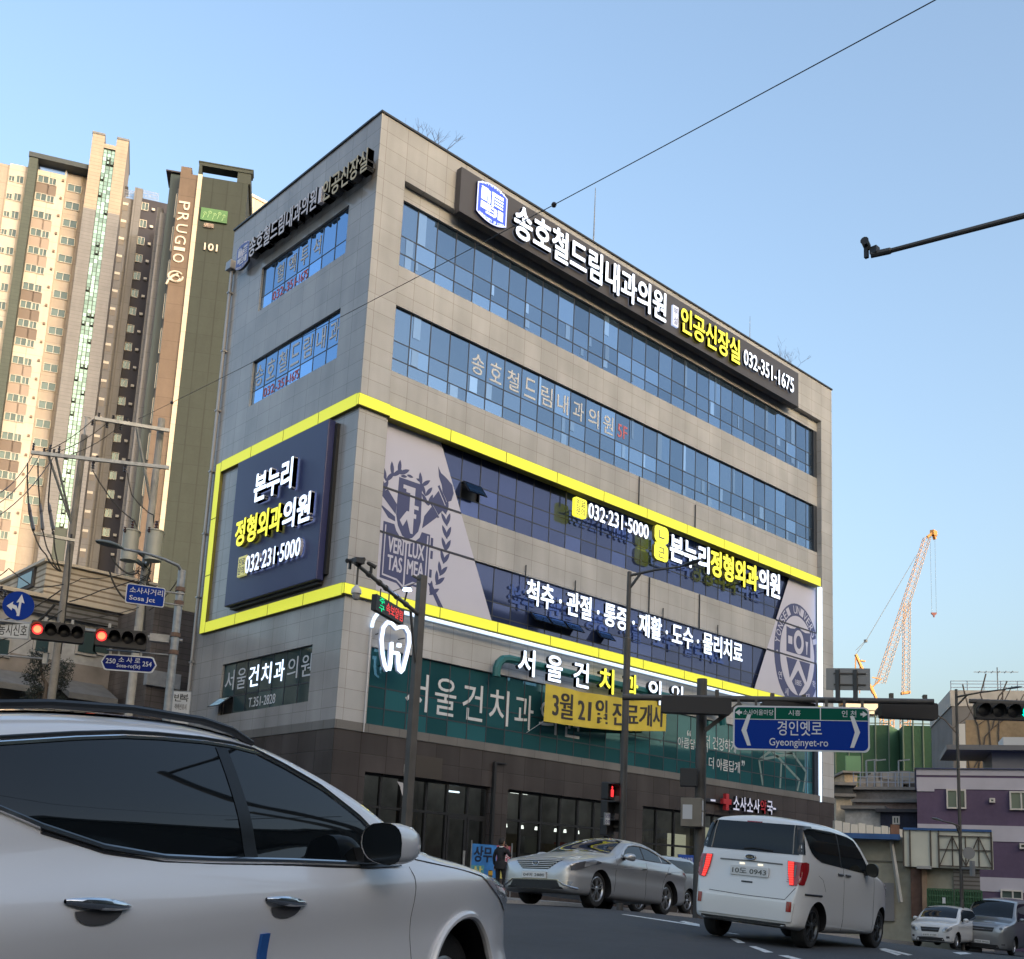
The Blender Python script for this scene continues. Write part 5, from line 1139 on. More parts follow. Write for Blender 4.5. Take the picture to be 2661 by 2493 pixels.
Tb2, Wb2, *_ = frame(RLz(-200, 985), 25.0, RLz(470, 1045)); mb = MB(); mb.tube([Tb2(0, 0), Tb2(Wb2, 0)], .022, 8); tbox(mb, Tb2, Wb2-.05, Wb2+.05, -.12, .12, -.08, .08); mb.build('sign_arm', galv, t)
Tc, Wc, *_ = frame(RLz(1560, 330), 25.6, RLz(1860, 370)); mb = MB()
for v in (.0, -.28): mb.tube([Tc(0, v), Tc(Wc+.1, v)], .022, 8)
mb.build('sign_arm', galv, t)
mb = MB(); hd = at(*R2z(850, 1135), 24.6); tip = at(*R2z(662, 1078), 23.9); top_ = Vector((P.x, P.y, ztm-.05)); mid = at(*R2z(1130, 1205), 25.6)
mb.tube([top_, at(*R2z(1230, 1250), 25.9), mid, (mid+hd)/2+Vector((0, 0, .03)), hd], [.042, .038, .034, .03, .028], 10); mb.build('lamp_arm', galv, t)
def cobra(a, b, wdt, name='lamp_head', parent=None, mt=None):
    a, b = Vector(a), Vector(b); d = b-a; L = d.length; x = d.cross(Vector((0, 0, 1))).normalized(); mb = MB(); rows = []
    for k, (s, w_, h) in enumerate(((0, .25, .25), (.12, .45, .6), (.35, .85, .95), (.6, 1.0, 1.0), (.85, .75, .7), (1, .15, .2))):
        q = a+d*s; rows.append([tuple(q+x*wdt*w_*math.cos(u)+Vector((0, 0, 1))*(wdt*.5*h*max(math.sin(u), -.25))) for u in np.linspace(0, 2*math.pi, 15)[:-1]])
    mb.grid(rows, 0, closed=True); mb.f += [list(range(14)), list(range(len(mb.v)-14, len(mb.v)))]; mb.m += [0, 0]
    return mb.build(name, mt or mat('lamp_head_grey', (.16, .18, .17), .4, .3), parent, smooth=True)
cobra(hd, tip, .16, parent=t)
def sgn(name, label, T, poly, face, rim=None, depth=.03, cat='sign', back=True, rimw=.025):
    t = thing(name, label, cat, loc=T(poly[0][0], poly[0][1], 0)); mb = MB(); mb.prism(poly, -depth, 0, 0, T); mb.build('panel', rim or face, t)
    if rim:
        c = (sum(p[0] for p in poly)/len(poly), sum(p[1] for p in poly)/len(poly)); w_ = max(p[0] for p in poly)-min(p[0] for p in poly); h_ = max(p[1] for p in poly)-min(p[1] for p in poly)
        kx, ky = 1-2*rimw/w_, 1-2*rimw/h_; mb = MB(); mb.prism([(c[0]+(p[0]-c[0])*kx, c[1]+(p[1]-c[1])*ky) for p in poly], 0, .004, 0, T); mb.build('face', face, t)
    return t
signw = mat('sign_white', (.62, .64, .66), .45)
def lett(t, items, mt, T, d=.008):
    mb = MB()
    for s_, u0, u1, v0, v1, b in items: put_text(mb, s_, u0, u1, v0, v1, T, d-.002, d+.002, bold=b)
    return mb.build('lettering', mt, t, recalc=False)
# signs
T, W, *_ = frame(RLz(25, 475), 25.0, RLz(355, 513)); r = W/2
t = thing('direction_sign', 'round blue sign with white ahead and left arrows over the signal arm', 'sign', loc=T(r, -r, 0))
mb = MB(); mb.disc(r, 36, 0, lambda a, b, h: T(r+a, b, 0)); mb.prism([(r+r*math.cos(a), r*math.sin(a)) for a in np.linspace(0, 2*math.pi, 37)[:-1]], -.03, -.002, 1, T); mb.build('panel', [sigblue, galv], t)
mb = MB()
for pl in ([(-.02, -.72), (.16, -.72), (.16, .25), (.36, .2), (.10, .80), (-.16, .2), (.02, .25), (.0, -.2)], [(.0, -.25), (-.12, -.02), (-.38, .05), (-.36, .24), (-.74, -.1), (-.38, -.38), (-.36, -.2), (-.16, -.3), (.0, -.6)]): mb.prism([(r+r*(a*.98+b*.03), r*b) for a, b in pl], .003, .008, 0, T)
mb.build('arrows', signw, t)
mb = MB(); mb.tube([T(r, -r, -.05), T(r, r*.5, -.05)], .03, 8); mb.build('bracket', galv, t)
T, W, *_ = frame(RLz(-330, 715), 24.7, RLz(305, 760)); t = sgn('text_sign', 'white plate with black Korean letters beside the left red signal', T, [(0, -.19), (W, -.19), (W, .19), (0, .19)], mat('plate_grey_white', (.55, .56, .56), .5), galv)
lett(t, [('동시신호', W*.50, W*.96, -.13, .14, .01)], mat('ink_black', (.02, .02, .02), .5), T)
T, W, *_ = frame(RLz(1300, 360), 25.3, RLz(1702, 416)); t = sgn('direction_sign', 'blue junction name plate in Korean and English on the grey mast', T, rrect(0, W, -.235, .235, .05), sigblue, signw, rimw=.02)
lett(t, [('소사사거리', W*.09, W*.94, .02, .17, .012), ('Sosa Jct', W*.1, W*.76, -.18, -.04, .02)], signw, T)
T, W, *_ = frame(RLz(1043, 1070), 25.0, RLz(1618, 1112)); hw = .19; t = sgn('street_name_sign', 'blue pointed street name plate with house numbers below the signals', T, [(0, 0), (.08, -hw+.02), (.13, -hw), (W-.13, -hw), (W-.08, -hw+.02), (W, 0), (W-.08, hw-.02), (W-.13, hw), (.13, hw), (.08, hw-.02)], mat('sign_navy', (.003, .012, .15), .5, spec=.12), signw, rimw=.028)
lett(t, [('250', W*.085, W*.26, -.03, .085, .015), ('254', W*.745, W*.91, -.045, .07, .015), ('소 사 로', W*.31, W*.70, .01, .14, .012), ('Sosa-ro(St)', W*.285, W*.71, -.13, -.02, .012)], signw, T)
mb = MB(); [tbox(mb, T, W*f-.02, W*f+.02, hw, hw+.09, -.03, -.01) for f in (.3, .7)]; mb.build('bracket', galv, t)
T, W, *_ = frame(RLz(1770, 1480), 28.5, RLz(1972, 1490)); t = sgn('text_sign', 'small white plate with black letters low beside the building corner', T, [(0, -.9), (W, -.9), (W, .28), (0, .28)], MATS['plate_grey_white'], galv)
lett(t, [('반', .07, .28, .0, .2, .01), ('복', W-.28, W-.07, .0, .2, .01), ('적색신호시', .1, W-.1, -.22, -.06, 0), ('좌회전', .1, W-.1, -.5, -.3, 0)], MATS['ink_black'], T)
mb = MB(); p0 = Vector(T(W/2, 0, -.08)); mb.tube([(p0.x, p0.y, gz(p0.x, p0.y)), tuple(p0)], .04, 8); mb.build('post', galv, t)
for (a, b, lab) in (((322, 742), (872, 802), 'left one of two traffic lights with the red lamp lit, beside the white text plate'), ((985, 812), (1520, 868), 'right one of two traffic lights with the red lamp lit, nearer the mast')):
    T, W, *_ = frame(RLz(*a), 24.9, RLz(*b)); signal_head('traffic_light', lab, T, W, .42, lit=0, colr=red_on, hang=.12, group='red traffic lights on the left arm')

# utility poles, cross arms, transformers
def insul(mb, p, h=.35, r=.075, up=1):
    p = Vector(p); prof = [(.02, 0)]+[(r*(1 if k % 2 else .5), h*(k+.5)/6) for k in range(6)]+[(.02, h)]; mb.lathe(prof, 10, 0, lambda a, b, c: (p.x+a, p.y+b, p.z+up*c))
porc = mat('insulator', (.035, .03, .035), .3, coat=.5); cablem = mat('cable_black', (.02, .02, .022), .6)
PA = base_at(RLz(600, 900), 38); PB = base_at(RLz(1440, 640), 38.5); zA, zB = ztop(PA, R2z(0, 225)[1]), ztop(PB, R2z(0, 238)[1])
tA = thing('utility_pole', 'concrete utility pole with black insulators and cables, left of the transformer pole', 'utility pole', loc=PA)
mb = MB(); cyl_pole(mb, PA, zA-.7, .155, .11, 14); mb.build('pole', concrete, tA); mb = MB(); mb.tube([(PA.x, PA.y, zA-.75), (PA.x, PA.y, zA)], .035, 8); mb.tube([(PA.x-.1, PA.y, zA), (PA.x+.15, PA.y, zA+.02)], .025, 6); mb.build('top_iron', galv, tA)
tB = thing('utility_pole', 'concrete utility pole carrying two grey transformer cans', 'utility pole', loc=PB)
mb = MB(); cyl_pole(mb, PB, zB, .16, .12, 14); mb.build('pole', mat('concrete_pale', (.34, .34, .335), .8, noise=(4, .12)), tB)
T1, W1, *_ = frame(R2z(655, 232), 38.6, R2z(1172, 318)); mb = MB(); mb.bar(T1(0, 0), T1(W1, 0), .1, .12); mb.bar(T1(0, .1, -.25), T1(W1, .1, -.25), .1, .1); mb.bar(T1(W1*.56, -.1), (PB.x, PB.y, zB-3.4), .07); mb.bar(T1(W1*.56, -.1, -.2), (PB.x, PB.y, zB-3.3), .05); mb.build('cross_arm', galv, tB)
T2, W2, *_ = frame(R2z(215, 468), 37.8, R2z(1168, 575)); mb = MB(); mb.bar(T2(0, 0), T2(W2, 0), .11, .12); mb.bar(T2(W2*.12, 0), (PA.x, PA.y, T2(0, 0)[2]-2.2), .06); mb.bar(T2(W2*.17, 0, -.1), (PA.x, PA.y, T2(0, 0)[2]-2.2), .06); mb.build('cross_arm', galv, tA)
T3, W3, *_ = frame(R2z(232, 1025), 37.6, R2z(518, 1078)); mb = MB(); mb.bar(T3(0, 0), T3(W3, 0), .1, .1); mb.build('cross_arm', galv, tA)
mb = MB()
for f in (.012, .13, .195, .09, .16): insul(mb, T2(W2*f, .05), .30 if f in (.012, .13, .195) else .16, .05)
for k in (0, .45, .9): insul(mb, T3(W3*k, .05), .16, .045)
mb.build('insulators', porc, tA)
mb = MB()
for f in (.05, .24, .42): insul(mb, T1(W1*f, .06), .16, .05); insul(mb, T1(W1*f-.18, -.06), .22, .055, -1)
for f in (.45, .68): insul(mb, T2(W2*f, -.05), .3, .06, -1); insul(mb, T2(W2*f+.1, .0), .15, .055)
mb.build('insulators', porc, tB)
for k, (xx, hh) in enumerate(((900, 40), (1066, -30))):
    q = at(*R2z(xx, 1110), 37.6); rr = .285; mb = MB(); L = lambda a, b, c, q=q: (q.x+a, q.y+b, q.z-.56+c*.385)
    mb.lathe([(0, 0), (rr, 0), (rr, .04), (rr*.95, .06), (rr*.95, 2.65), (rr*1.04, 2.68), (rr*1.04, 2.78), (rr*.6, 2.9), (0, 2.93)], 28, 0, L)
    can = mb.build('transformer', mat('transformer_grey', (.34, .35, .32), .5, .1, noise=(2, .08)), tB, smooth=True, angle=40)
    mb = MB(); insul(mb, L(0, 0, 2.9), .32, .07); insul(mb, L(rr, 0, 2.4), .2, .05); insul(mb, L(-rr, -.1, 2.4), .2, .05); mb.build('bushing', mat('bushing_brown', (.06, .03, .028), .3, coat=.6), can)
    mb = MB(); mb.bar(L(0, 0, 1.4), (PB.x, PB.y, L(0, 0, 1.4)[2]), .12); mb.bar(L(0, 0, .5), (PB.x, PB.y, L(0, 0, .5)[2]), .12); mb.build('mounting_bracket', galv, tB)
def cable(name, label, pts, r=.02, group=None, sag=0.0, cat='cable', n=14):
    """overhead cable through points; each span sags"""
    q = []
    for a, b in zip(pts, pts[1:]):
        a, b = Vector(a), Vector(b)
        for i in range(n): s_ = i/n; q.append(a.lerp(b, s_)-Vector((0, 0, sag*4*s_*(1-s_))))
    q.append(Vector(pts[-1])); mb = MB(); mb.tube(q, r, 6); o = mb.build(name, cablem, None, smooth=True); return tag(o, label, cat, group)
gl = 'overhead cables around the utility poles'
for k, (p, f) in enumerate((((-40, 765), .012), ((-40, 840), .06), ((-40, 925), .16))):
    cable('overhead_cable', ('upper', 'middle', 'lower')[k]+' of the three thin lines running off the left edge from the cross arm', [T2(W2*f, -.1), at(*R2z(*p), 27)], .013, gl, .25)
    cable('overhead_cable', ('left', 'middle', 'right')[k]+' short line between the two cross arms', [T2(W2*(.09, .17, .28)[k], .08), T1(W1*(.0, .2, .38)[k], 0)], .014, gl, .15)
for k, (x0, x1, x2, x3) in enumerate(((190, 196, 235, 415), (262, 275, 300, 420), (355, 335, 372, 426))):
    cable('thick_cable', ('left', 'middle', 'right')[k]+' one of the three thick black cables curving down to the left pole', [at(*R2z(x0, 540), 37.7), at(*R2z(x1, 800), 37.7), at(*R2z(x1+10, 905), 37.6), at(*R2z(x2, 1025), 37.5), at(*R2z((x2*2+x3)/3+(20-12*k), 1170), 37.5), at(*R2z(x3, 1290), 37.6)], .026, gl, .1, n=8)
    mb = MB(); a, b = at(*R2z(x1+3, 820), 37.7), at(*R2z(x2-4, 1000), 37.5); mb.tube([a, a.lerp(b, .3), a.lerp(b, .35), b], [.03, .055, .04, .06], 8); tag(mb.build('cable_termination', porc), ('left', 'middle', 'right')[k]+' thick black cable end sleeve above the lower cross arm', 'cable end', gl)
for k, (pts, r, lab) in enumerate((([(640, 590), (720, 720), (820, 850), (930, 940), (950, 985)], .02, 'thin lead looping from the cross arm down to the left transformer'), ([(880, 610), (910, 760), (1000, 860), (1062, 900), (1064, 960)], .02, 'thin lead looping down to the right transformer'), ([(755, 1280), (790, 1380), (850, 1470), (900, 1490)], .035, 'thick black cable curving down behind the junction plate'), ([(775, 1190), (820, 1260), (900, 1310), (950, 1300)], .03, 'cable drooping under the left transformer'), ([(486, 1100), (474, 1380), (446, 1650), (420, 1860)], .022, 'black cable clipped along the left utility pole'), ([(1045, 1230), (1010, 1400), (1000, 1700)], .03, 'black cable clipped along the transformer pole'), ([(-20, 1640), (200, 1560), (420, 1420)], .025, 'thin line rising from the left edge to the left pole'), ([(260, 1640), (380, 1520)], .05, 'short slanting stay of the left utility pole'), ([(-20, 1770), (230, 1690), (430, 1560)], .02, 'low thin line from the left edge behind the signals'), ([(480, 1500), (700, 1420), (930, 1350)], .02, 'faint thin line between the two utility poles'), ([(-20, 1330), (60, 1270), (240, 1400), (440, 1380)], .02, 'slack loop of cable from the left edge to the left utility pole'), ([(-20, 1900), (250, 1740), (420, 1640)], .014, 'lowest thin line running up to the left utility pole'), ([(480, 1620), (720, 1600), (960, 1540)], .014, 'thin line sagging between the poles above the signals'), ([(470, 1380), (560, 1340), (760, 1330), (960, 1280)], .014, 'upper thin line between the utility poles in front of the beige siding'), ([(1030, 1560), (1100, 1500), (1180, 1420), (1240, 1330)], .02, 'short cable from the transformer pole to the grey mast'))):
    cable('service_cable', lab, [at(*R2z(*p), 37.4) for p in pts], r, gl, .03, n=6)
rnd = random.Random(2); mb = MB()
for k in range(7):
    c = Vector((PB.x, PB.y, 0)); z0 = at(*R2z(960, 1290), 38).z; q = [c+Vector((.22*math.cos(a+k)+rnd.gauss(0, .03), .22*math.sin(a+k), z0-.35+.11*k+.1*math.sin(2*a+k))) for a in np.linspace(0, 5.5, 12)]; mb.tube(q, .014, 5)
mb.build('cable_coil', cablem, tB)
mb = MB(); p = at(*RLz(30, 280), 34)
for k in range(5): insul(mb, p+Vector((.15*k-.3, .05*k, -.12*k)), .22, .06)
mb.bar(p+Vector((-.6, 0, .05)), p+Vector((.5, .2, -.6)), .04); tag(mb.build('insulator_row', porc), 'row of black insulators cut off by the left edge above the blue round sign', 'insulator')
# long cable across the sky with a marker ball
a, b = at(2470, -21, 13), at(*R2z(955, 238), 38.5)
L = cable('overhead_cable', 'long thin cable crossing the sky from the top right to the utility poles', [a, b], .008, None, .12, n=30)
for fx, lab in ((1440, 'small dark ball on the long cable in front of the roof sign'), (447, 'small dark knot on the long cable beside the striped tower')):
    lo, hi = 0., 1.
    for _ in range(40):
        m = (lo+hi)/2; q = a.lerp(b, m)-CAM; x = PCX+FPX*q.dot(RGT)/q.dot(FWD)
        if x > fx: lo = m
        else: hi = m
    q = a.lerp(b, lo)-Vector((0, 0, .12*4*lo*(1-lo))); rr = .05 if fx > 1000 else .06; mb = MB(); mb.lathe([(0, -rr), (rr*.7, -rr*.7), (rr, 0), (rr*.7, rr*.7), (0, rr)], 14, 0, lambda u, v, h, q=q: (q.x+u, q.y+v, q.z+h)); tag(mb.build('cable_joint', porc, None, smooth=True), lab, 'cable joint')

# camera pole with a LED board in front of the corner
P = base_at(R7z(880, 1000), 30); t = thing('camera_pole', 'dark square pole with a slanting camera arm in front of the building corner', 'camera pole', loc=P)
zt = ztop(P, R7z(0, 358)[1]); mb = MB(); mb.box(P.x-.11, P.x+.11, P.y-.11, P.y+.11, P.z-.2, zt); mb.build('pole', polem, t, bevel=.02)
T, W, *_ = frame(R7z(265, 232), 25.4, R7z(885, 735)); mb = MB(); mb.tube([T(0, 0), T(W, 0)], [.045, .06], 12)
for f in (.2, .35, .45, .62, .78): mb.tube([T(W*f-.05, 0), T(W*f+.04, 0)], .075, 12)
mb.build('arm', polem, t); mb = MB(); mb.bar(T(W*.86, -.08), (P.x, P.y, T(0, 0)[2]-1.6), .06); mb.build('brace', polem, t)
def bullet(mb, p, d, L=.42, r=.09):
    p = Vector(p); d = Vector(d).normalized(); mb.tube([p-d*L/2, p-d*L*.3, p+d*L*.35, p+d*L/2], [r*.6, r, r, r*1.15], 10); mb.bar(p, p+Vector((0, 0, -.2)), .05)
for (px_, py_, dd) in ((225, 215, (-1, -.3, -.3)), (320, 200, (.3, -1, -.2)), (430, 255, (1, -.5, -.5))):
    mb = MB(); bullet(mb, at(*R7z(px_, py_), 25.6), dd, .24, .05); mb.build('camera', housing, t, smooth=True, angle=40)
mb = MB(); p = at(*R7z(300, 215), 25.5); mb.box(p.x-.12, p.x+.12, p.y-.1, p.y+.1, p.z-.07, p.z+.05); mb.build('camera_bracket', housing, t)
p = Vector(T(W*.05, 0)); q = at(*R7z(275, 535), 25.7); mb = MB(); mb.tube([p, (p.x, p.y, q.z+.12)], .025, 8); mb.build('drop_rod', polem, t)
mb = MB(); mb.lathe([(0, .32), (.06, .3), (.2, .12), (.22, 0), (.22, -.08), (0, -.08)], 20, 0, lambda u, v, h: (p.x+u*.55, p.y+v*.55, q.z+h*.55)); mb.lathe([(.17, -.08), (.17, -.2), (.12, -.32), (0, -.36)], 20, 1, lambda u, v, h: (p.x+u*.55, p.y+v*.55, q.z+h*.55)); mb.build('dome_camera', [mat('dome_white', (.55, .55, .55), .4), mat('dome_grey', (.30, .30, .31), .2, coat=.6)], t, smooth=True, angle=30)
mb = MB(); p2 = at(*R7z(775, 500), 28.6); mb.lathe([(0, .06), (.09, .05), (.12, 0), (0, 0)], 12, 0, lambda u, v, h: (p2.x+u, p2.y+v, p2.z+h)); mb.build('beacon', emit('beacon', (.55, .7, 1.0), 30), t)
mb = MB(); mb.bar((p2.x, p2.y, p2.z-.02), T(W*.75, .05), .04); mb.bar((P.x, P.y, zt-.15), at(*R7z(830, 360), 30), .05); mb.bar(at(*R7z(905, 410), 30), at(*R7z(640, 510), 29), .02); mb.build('beacon_bracket', polem, t)
T, W, *_ = frame(R7z(478, 612), 26.9, R7z(744, 764)); lb = thing('led_board', 'small black LED board with green and red characters under the camera arm', 'display', loc=T(W/2, -.2, 0))
mb = MB(); tbox(mb, T, 0, W, -.20, .20, -.14, 0); mb.build('housing', housing, lb)
mb = MB(); put_text(mb, '주', W*.1, W*.28, .02, .17, T, .002, .006, bold=.015); put_text(mb, '구', W*.1, W*.28, -.17, -.02, T, .002, .006, bold=.015); mb.build('lettering', emit('led_green', (.05, .8, .25), 1.0), lb, recalc=False)
mb = MB(); put_text(mb, '속보알림', W*.34, W*.95, -.14, .14, T, .002, .006, bold=.02); mb.build('lettering', emit('led_red', (.75, .05, .04), .8), lb, recalc=False)
mb = MB(); [mb.bar(T(W*f, .2, -.07), T(W*f, .42, -.07), .025) for f in (.2, .5, .8)]; mb.build('hanger', polem, lb)

# street lamp in the middle
def lamp_post(label, pbot, t_, ytop, arms, r=.1, th=.3, thick_y=None):
    P = base_at(pbot, t_); zt = ztop(P, ytop); t = thing('street_lamp', label, 'street lamp', loc=P); mb = MB()
    if thick_y: zz = ztop(P, thick_y); mb.tube([(P.x, P.y, P.z-.2), (P.x, P.y, zz-.02), (P.x, P.y, zz+.02), (P.x, P.y, zt)], [r*1.25, r*1.25, r*.9, r*.8], 14)
    else: mb.tube([(P.x, P.y, P.z-.2), (P.x, P.y, zt)], [r, r*.75], 14)
    mb.build('pole', polem, t)
    for (pa, a, b, w_) in arms:
        q0 = Vector((P.x, P.y, ztop(P, pa))); A_ = at(*a, t_-.15); B_ = at(*b, t_-.3); mb = MB(); mb.tube([q0, q0.lerp(A_, .5)+Vector((0, 0, .03)), A_], [r*.55, r*.45, r*.35], 8); mb.bar(q0-Vector((0, 0, .35)), q0.lerp(A_, .22), .05); mb.build('lamp_arm', polem, t); cobra(A_, B_, w_, parent=t, mt=mat('lamp_head_dark', (.06, .07, .072), .35, .3))
    return t, P
R7b_ = zoom(1200, 1100, .50302)
lamp_t, PL = lamp_post('tall dark street lamp with one arm crossing the front of the building', R7b_(843, 1590), 27, R7b_(0, 768)[1], [(R7b_(0, 788)[1], R7b_(1130, 742), R7b_(1240, 705), .11)], .068, thick_y=R7b_(0, 1110)[1])
T, W, *_ = frame(R3z(1166, 330), 26.6, R3z(1258, 345)); t = thing('pedestrian_signal', 'pedestrian signal with its red figure lit on the middle lamp post', 'traffic light', loc=T(W/2, -.7, 0))
for k, (v, lit) in enumerate(((.36, 1), (-.08, 0), (-.52, 0))):
    mb = MB(); tbox(mb, T, 0, W*.62, v-.21, v+.21, -.2, 0); mb.build('housing', housing, t, bevel=.02)
    mb = MB(); tbox(mb, T, W*.02, W*.6, v+.16, v+.19, 0, .2); tbox(mb, T, W*.56, W*.6, v-.1, v+.16, 0, .18); mb.build('visor', housing, t)
    mb = MB(); tbox(mb, T, W*.08, W*.52, v-.15, v+.15, 0, .01); mb.build('lens', lens_off, t)
    if lit: mb = MB(); mb.prism([(W*.3+.035*math.cos(a), v+.09+.035*math.sin(a)) for a in np.linspace(0, 6.28, 12)[:-1]], .015, .02, 0, T); mb.prism([(W*.2, v-.14), (W*.4, v-.14), (W*.42, v+.03), (W*.3, v+.06), (W*.2, v+.03)], .015, .02, 0, T); mb.build('lamp_glow', red_on, t)
mb = MB(); mb.bar(T(W*.5, .5, -.1), (PL.x, PL.y, T(0, .5)[2]), .04); mb.bar(T(W*.5, -.5, -.1), (PL.x, PL.y, T(0, -.5)[2]), .04); mb.build('bracket', polem, t)
T2_, W2_, *_ = frame(R3z(1143, 432), 26.4, R3z(1187, 436)); ps = sgn('text_sign', 'tiny white notice plate on the pedestrian signal', T2_, [(0, -.15), (W2_, -.15), (W2_, .15), (0, .15)], signw, galv); lett(ps, [('보행', .02, W2_-.02, .02, .12, 0), ('주의', .02, W2_-.02, -.12, -.02, 0)], mat('ink_navy', (.03, .03, .15), .5), T2_)

# traffic mast on the right of centre: arm, signal backs, boxes
P = base_at(ZV(1358, 1600), 25.4); t = thing('signal_mast', 'thick dark traffic mast with a long arm over the road and boxes on its pole', 'signal mast', loc=P)
mb = MB(); cyl_pole(mb, P, ztop(P, ZV(0, 1318)[1]), .135, .12, 16); mb.build('pole', polem, t)
TM, WM_, AM, UM, NM = frame(ZV(1208, 1353), 25.9, ZV(1812, 1362)); um = (P-AM).dot(UM)
mb = MB(); mb.tube([TM(0, 0), TM(WM_, 0)], [.075, .065], 12); mb.bar(TM(um+.1, -.75), TM(um+.9, -.1), .09); mb.build('signal_arm', polem, t)
for (xa, xb, y_, lab) in ((1283, 1418, 1373, 'left'), (1478, 1580, 1383, 'middle'), (1708, 1817, 1383, 'right')):
    T, W, *_ = frame(ZV(xa, y_-5), 25.2, ZV(xb, y_)); s_ = thing('traffic_light', 'back of the '+lab+' dark traffic light hanging from the right arm', 'traffic light', loc=T(W/2, -.2, 0), group='traffic lights on the right arm, seen from behind')
    mb = MB(); mb.prism(rrect(0, W, -.18, .2, .05), -.16, .12, 0, T); mb.build('housing', mat('signal_back', (.018, .018, .02), .6), s_, bevel=.02)
    for k in range(4):
        mb = MB(); u = W*(k+.5)/4; rows = [[T(u+.15*math.cos(a), .0+.15*math.sin(a), h) for h in (-.16, -.42)] for a in np.linspace(-.4, math.pi+.4, 10)]; mb.grid(rows); mb.build('visor', MATS['signal_back'], s_, recalc=False)
    mb = MB(); [tbox(mb, T, W*f-.04, W*f+.04, .15, .4, -.05, .05) for f in (.2, .8)]; mb.build('bracket', polem, s_)
T, W, *_ = frame(RSz(203, 500), 24.4, RSz(1808, 530)); H = .53*2
H = (RSz(0, 760)[1]-RSz(0, 235)[1])*24.4/FPX/2*1.0
rd = sgn('direction_sign', 'large blue and green road sign with white chevrons hanging from the right arm', T, rrect(0, W, -H, H, .12), sigblue, signw, rimw=.035)
G0 = H-.63*H; mb = MB(); mb.prism([(.04, H*.40), (W-.04, H*.40), (W-.04, H-.10), (W-.10, H-.04), (.10, H-.04), (.04, H-.10)], .005, .009, 0, T); mb.build('green_panel', siggreen, rd)
mb = MB(); tbox(mb, T, .035, W-.035, H*.37, H*.40, .005, .010)
for f in (.313, .645): tbox(mb, T, W*f-.01, W*f+.01, H*.40, H-.035, .009, .012)
def chev(cx, s_): mb.prism([(cx-s_*.08, 0.0-.06), (cx+s_*.05, .30), (cx+s_*.13, .30), (cx+s_*.03, -.06), (cx+s_*.13, -.40), (cx+s_*.05, -.40)], .006, .012, 0, T)
chev(W*.09, 1); chev(W*.91-.02, -1)
for cx, s_ in ((W*.015, 1), (W*.985, -1)): mb.prism([(cx, H*.68), (cx+s_*.10, H*.82), (cx+s_*.10, H*.73), (cx+s_*.15, H*.73), (cx+s_*.15, H*.63), (cx+s_*.10, H*.63), (cx+s_*.10, H*.54)], .010, .014, 0, T)
mb.build('markings', signw, rd)
lett(rd, [('경인옛로', W*.33, W*.655, -.16, .17, .01), ('Gyeonginyet-ro', W*.27, W*.70, -.44, -.22, .01)], signw, T, .009); lett(rd, [('소사어울마당', W*.075, W*.30, H*.57, H*.82, .004), ('시흥', W*.41, W*.50, H*.57, H*.82, .004), ('인 천', W*.80, W*.905, H*.55, H*.84, .01)], signw, T, .013)
mb = MB()
for f in (.04, .17, .62, .69, .82, .95): tbox(mb, T, W*f-.03, W*f+.03, H, H+.16, -.05, -.01)
mb.build('hanger', polem, rd)
T, W, *_ = frame(R6z(270, 1440), 24.2, R6z(625, 1444)); bs = sgn('direction_sign', 'grey back of a blank road sign standing above the right arm on two posts', T, [(0, -.25), (W, -.25), (W, .24), (0, .24)], mat('sign_back', (.24, .25, .26), .5, .3))
mb = MB(); [mb.bar(T(W*f, .2, .03), T(W*f, -.5, .03), .09, .05) for f in (.26, .66)]; [tbox(mb, T, W*.17, W*.9, v-.012, v+.012, .0, .03) for v in (.12, -.13)]; mb.build('post', polem, bs)
q = P
T, W, *_ = frame(R3z(1716, 115), 25.3, R3z(1845, 118)); mb = MB(); tbox(mb, T, 0, W, -.21, .21, -.25, 0); mb.build('speaker_box', housing, t, bevel=.015)
T, W, *_ = frame(R3z(1720, 380), 25.1, R3z(1872, 384)); cb = thing('control_box', 'beige control cabinet with pasted white papers on the thick mast', 'control box', loc=T(W/2, -.35, 0))
mb = MB(); tbox(mb, T, 0, W+.02, -.33, .33, -.45, 0); mb.build('cabinet', mat('cabinet_beige', (.19, .17, .135), .6, noise=(4, .1)), cb, bevel=.015)
mb = MB(); tbox(mb, T, .05, .27, -.16, .17, 0, .006); [mb.quad([T(W+.026, v0, -.02), T(W+.026, v0, -.30), T(W+.026, v1, -.30), T(W+.026, v1, -.02)]) for v0, v1 in ((.05, .28), (-.3, .02))]; mb.build('notices', mat('paper', (.55, .56, .57), .7), cb)

# right side: double lamp, green light, camera arm
lt, PR_ = lamp_post('dark double street lamp on the right with a high and a lower arm', R5z(938, 1500), 40, R5z(0, 215)[1], [(R5z(0, 262)[1], R5z(1205, 215), R5z(1308, 200), .11), (R5z(0, 1052)[1], R5z(822, 1020), R5z(752, 1000), .11)], .07)
mb = MB(); c = at(*R5z(982, 1215), 39.8); mb.tube([c, c+Vector((.03, .03, 0))], .5*.95, 24); 
tt = thing('round_sign', 'grey back of a round sign on the double street lamp', 'sign', loc=c); mb = MB(); mb.disc(.22, 28, 0, lambda a, b, h: tuple(c+RGT*a+Vector((0, 0, b)))); mb.disc(.22, 28, 1, lambda a, b, h: tuple(c+RGT*a+Vector((0, 0, b))+FWD*.03)); mb.build('panel', MATS['sign_back'], tt)
mb = MB(); d = at(*R5z(1002, 1308), 39.8); mb.box(d.x-.12, d.x+.12, d.y-.05, d.y+.05, d.z-.27, d.z+.27); mb.bar(d, (PR_.x, PR_.y, d.z), .08); tag(mb.build('sign_back', MATS['sign_back']), 'grey back of a square plate under the round sign on the lamp', 'sign')
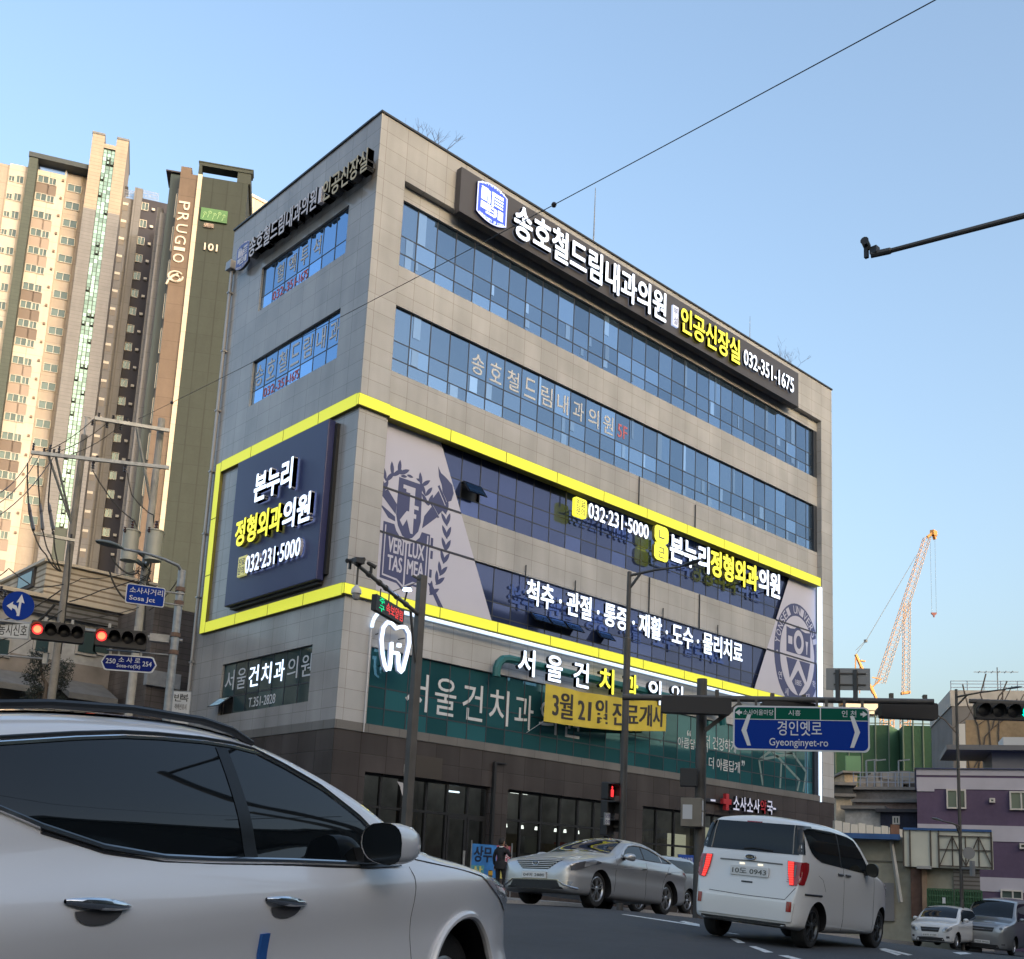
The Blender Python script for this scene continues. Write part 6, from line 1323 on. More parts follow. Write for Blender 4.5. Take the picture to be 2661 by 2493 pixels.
T, W, *_ = frame(R5z(1016, 348), 31, R5z(1375, 360)); gl_ = signal_head('traffic_light', 'traffic light with its green lamp lit, cut off by the right edge', T, W, .46, lit=3, colr=green_on)
mb = MB(); mb.tube([T(-.1, .3, -.1), T(W+5, .3, -.1)], .07, 8); tbox(mb, T, W*.05, W*.95, .2, .3, -.1, -.02); mb.build('arm', polem, gl_)
mb = MB(); p = Vector(T(W+5, .3, -.1)); mb.tube([(p.x, p.y, gz(p.x, p.y)), (p.x, p.y, p.z+.5)], .13, 12); mb.build('pole', polem, gl_)
T, W, *_ = frame(ZV(1690, 495), 15, ZV(2050, 418)); ca = thing('camera_pole', 'long thin dark arm with a small camera reaching in from the right edge', 'camera pole', loc=T(W+2.5, -9, 0))
mb = MB(); mb.tube([T(0, 0), T(.25, 0), T(.27, 0), T(W+2.5, .25)], [.045, .045, .033, .05], 10); mb.build('arm', polem, ca)
mb = MB(); p = Vector(T(W+2.5, 0)); mb.tube([(p.x, p.y, gz(p.x, p.y)), (p.x, p.y, p.z+.4)], .1, 12); mb.build('pole', polem, ca)
mb = MB(); bullet(mb, T(-.06, .17), (-1, -.3, 0), .22, .05); mb.bar(T(-.05, .12), T(.12, 0), .03); mb.box(*[v for c_ in zip(Vector(T(.05, .04))-Vector((.05, .05, .04)), Vector(T(.05, .04))+Vector((.05, .05, .06))) for v in c_]); mb.build('camera', housing, ca)

# road markings
def mark(name, label, quads, group=None):
    mb = MB()
    for qd in quads:
        P_ = [onG(*p) for p in qd]; strip_on_ground(mb, [(p.x, p.y) for p in P_], .006, 4)
    return tag(mb.build(name, paint, smooth=True), kind='structure')
for qd in ([(465, 1578), (530, 1580), (608, 1622), (540, 1620)], [(635, 1648), (700, 1650), (858, 1703), (780, 1705)], [(895, 1729), (985, 1730), (1120, 1765), (1030, 1768)], [(432, 1528), (470, 1528), (560, 1540), (520, 1542)], [(1800, 1678), (1830, 1676), (1998, 1722), (1960, 1730)]):
    mark('lane_mark', '', [[R4z(*p) for p in qd]])
mark('lane_mark', '', [[R3z(1268, 1163), R3z(1300, 1163), R3z(1866, 1246), R3z(1866, 1256)]]); mark('lane_mark', '', [[R4z(20, 1425), R4z(60, 1422), R4z(200, 1452), R4z(190, 1470)]])
mark('lane_mark', '', [[R5z(430, 1800), R5z(470, 1798), R5z(640, 1838), R5z(610, 1842)]]); mark('lane_mark', '', [[R5z(880, 1822), R5z(960, 1822), R5z(1000, 1832), R5z(930, 1836)]])
# ------------------------------------------------------------------ buildings far and near around
class Face:
    def __init__(s, pl, tl, pr): s.T, s.W, s.A, s.U, s.N = frame(pl, tl, pr)
    def uv(s, x, y, d=0):
        P = hit(x, y, s.A+s.N*d, s.N); q = P-s.A; return q.dot(s.U), q.z
    def box(s, mb, p, q, d0, d1, m=0, base=None):          # by two photo pixels (top-left, bottom-right) seen at front depth d1
        u0, v1 = s.uv(*p, d1); u1, v0 = s.uv(*q, d1)
        if base is not None: v0 = base
        mb.box(u0, u1, v0, v1, d0, d1, m, s.T); return u0, u1, v0, v1
towp = {}
def panelm(name, c, tw=3.0, th=2.8, rough=.75, jw=.05, k=.93): return tiled(name, c, tuple(x*k for x in c), tuple(x*.72 for x in c), tw, th, 'xy', rough=rough, jw=jw, stain=.05, grain=(3, .04))
cream = panelm('tower_cream', (.60, .555, .50)); beige = panelm('tower_beige', (.40, .35, .305)); lilac_shaded = panelm('tower_lilac_shaded', (.235, .238, .262), 8, .62, jw=.04); beige_lit = panelm('tower_siding_lit', (.43, .37, .31), 8, .62, jw=.04); olive = panelm('tower_olive', (.036, .047, .043), .75, 2.85, jw=.035)
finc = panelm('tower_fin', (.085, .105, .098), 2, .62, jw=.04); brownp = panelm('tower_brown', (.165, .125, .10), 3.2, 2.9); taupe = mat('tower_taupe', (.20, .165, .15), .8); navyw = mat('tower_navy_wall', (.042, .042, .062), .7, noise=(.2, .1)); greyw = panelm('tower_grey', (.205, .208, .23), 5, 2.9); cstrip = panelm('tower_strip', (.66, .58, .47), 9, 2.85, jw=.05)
twhite = mat('tower_trim', (.66, .63, .58), .6); tglass = glassm('tower_glass', (.10, .14, .14), .35, 1.6, metal=.3, rough=.08); teal_gl = glassm('stair_glass', (.30, .46, .42), .6, 1.35, metal=.4, rough=.08); beamm = mat('roof_beam', (.05, .065, .08), .6); railm = mat('roof_railing', (.33, .36, .44), .5, .3)
def win(face, parent, u0, u1, v0, v1, d, split=.5, label=None):
    """one window: white frame with two sashes, glass a sub-part"""
    T = face.T; f = .075; mb = MB()
    mb.box(u0, u1, v0, v0+f, d, d+.16, 0, T); mb.box(u0, u1, v1-f, v1, d, d+.16, 0, T); mb.box(u0, u0+f, v0+f, v1-f, d, d+.16, 0, T); mb.box(u1-f, u1, v0+f, v1-f, d, d+.16, 0, T)
    us = u0+(u1-u0)*split
    if 0 < split < 1: mb.box(us-f/2, us+f/2, v0+f, v1-f, d, d+.14, 0, T)
    w_ = mb.build('window', twhite, parent); mb = MB()
    for a, b, dd in ((u0+f, us-f/2, .06), (us+f/2, u1-f, .09)): mb.quad([T(a, v0+f, d+dd), T(b, v0+f, d+dd), T(b, v1-f, d+dd), T(a, v1-f, d+dd)])
    mb.build('pane', tglass, w_, recalc=False); return w_
FA = Face((78.2, 394), 176, (233, 430))
R1z = zoom(0, 300, .37594)
def fu(face, x, y, d=0): return face.uv(*R1z(x, y), d)[0]
def fv(face, x, y, d=0): return face.uv(*R1z(x, y), d)[1]
ta = thing('apartment_tower', 'tall cream and grey apartment tower with a stair core of teal glass', 'building', loc=tuple(FA.T(0, -100, 0)))
B0 = -FA.A.z-2                                              # v of the ground
uF0, uF1 = fu(FA, 208, 255, 1.6), fu(FA, 266, 285, 1.6); uM0, uM1, uB1 = fu(FA, 262, 395), fu(FA, 466, 395), fu(FA, 640, 400)
vM, vB = fv(FA, 360, 395), fv(FA, 530, 403)
uL0 = -26; vL = fv(FA, 70, 322); uLc = fu(FA, 68, 340); uLb = fu(FA, 15, 330)
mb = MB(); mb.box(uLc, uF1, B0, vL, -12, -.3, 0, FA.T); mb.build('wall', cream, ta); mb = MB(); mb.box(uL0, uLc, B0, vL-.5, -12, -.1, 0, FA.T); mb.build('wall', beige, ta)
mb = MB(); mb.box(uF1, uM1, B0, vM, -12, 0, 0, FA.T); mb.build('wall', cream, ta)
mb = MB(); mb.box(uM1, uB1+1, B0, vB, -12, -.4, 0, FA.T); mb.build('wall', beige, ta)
mb = MB(); mb.box(uF0, uF1, B0, fv(FA, 230, 262, 1.6), -4, 1.6, 0, FA.T); mb.build('fin', finc, ta)
vbm = fv(FA, 240, 262, 1.6); mb = MB(); mb.box(uF0-.1, uB1, vbm-.75, vbm+.05, -.6, 1.8, 0, FA.T); mb.build('roof_beam', beamm, ta)
mb = MB(); u_ = fu(FA, 467, 330); mb.box(u_-.12, u_+.12, vM-.5, vbm-.75, -.4, .1, 0, FA.T); mb.build('beam_post', twhite, ta)
def railing(face, parent, u0, u1, v, h, d, n=14):
    mb = MB(); T = face.T
    for k in range(n+1): u = u0+(u1-u0)*k/n; mb.bar(T(u, v, d), T(u, v+h, d), .05)
    for f in (.35, .7, 1): mb.bar(T(u0, v+h*f, d), T(u1, v+h*f, d), .05)
    mb.build('roof_railing', railm, parent)
railing(FA, ta, uF1+.2, u_, vM, 1.7, -.3, 22)
DC = 3.2                                                    # the stair core stands forward
uC0, uC1 = fu(FA, 640, 150, DC), fu(FA, 890, 180, DC); uN0, uN1 = fu(FA, 722, 190, DC), fu(FA, 806, 190, DC); vC, vN = fv(FA, 680, 132, DC), fv(FA, 760, 203, DC)
uS0, uS1 = fu(FA, 716, 235, DC), fu(FA, 800, 235, DC); vS = fv(FA, 760, 232, DC)
vP = fv(FA, 610, 642, DC); mb = MB(); mb.box(uC0, uS0, vP, vC, -6, DC, 0, FA.T); mb.box(uS1, uC1, vP, vC, -6, DC, 0, FA.T); mb.box(uS0, uS1, vS, vN, -6, DC, 0, FA.T); mb.build('stair_core', beige_lit, ta, label='upper part of the stair core in pale beige siding'); mb = MB(); mb.box(uC0, uS0, B0, vP, -6, DC, 0, FA.T); mb.box(uS1, uC1, B0, vP, -6, DC, 0, FA.T); mb.box(uS0, uS1, B0, vS, -6, DC-.4, 0, FA.T)
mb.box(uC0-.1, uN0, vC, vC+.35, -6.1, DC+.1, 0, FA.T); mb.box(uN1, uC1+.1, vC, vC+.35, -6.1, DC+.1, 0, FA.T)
mb.build('stair_core', lilac_shaded, ta)  # lower core greyer, a cast shadow put into the siding colour
st = MB(); fr = MB(); rnd = random.Random(11); W3 = (uS1-uS0)/3; v = vS
hh = .72
nrow = int((vS-B0-52)/hh)
for r in range(nrow):
    for c in range(3):
        u = uS0+c*W3; h0 = v-hh*(r+1); dd = DC-.35+.12*rnd.random()
        if rnd.random() < .09:
            fr.prism([(u+.08, h0+.1), (u+W3-.08, h0+.1), (u+W3-.08, h0+hh-.05), (u+.08, h0+hh-.05)], DC-.3, DC+.05, 0, FA.T); s_ = .17
            st.quad([FA.T(a, b, DC+.06) for a, b in ((u+s_, h0+s_), (u+W3-s_, h0+s_), (u+W3-s_, h0+hh-s_), (u+s_, h0+hh-s_))])
        else: st.quad([FA.T(a, b, DC-.3) for a, b in ((u+.06, h0+.05), (u+W3-.06, h0+.05), (u+W3-.06, h0+hh-.03), (u+.06, h0+hh-.03))])
sw = fr.build('stair_glazing', mat('stair_frame', (.035, .055, .055), .5), ta, label='strip of teal stair glazing with dark frames'); st.build('pane', teal_gl, sw, recalc=False)
mb = MB(); mb.box(uS0, uS1, B0, vS, DC-.39, DC-.33, 0, FA.T); mb.build('stair_backing', MATS['stair_frame'], ta)
# right wing of the tower, its grey deepened in place of shade
uG0, uG1, uG2, uG3 = uC1, fu(FA, 928, 560), fu(FA, 985, 560), fu(FA, 1092, 580)
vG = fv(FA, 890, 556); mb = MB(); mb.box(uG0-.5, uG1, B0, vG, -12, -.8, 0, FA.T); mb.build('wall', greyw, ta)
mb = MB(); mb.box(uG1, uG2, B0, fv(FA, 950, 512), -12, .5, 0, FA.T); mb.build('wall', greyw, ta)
vV = fv(FA, 1030, 572); mb = MB(); mb.box(uG2, uG3+4, B0, vV, -12, -.5, 0, FA.T); mb.build('wall', navyw, ta)
railing(FA, ta, uG0, uG1, vG, 1.6, -1, 10); railing(FA, ta, uG2, uG3, vV, 1.6, -.7, 12)
mb = MB(); u_ = fu(FA, 868, 480); mb.box(u_-.4, u_+.4, vG+1.6, vG+2.2, -3, -1, 0, FA.T); mb.bar(FA.T(u_-.3, vG, -2), FA.T(u_-.3, vG+1.6, -2), .15); mb.build('roof_tank', blackpl, ta)
# windows, row by row
pitch = (fv(FA, 510, 500)-fv(FA, 450, 990))/4.02
wlist = [(300, 445, 'big'), (365, 462, 'small'), (515, 500, 'big2'), (80, 432, 'sq'), (138, 440, 'tall'), (1003, 622, 'navy'), (860, 612, 'shutter')]
wu = {k: fu(FA, x, y) for x, y, k in wlist}; wv = {k: fv(FA, x, y) for x, y, k in wlist}
dims = {'big': (1.65, 1.3, 0), 'small': (1.1, 1.25, 0), 'big2': (2.15, 1.35, -.4), 'sq': (.9, 1.0, -.3), 'tall': (1.1, 1.35, -.3), 'navy': (1.1, 1.4, -.5), 'shutter': (1.1, 1.4, -.8)}
nm = 26
taup = MB(); slv = MB(); tpat = {'big': (0, 3, 4, 5, 6, 7, 8, 9), 'small': (0,)}
for r in range(nm):
    for k in ('big', 'small', 'big2', 'navy') + (('sq', 'tall') if r < 9 else ()):
        if r >= 22 and k in ('big', 'small'): continue
        w_, h_, d_ = dims[k]; u, v = wu[k], wv[k]-pitch*r
        if v < B0+40: continue
        if sum(1 for c in ta.children if c.name.startswith('window')) < 96: win(FA, ta, u-w_/2, u+w_/2, v-h_/2, v+h_/2, d_, .5 if k != 'tall' else .45)
        if k in ('big', 'small') and r % 8 in (0, 6, 7, 2, 3, 4):
            taup.box(u-w_/2-.15, u+w_/2+.12, v-h_/2-(pitch-h_)+.05, v-h_/2-.05, -.2, .05, 0 if r % 8 in (0, 6, 7) else 1, FA.T)
    w_, h_, d_ = dims['shutter']; u, v = wu['shutter'], wv['shutter']-pitch*r; slv.box(u-w_/2, u+w_/2, v-h_/2, v+h_*.2, d_-.1, d_+.05, 0, FA.T); slv.box(u-w_/2, u+w_/2, v+h_*.2, v+h_/2, d_-.1, d_+.1, 1, FA.T)
taup.build('cladding', [taupe, mat('tower_tan', (.36, .30, .27), .8)], ta); sl_ = slv.build('shutter', [mat('shutter_grey', (.20, .185, .18), .6), twhite], ta); sl_['kind'] = 'stuff'
mb = MB()
for r in range(20):
    u, v = fu(FA, 436, 455), fv(FA, 436, 455)-pitch*r; mb.box(u-.15, u+.18, v-.15, v+.2, 0, .25, 0, FA.T)
o = mb.build('vent_hood', mat('hood_brown', (.22, .16, .12), .6), ta); o['kind'] = 'stuff'
mb = MB()
for f in (1125, ): pass
for x_ in (1052, ):
    for r in range(24): u, v = fu(FA, 1062, 648), fv(FA, 1062, 648)-pitch*r; mb.box(u-.3, u+.2, v-.2, v+.2, -.5, -.1, 0, FA.T)
o = mb.build('outdoor_unit', twhite, ta); o['kind'] = 'stuff'

# the green and brown tower lettered on its face
Zt = zoom(380, 360, .161117)
FB = Face(Zt(905, 620), 163, Zt(1470, 716)); tb = thing('apartment_tower', 'tall olive green apartment tower with a lettered brown band and a cream strip', 'building', loc=tuple(FB.T(0, -95, 0)))
bu = lambda x, y, d=0: FB.uv(*Zt(x, y), d)[0]
bv = lambda x, y, d=0: FB.uv(*Zt(x, y), d)[1]
B1 = -FB.A.z-2
uO0, uO1 = bu(905, 640), bu(1640, 800); vO = bv(905, 612); uCr = bu(838, 600)
uBr = bu(565, 440); vBr = bv(620, 440)
mb = MB(); mb.box(uO0, uO1, B1, vO, -16, 0, 0, FB.T); mb.build('wall', olive, tb)
mb = MB(); mb.box(uCr, uO0, B1, vO+.2, -16, .12, 0, FB.T); mb.build('cream_strip', cstrip, tb)  # bright cream stands in for a face turned more to the sun
mb = MB(); mb.box(uBr, uCr, B1, vO+.2, -16, -.25, 0, FB.T); mb.box(uBr, bu(738, 460), vO+.2, vBr, -16, -.25, 0, FB.T); mb.build('brown_wall', brownp, tb)
mb = MB(); vF = bv(900, 395); v0_ = bv(1470, 520); ux = bu(1480, 540)

mb.box(bu(848, 500), bu(900, 500), vO+.2, vF, -1.6, .14, 0, FB.T); mb.box(bu(848, 500), uO1+.5, vF-.5, vF, -1.6, .16, 0, FB.T); mb.box(ux, uO1+.3, vO, vF-.5, -16, .02, 0, FB.T); mb.box(bu(848, 500)-.1, uO1+.6, vF, vF+.15, -1.7, .25, 0, FB.T)
mb.build('roof_frame', mat('tower_olive_plain', (.042, .053, .049), .75), tb)
mb = MB(); mb.prism([(bu(275, 300), B1), (bu(275, 300), bv(290, 262)), (bu(400, 280), bv(400, 285)), (bu(840, 440)+4, bv(840, 440)-.3), (bu(1240, 560)+3, bv(1240, 575)-.3), (bu(1240, 560)+3, vO-4), (uCr, vO-4), (uCr, B1)], -22, -12, 0, FB.T); mb.build('rear_wall', panelm('tower_sand', (.56, .44, .34)), tb)
uD0, uD1 = bu(365, 420), bu(535, 420); mb = MB(); mb.box(uD0, uD1, B1, bv(450, 380), -16, -3, 0, FB.T); mb.build('dark_wall', mat('tower_teal_dark', (.028, .048, .055), .4, noise=(.15, .2)), tb)
mb = MB(); mb.box(uD1, uBr, B1, bv(550, 440)-3, -16, -1.2, 0, FB.T); mb.box(uD0-1.2, uD0, B1, bv(330, 800)-1, -16, -5, 0, FB.T); mb.box(uD0-2.0, uD0-1.2, B1, bv(330, 800)+1, -14, -7, 0, FB.T); mb.build('side_wall', greyw, tb)
mb = MB(); mb.box(uD0-.7, uD1+.2, bv(450, 370), bv(450, 350), -7, -2.6, 0, FB.T); mb.build('roof_canopy', mat('canopy_dark', (.04, .035, .05), .6), tb)
railing(FB, tb, bu(905, 640)+.5, ux, vO, 1.3, -3, 9)
for r in range(22):
    v = bv(455, 1090, -1.2)-2.9*1.0*r*1.87; mb = MB()
    if r < 14: win(FB, tb, uD1+.1, uBr-.3, v-2.0, v+2.0, -1.15, 0)
wl = mat('tower_letter', (.68, .62, .55), .5)
mb = MB(); us = [(1020, 1170), (1205, 1350), (1405, 1550), (1590, 1760)]
s_ = 'PRUGIO'; vt = bv(640, 1030, -.25); hp = bv(640, 1030, -.25)-bv(600, 1400, -.25); step = hp/2.02
um_ = (bu(555, 1100, -.25), bu(735, 1100, -.25)); ulo, uhi = uBr+(uCr-uBr)*.10, uBr+(uCr-uBr)*.72
for i, ch in enumerate(s_):
    a1 = vt-step*i; a0 = a1-step*(.30 if ch == 'I' else .74)
    if i == 5: a1 += step*.42; a0 += step*.42
    # the letters lie on their side, reading downwards
    put_text(mb, ch, 0, 1, 0, 1, lambda p, q, d, a0=a0, a1=a1: FB.T(ulo+(uhi-ulo)*q, a1-(a1-a0)*p, -.22+d), 0, .12, bold=.012)
ac = vt-step*6.55; cu = (ulo+uhi)/2
for (r0, dv, w_) in ((1.0, 0, 1), (.6, -.3, 1)):
    mb.tube([FB.T(cu-.1+r0*math.cos(a), ac+dv+r0*.8*math.sin(a), -.1) for a in np.linspace(.6, 6.4, 26)], .15, 6)
mb.tube([FB.T(cu-1.3, ac-1.4, -.1), FB.T(cu-.9, ac-.4, -.1), FB.T(cu+.2, ac+.5, -.1)], .15, 6)
mb.build('lettering', wl, tb, recalc=False)
mb = MB(); put_text(mb, '101', bu(935, 1740, .1), bu(1155, 1740, .1), bv(1000, 1815, .1), bv(1000, 1700, .1), FB.T, .02, .3, bold=.03); mb.build('lettering', wl, tb, recalc=False)
mb = MB(); g0, g1, h0, h1 = bu(880, 1200, .3), bu(1310, 1250, .3), bv(880, 1308, .3), bv(890, 1110, .3); mb.box(g0, g1, h0, h1, .0, .35, 0, FB.T); gb = mb.build('green_sign', mat('tower_green', (.085, .20, .075), .5, noise=(.25, .25)), tb)
mb = MB()
for k in range(5):
    x_ = g0+(g1-g0)*(.14+.18*k); y_ = h0+(h1-h0)*(.15+.12*(k % 2)); mb.tube([FB.T(x_-.2, y_-.1, .4), FB.T(x_, y_+.6, .4), FB.T(x_+.15, y_+.95, .4)], .035, 5); mb.tube([FB.T(x_+.1+.22*math.cos(a), y_+.8+.2*math.sin(a), .4) for a in np.linspace(-1.6, 3.6, 12)], .035, 5)
mb.build('sprig_marks', mat('sprig_pale', (.4, .6, .32), .5), gb)
mb = MB(); put_text(mb, '소사역푸르지오', g0+.6, g1-1.8, bv(1050, 1460, .1), bv(1050, 1385, .1), FB.T, .02, .3, bold=.02); mb.build('lettering', mat('tower_letter_pink', (.52, .42, .37), .5), tb, recalc=False)
# pale tower top peeping over the clinic roof
q = at(*Zt(1700, 1250), 190); tc_ = thing('apartment_tower', 'pale cream tower top just showing between the olive tower and the clinic roof', 'building', loc=(q.x, q.y, 0)); mb = MB(); zt_ = at(*Zt(1640, 1190), 190).z
mb.box(q.x-5, q.x+14, q.y-4, q.y+10, 0, zt_); mb.build('wall', cstrip, tc_); mb = MB(); mb.box(q.x-5.2, q.x+14.2, q.y-4.2, q.y+10.2, zt_, zt_+.5); mb.build('coping', twhite, tc_)

# old low building on the left, behind the poles
Pc = at(*RLz(440, 600), 47); XC, YC = Pc.x, Pc.y
OY = lambda x, y, d=0: (lambda P: (P.x, P.z))(onY(*RLz(x, y), YC-d))
ob = thing('old_shop_building', 'old two-storey shop building with beige corrugated siding behind the poles', 'building', loc=(XC+8, YC, gz(XC+8, YC)))
siding = tiled('beige_siding', (.47, .42, .34), (.43, .385, .31), (.20, .16, .11), 60, .26, 'xy', rough=.7, jw=.045, stain=.18); gsid = tiled('grey_siding', (.16, .165, .175), (.14, .143, .15), (.05, .05, .05), 60, .22, 'xy', rough=.7, jw=.045, stain=.35); plaster = mat('plaster_pale', (.35, .365, .385), .85, noise=[(.5, .2), (4, .1)]); darkw = mat('old_dark', (.05, .048, .05), .8, noise=(1, .3)); brickd = tiled('old_brick', (.14, .12, .11), (.11, .095, .09), (.06, .055, .05), .8, .25, 'xy', stain=.3)
zs1 = OY(440, 430)[1]; zt1 = OY(440, 10)[1]; xe = OY(1650, 300)[0]
mb = MB(); mb.box(XC, xe, YC+.3, YC+12, zs1, zt1); mb.build('upper_wall', siding, ob)
mb = MB(); mb.box(XC-.15, xe, YC+.15, YC+12.1, zt1, zt1+.12); mb.build('roof_edge', mat('roof_edge_pale', (.5, .45, .36), .6), ob)
wl_, wr_ = onX(*RLz(215, 200), XC).y, onX(*RLz(370, 200), XC).y; zz0, zz1 = onX(*RLz(300, 325), XC).z, onX(*RLz(300, 140), XC).z
mb = MB(); mb.box(XC-.12, XC+.02, min(wl_, wr_), max(wl_, wr_), zz0, zz1); wd = mb.build('window', darkw, ob); mb = MB(); mb.box(XC-.14, XC-.11, min(wl_, wr_)+.15, max(wl_, wr_)-.15, zz0+.15, zz1-.15); mb.build('pane', g_dark, wd)
zb = OY(700, 640)[1]; mb = MB(); mb.box(XC-14, xe+1, YC-.3, YC+12, zb, zs1-.02); mb.build('middle_wall', gsid, ob)
mb = MB(); mb.box(XC-14.2, xe+1, YC-.5, YC+12.1, zs1-.02, zs1+.15); mb.build('ledge', MATS['roof_edge_pale'], ob)
zw = OY(800, 1095)[1]; mb = MB(); mb.box(XC-14, xe-1.0, YC, YC+12, zw, zb); mb.build('wall', plaster, ob)
for (x0, x1, y0, y1) in ((820, 965, 750, 1000), (970, 1110, 770, 1000), (-60, 70, 830, 1010), (370, 480, 830, 980), (1230, 1330, 800, 960)):
    a0, c1 = OY(x0, y0); a1, c0 = OY(x1, y1); mb = MB(); mb.box(a0-.1, a1+.1, YC-.1, YC+.02, c0-.1, c1+.1); wd = mb.build('window', mat('old_frame', (.36, .36, .36), .6), ob); mb = MB(); mb.box(a0, a1, YC-.13, YC-.1, c0, c1); mb.build('pane', g_dark, wd)
mb = MB(); mb.box(xe-1.0, xe+1, YC-.1, YC+12, gz(xe, YC)-1, zb); mb.build('brick_wall', brickd, ob)
zaw = OY(800, 1290)[1]; mb = MB(); mb.box(XC-14, xe-1.0, YC, YC+12, zaw-.4, zw); mb.build('shop_band', mat('shop_band', (.20, .185, .175), .8, noise=(1, .25)), ob)
mb = MB(); mb.box(XC-14, xe-1.0, YC+.2, YC+11, gz(XC, YC)-1, zaw-.4); mb.build('shopfront', darkw, ob)
for x0, x1 in ((-200, 300), (560, 1060)):
    a0, a1 = OY(x0, 1280)[0], OY(x1, 1280)[0]; z1 = OY(800, 1275)[1]; z0 = OY(800, 1400, 1.8)[1]; mb = MB(); mb.prism([(0, z1), (-1.9, z0), (-1.9, z0-.25), (-.1, z1-.3)], a0, a1, 0, lambda u, v, d: (d, YC+u, v)); mb.build('awning', mat('awning_grey', (.16, .165, .17), .7, noise=(2, .15)), ob)
mb = MB(); a0, c1 = OY(100, 1470, 3); a1, c0 = OY(250, 1560, 3); mb.box(a0, a1, YC-3.2, YC-3, c0, c1); ys_ = mb.build('shop_sign', mat('lime_sign', (.42, .50, .16), .5), None); tag(ys_, 'small lime green framed board at the foot of the old shops', 'sign')
nbld = thing('dark_narrow_building', 'narrow dark building squeezed between the old shops and the clinic', 'building', loc=(xe+3, YC-3, 0)); q0 = onY(*RLz(1600, 520), YC-4); q1 = onY(*RLz(1960, 520), YC-4); zt2 = onY(*RLz(1700, 500), YC-4).z
mb = MB(); mb.box(q0.x, q1.x+3, YC-4, YC+8, -1, zt2); mb.build('wall', brickd, nbld); mb = MB(); mb.box(q0.x+2.2, q1.x+3, YC-4.3, YC-4, -1, zt2-1.4); mb.build('shutter', mat('near_black', (.018, .018, .022), .6), nbld); mb = MB(); mb.box(q0.x-.1, q0.x+1.4, YC-4.2, YC-3.9, onY(*RLz(1480, 1310), YC-4).z, onY(*RLz(1480, 1150), YC-4).z); mb.build('panel', plaster, nbld)
# dark pine behind the left pole
def clump_tree(name, label, P, clumps, trunk, leafc, n=420, size=.16, seed=3):
    t = thing(name, label, 'tree', loc=P); rnd = random.Random(seed); mb = MB()
    for pts, r in trunk: mb.tube(pts, [r*(1-.6*i/(len(pts)-1)) for i in range(len(pts))], 7)
    mb.build('trunk', MATS['bark'], t); mb = MB()
    for c, r in clumps:
        for k in range(n):
            d = Vector((rnd.gauss(0, 1), rnd.gauss(0, 1), rnd.gauss(0, .8))); d.normalize(); p = Vector(c)+d*r*(rnd.random()**.45)
            a = Vector((rnd.gauss(0, 1), rnd.gauss(0, 1), rnd.gauss(0, 1))).normalized()*size*rnd.uniform(.6, 1.4); b = a.orthogonal().normalized()*size*.45; mb.quad([p-a*.5, p+b*.5, p+a*.5, p-b*.5])
    mb.build('crown', leafc, t, recalc=False); return t
dg = mat('pine_dark', (.022, .032, .026), .8, noise=(2, .45)); G = lambda x, y, t=42: at(*RLz(x, y), t)
b0 = base_at(RLz(470, 1400), 42)
clump_tree('pine_tree', 'dark clumpy pine tree standing behind the left utility pole', b0, [(G(400, 1020), .42), (G(380, 1180), .52), (G(330, 1235), .40), (G(420, 1110), .40), (G(395, 1350), .32), (G(330, 1440), .42), (G(665, 1130), .40), (G(650, 1210), .42), (G(630, 1300), .32), (G(270, 1500), .32), (G(600, 1455), .33)],
           [([b0, G(480, 1300), G(430, 1200), G(410, 1050)], .09), ([G(480, 1330), G(560, 1260), G(640, 1200)], .05), ([G(470, 1380), G(400, 1400), G(330, 1440)], .05)], dg, n=300, size=.11)

# ---- right-hand background
FP = Face(R5z(660, 700), 58, R5z(1317, 706)); pb = thing('purple_building', 'purple and white low-rise building on the right', 'building', loc=tuple(FP.T(5, -12, 0))); V5 = lambda y, x=700: FP.uv(*R5z(x, y))[1]
U5 = lambda x, y=900: FP.uv(*R5z(x, y))[0]
pur = mat('purple_paint', (.115, .082, .145), .8, noise=[(.6, .12), (5, .06)]); pwh = mat('mauve_white', (.52, .50, .56), .75, noise=(1, .06))
vg = -FP.A.z-1.5; bands5 = [(700, 738, pwh), (738, 752, pur), (752, 822, pwh), (822, 1036, pur), (1036, 1130, pwh), (1130, 1345, pur), (1345, 1430, pwh), (1430, 1900, pur)]
for y0, y1, m_ in bands5: mb = MB(); mb.box(0, 24, vg if y1 == 1900 else V5(y1), V5(y0), -12, 0 if m_ is pur else .04, 0, FP.T); mb.build('wall', m_, pb)
mb = MB(); mb.box(U5(665, 830), U5(770, 830), V5(838), V5(822), 0, .05, 0, FP.T); mb.build('band_step', pwh, pb)
mb = MB(); mb.box(-.1, 24, V5(700), V5(696), -12.1, .15, 0, FP.T); mb.build('coping', mat('coping_blue', (.08, .09, .2), .5), pb)
for x0, x1, y0, y1 in ((842, 965, 826, 946), (1226, 1360, 838, 954), (1172, 1310, 1436, 1500), (1105, 1140, 880, 908), (1288, 1330, 1155, 1190)):
    a0, c1 = FP.uv(*R5z(x0, y0)); a1, c0 = FP.uv(*R5z(x1, y1)); win(FP, pb, a0, a1, c0, c1, .0, .55 if x1-x0 > 60 else 0)
FW = Face(R5z(960, 402), 75, R5z(1330, 402)); cw = thing('cracked_wall_house', 'tan plastered house wall with branching dark creeper stems, behind the purple roof', 'building', loc=tuple(FW.T(3, -14, 0)))
mb = MB(); mb.box(0, 16, -22, 0, -10, 0, 0, FW.T); mb.build('wall', mat('tan_plaster', (.30, .225, .135), .85, noise=[(.5, .2), (4, .1)]), cw); mb = MB(); rnd = random.Random(5)
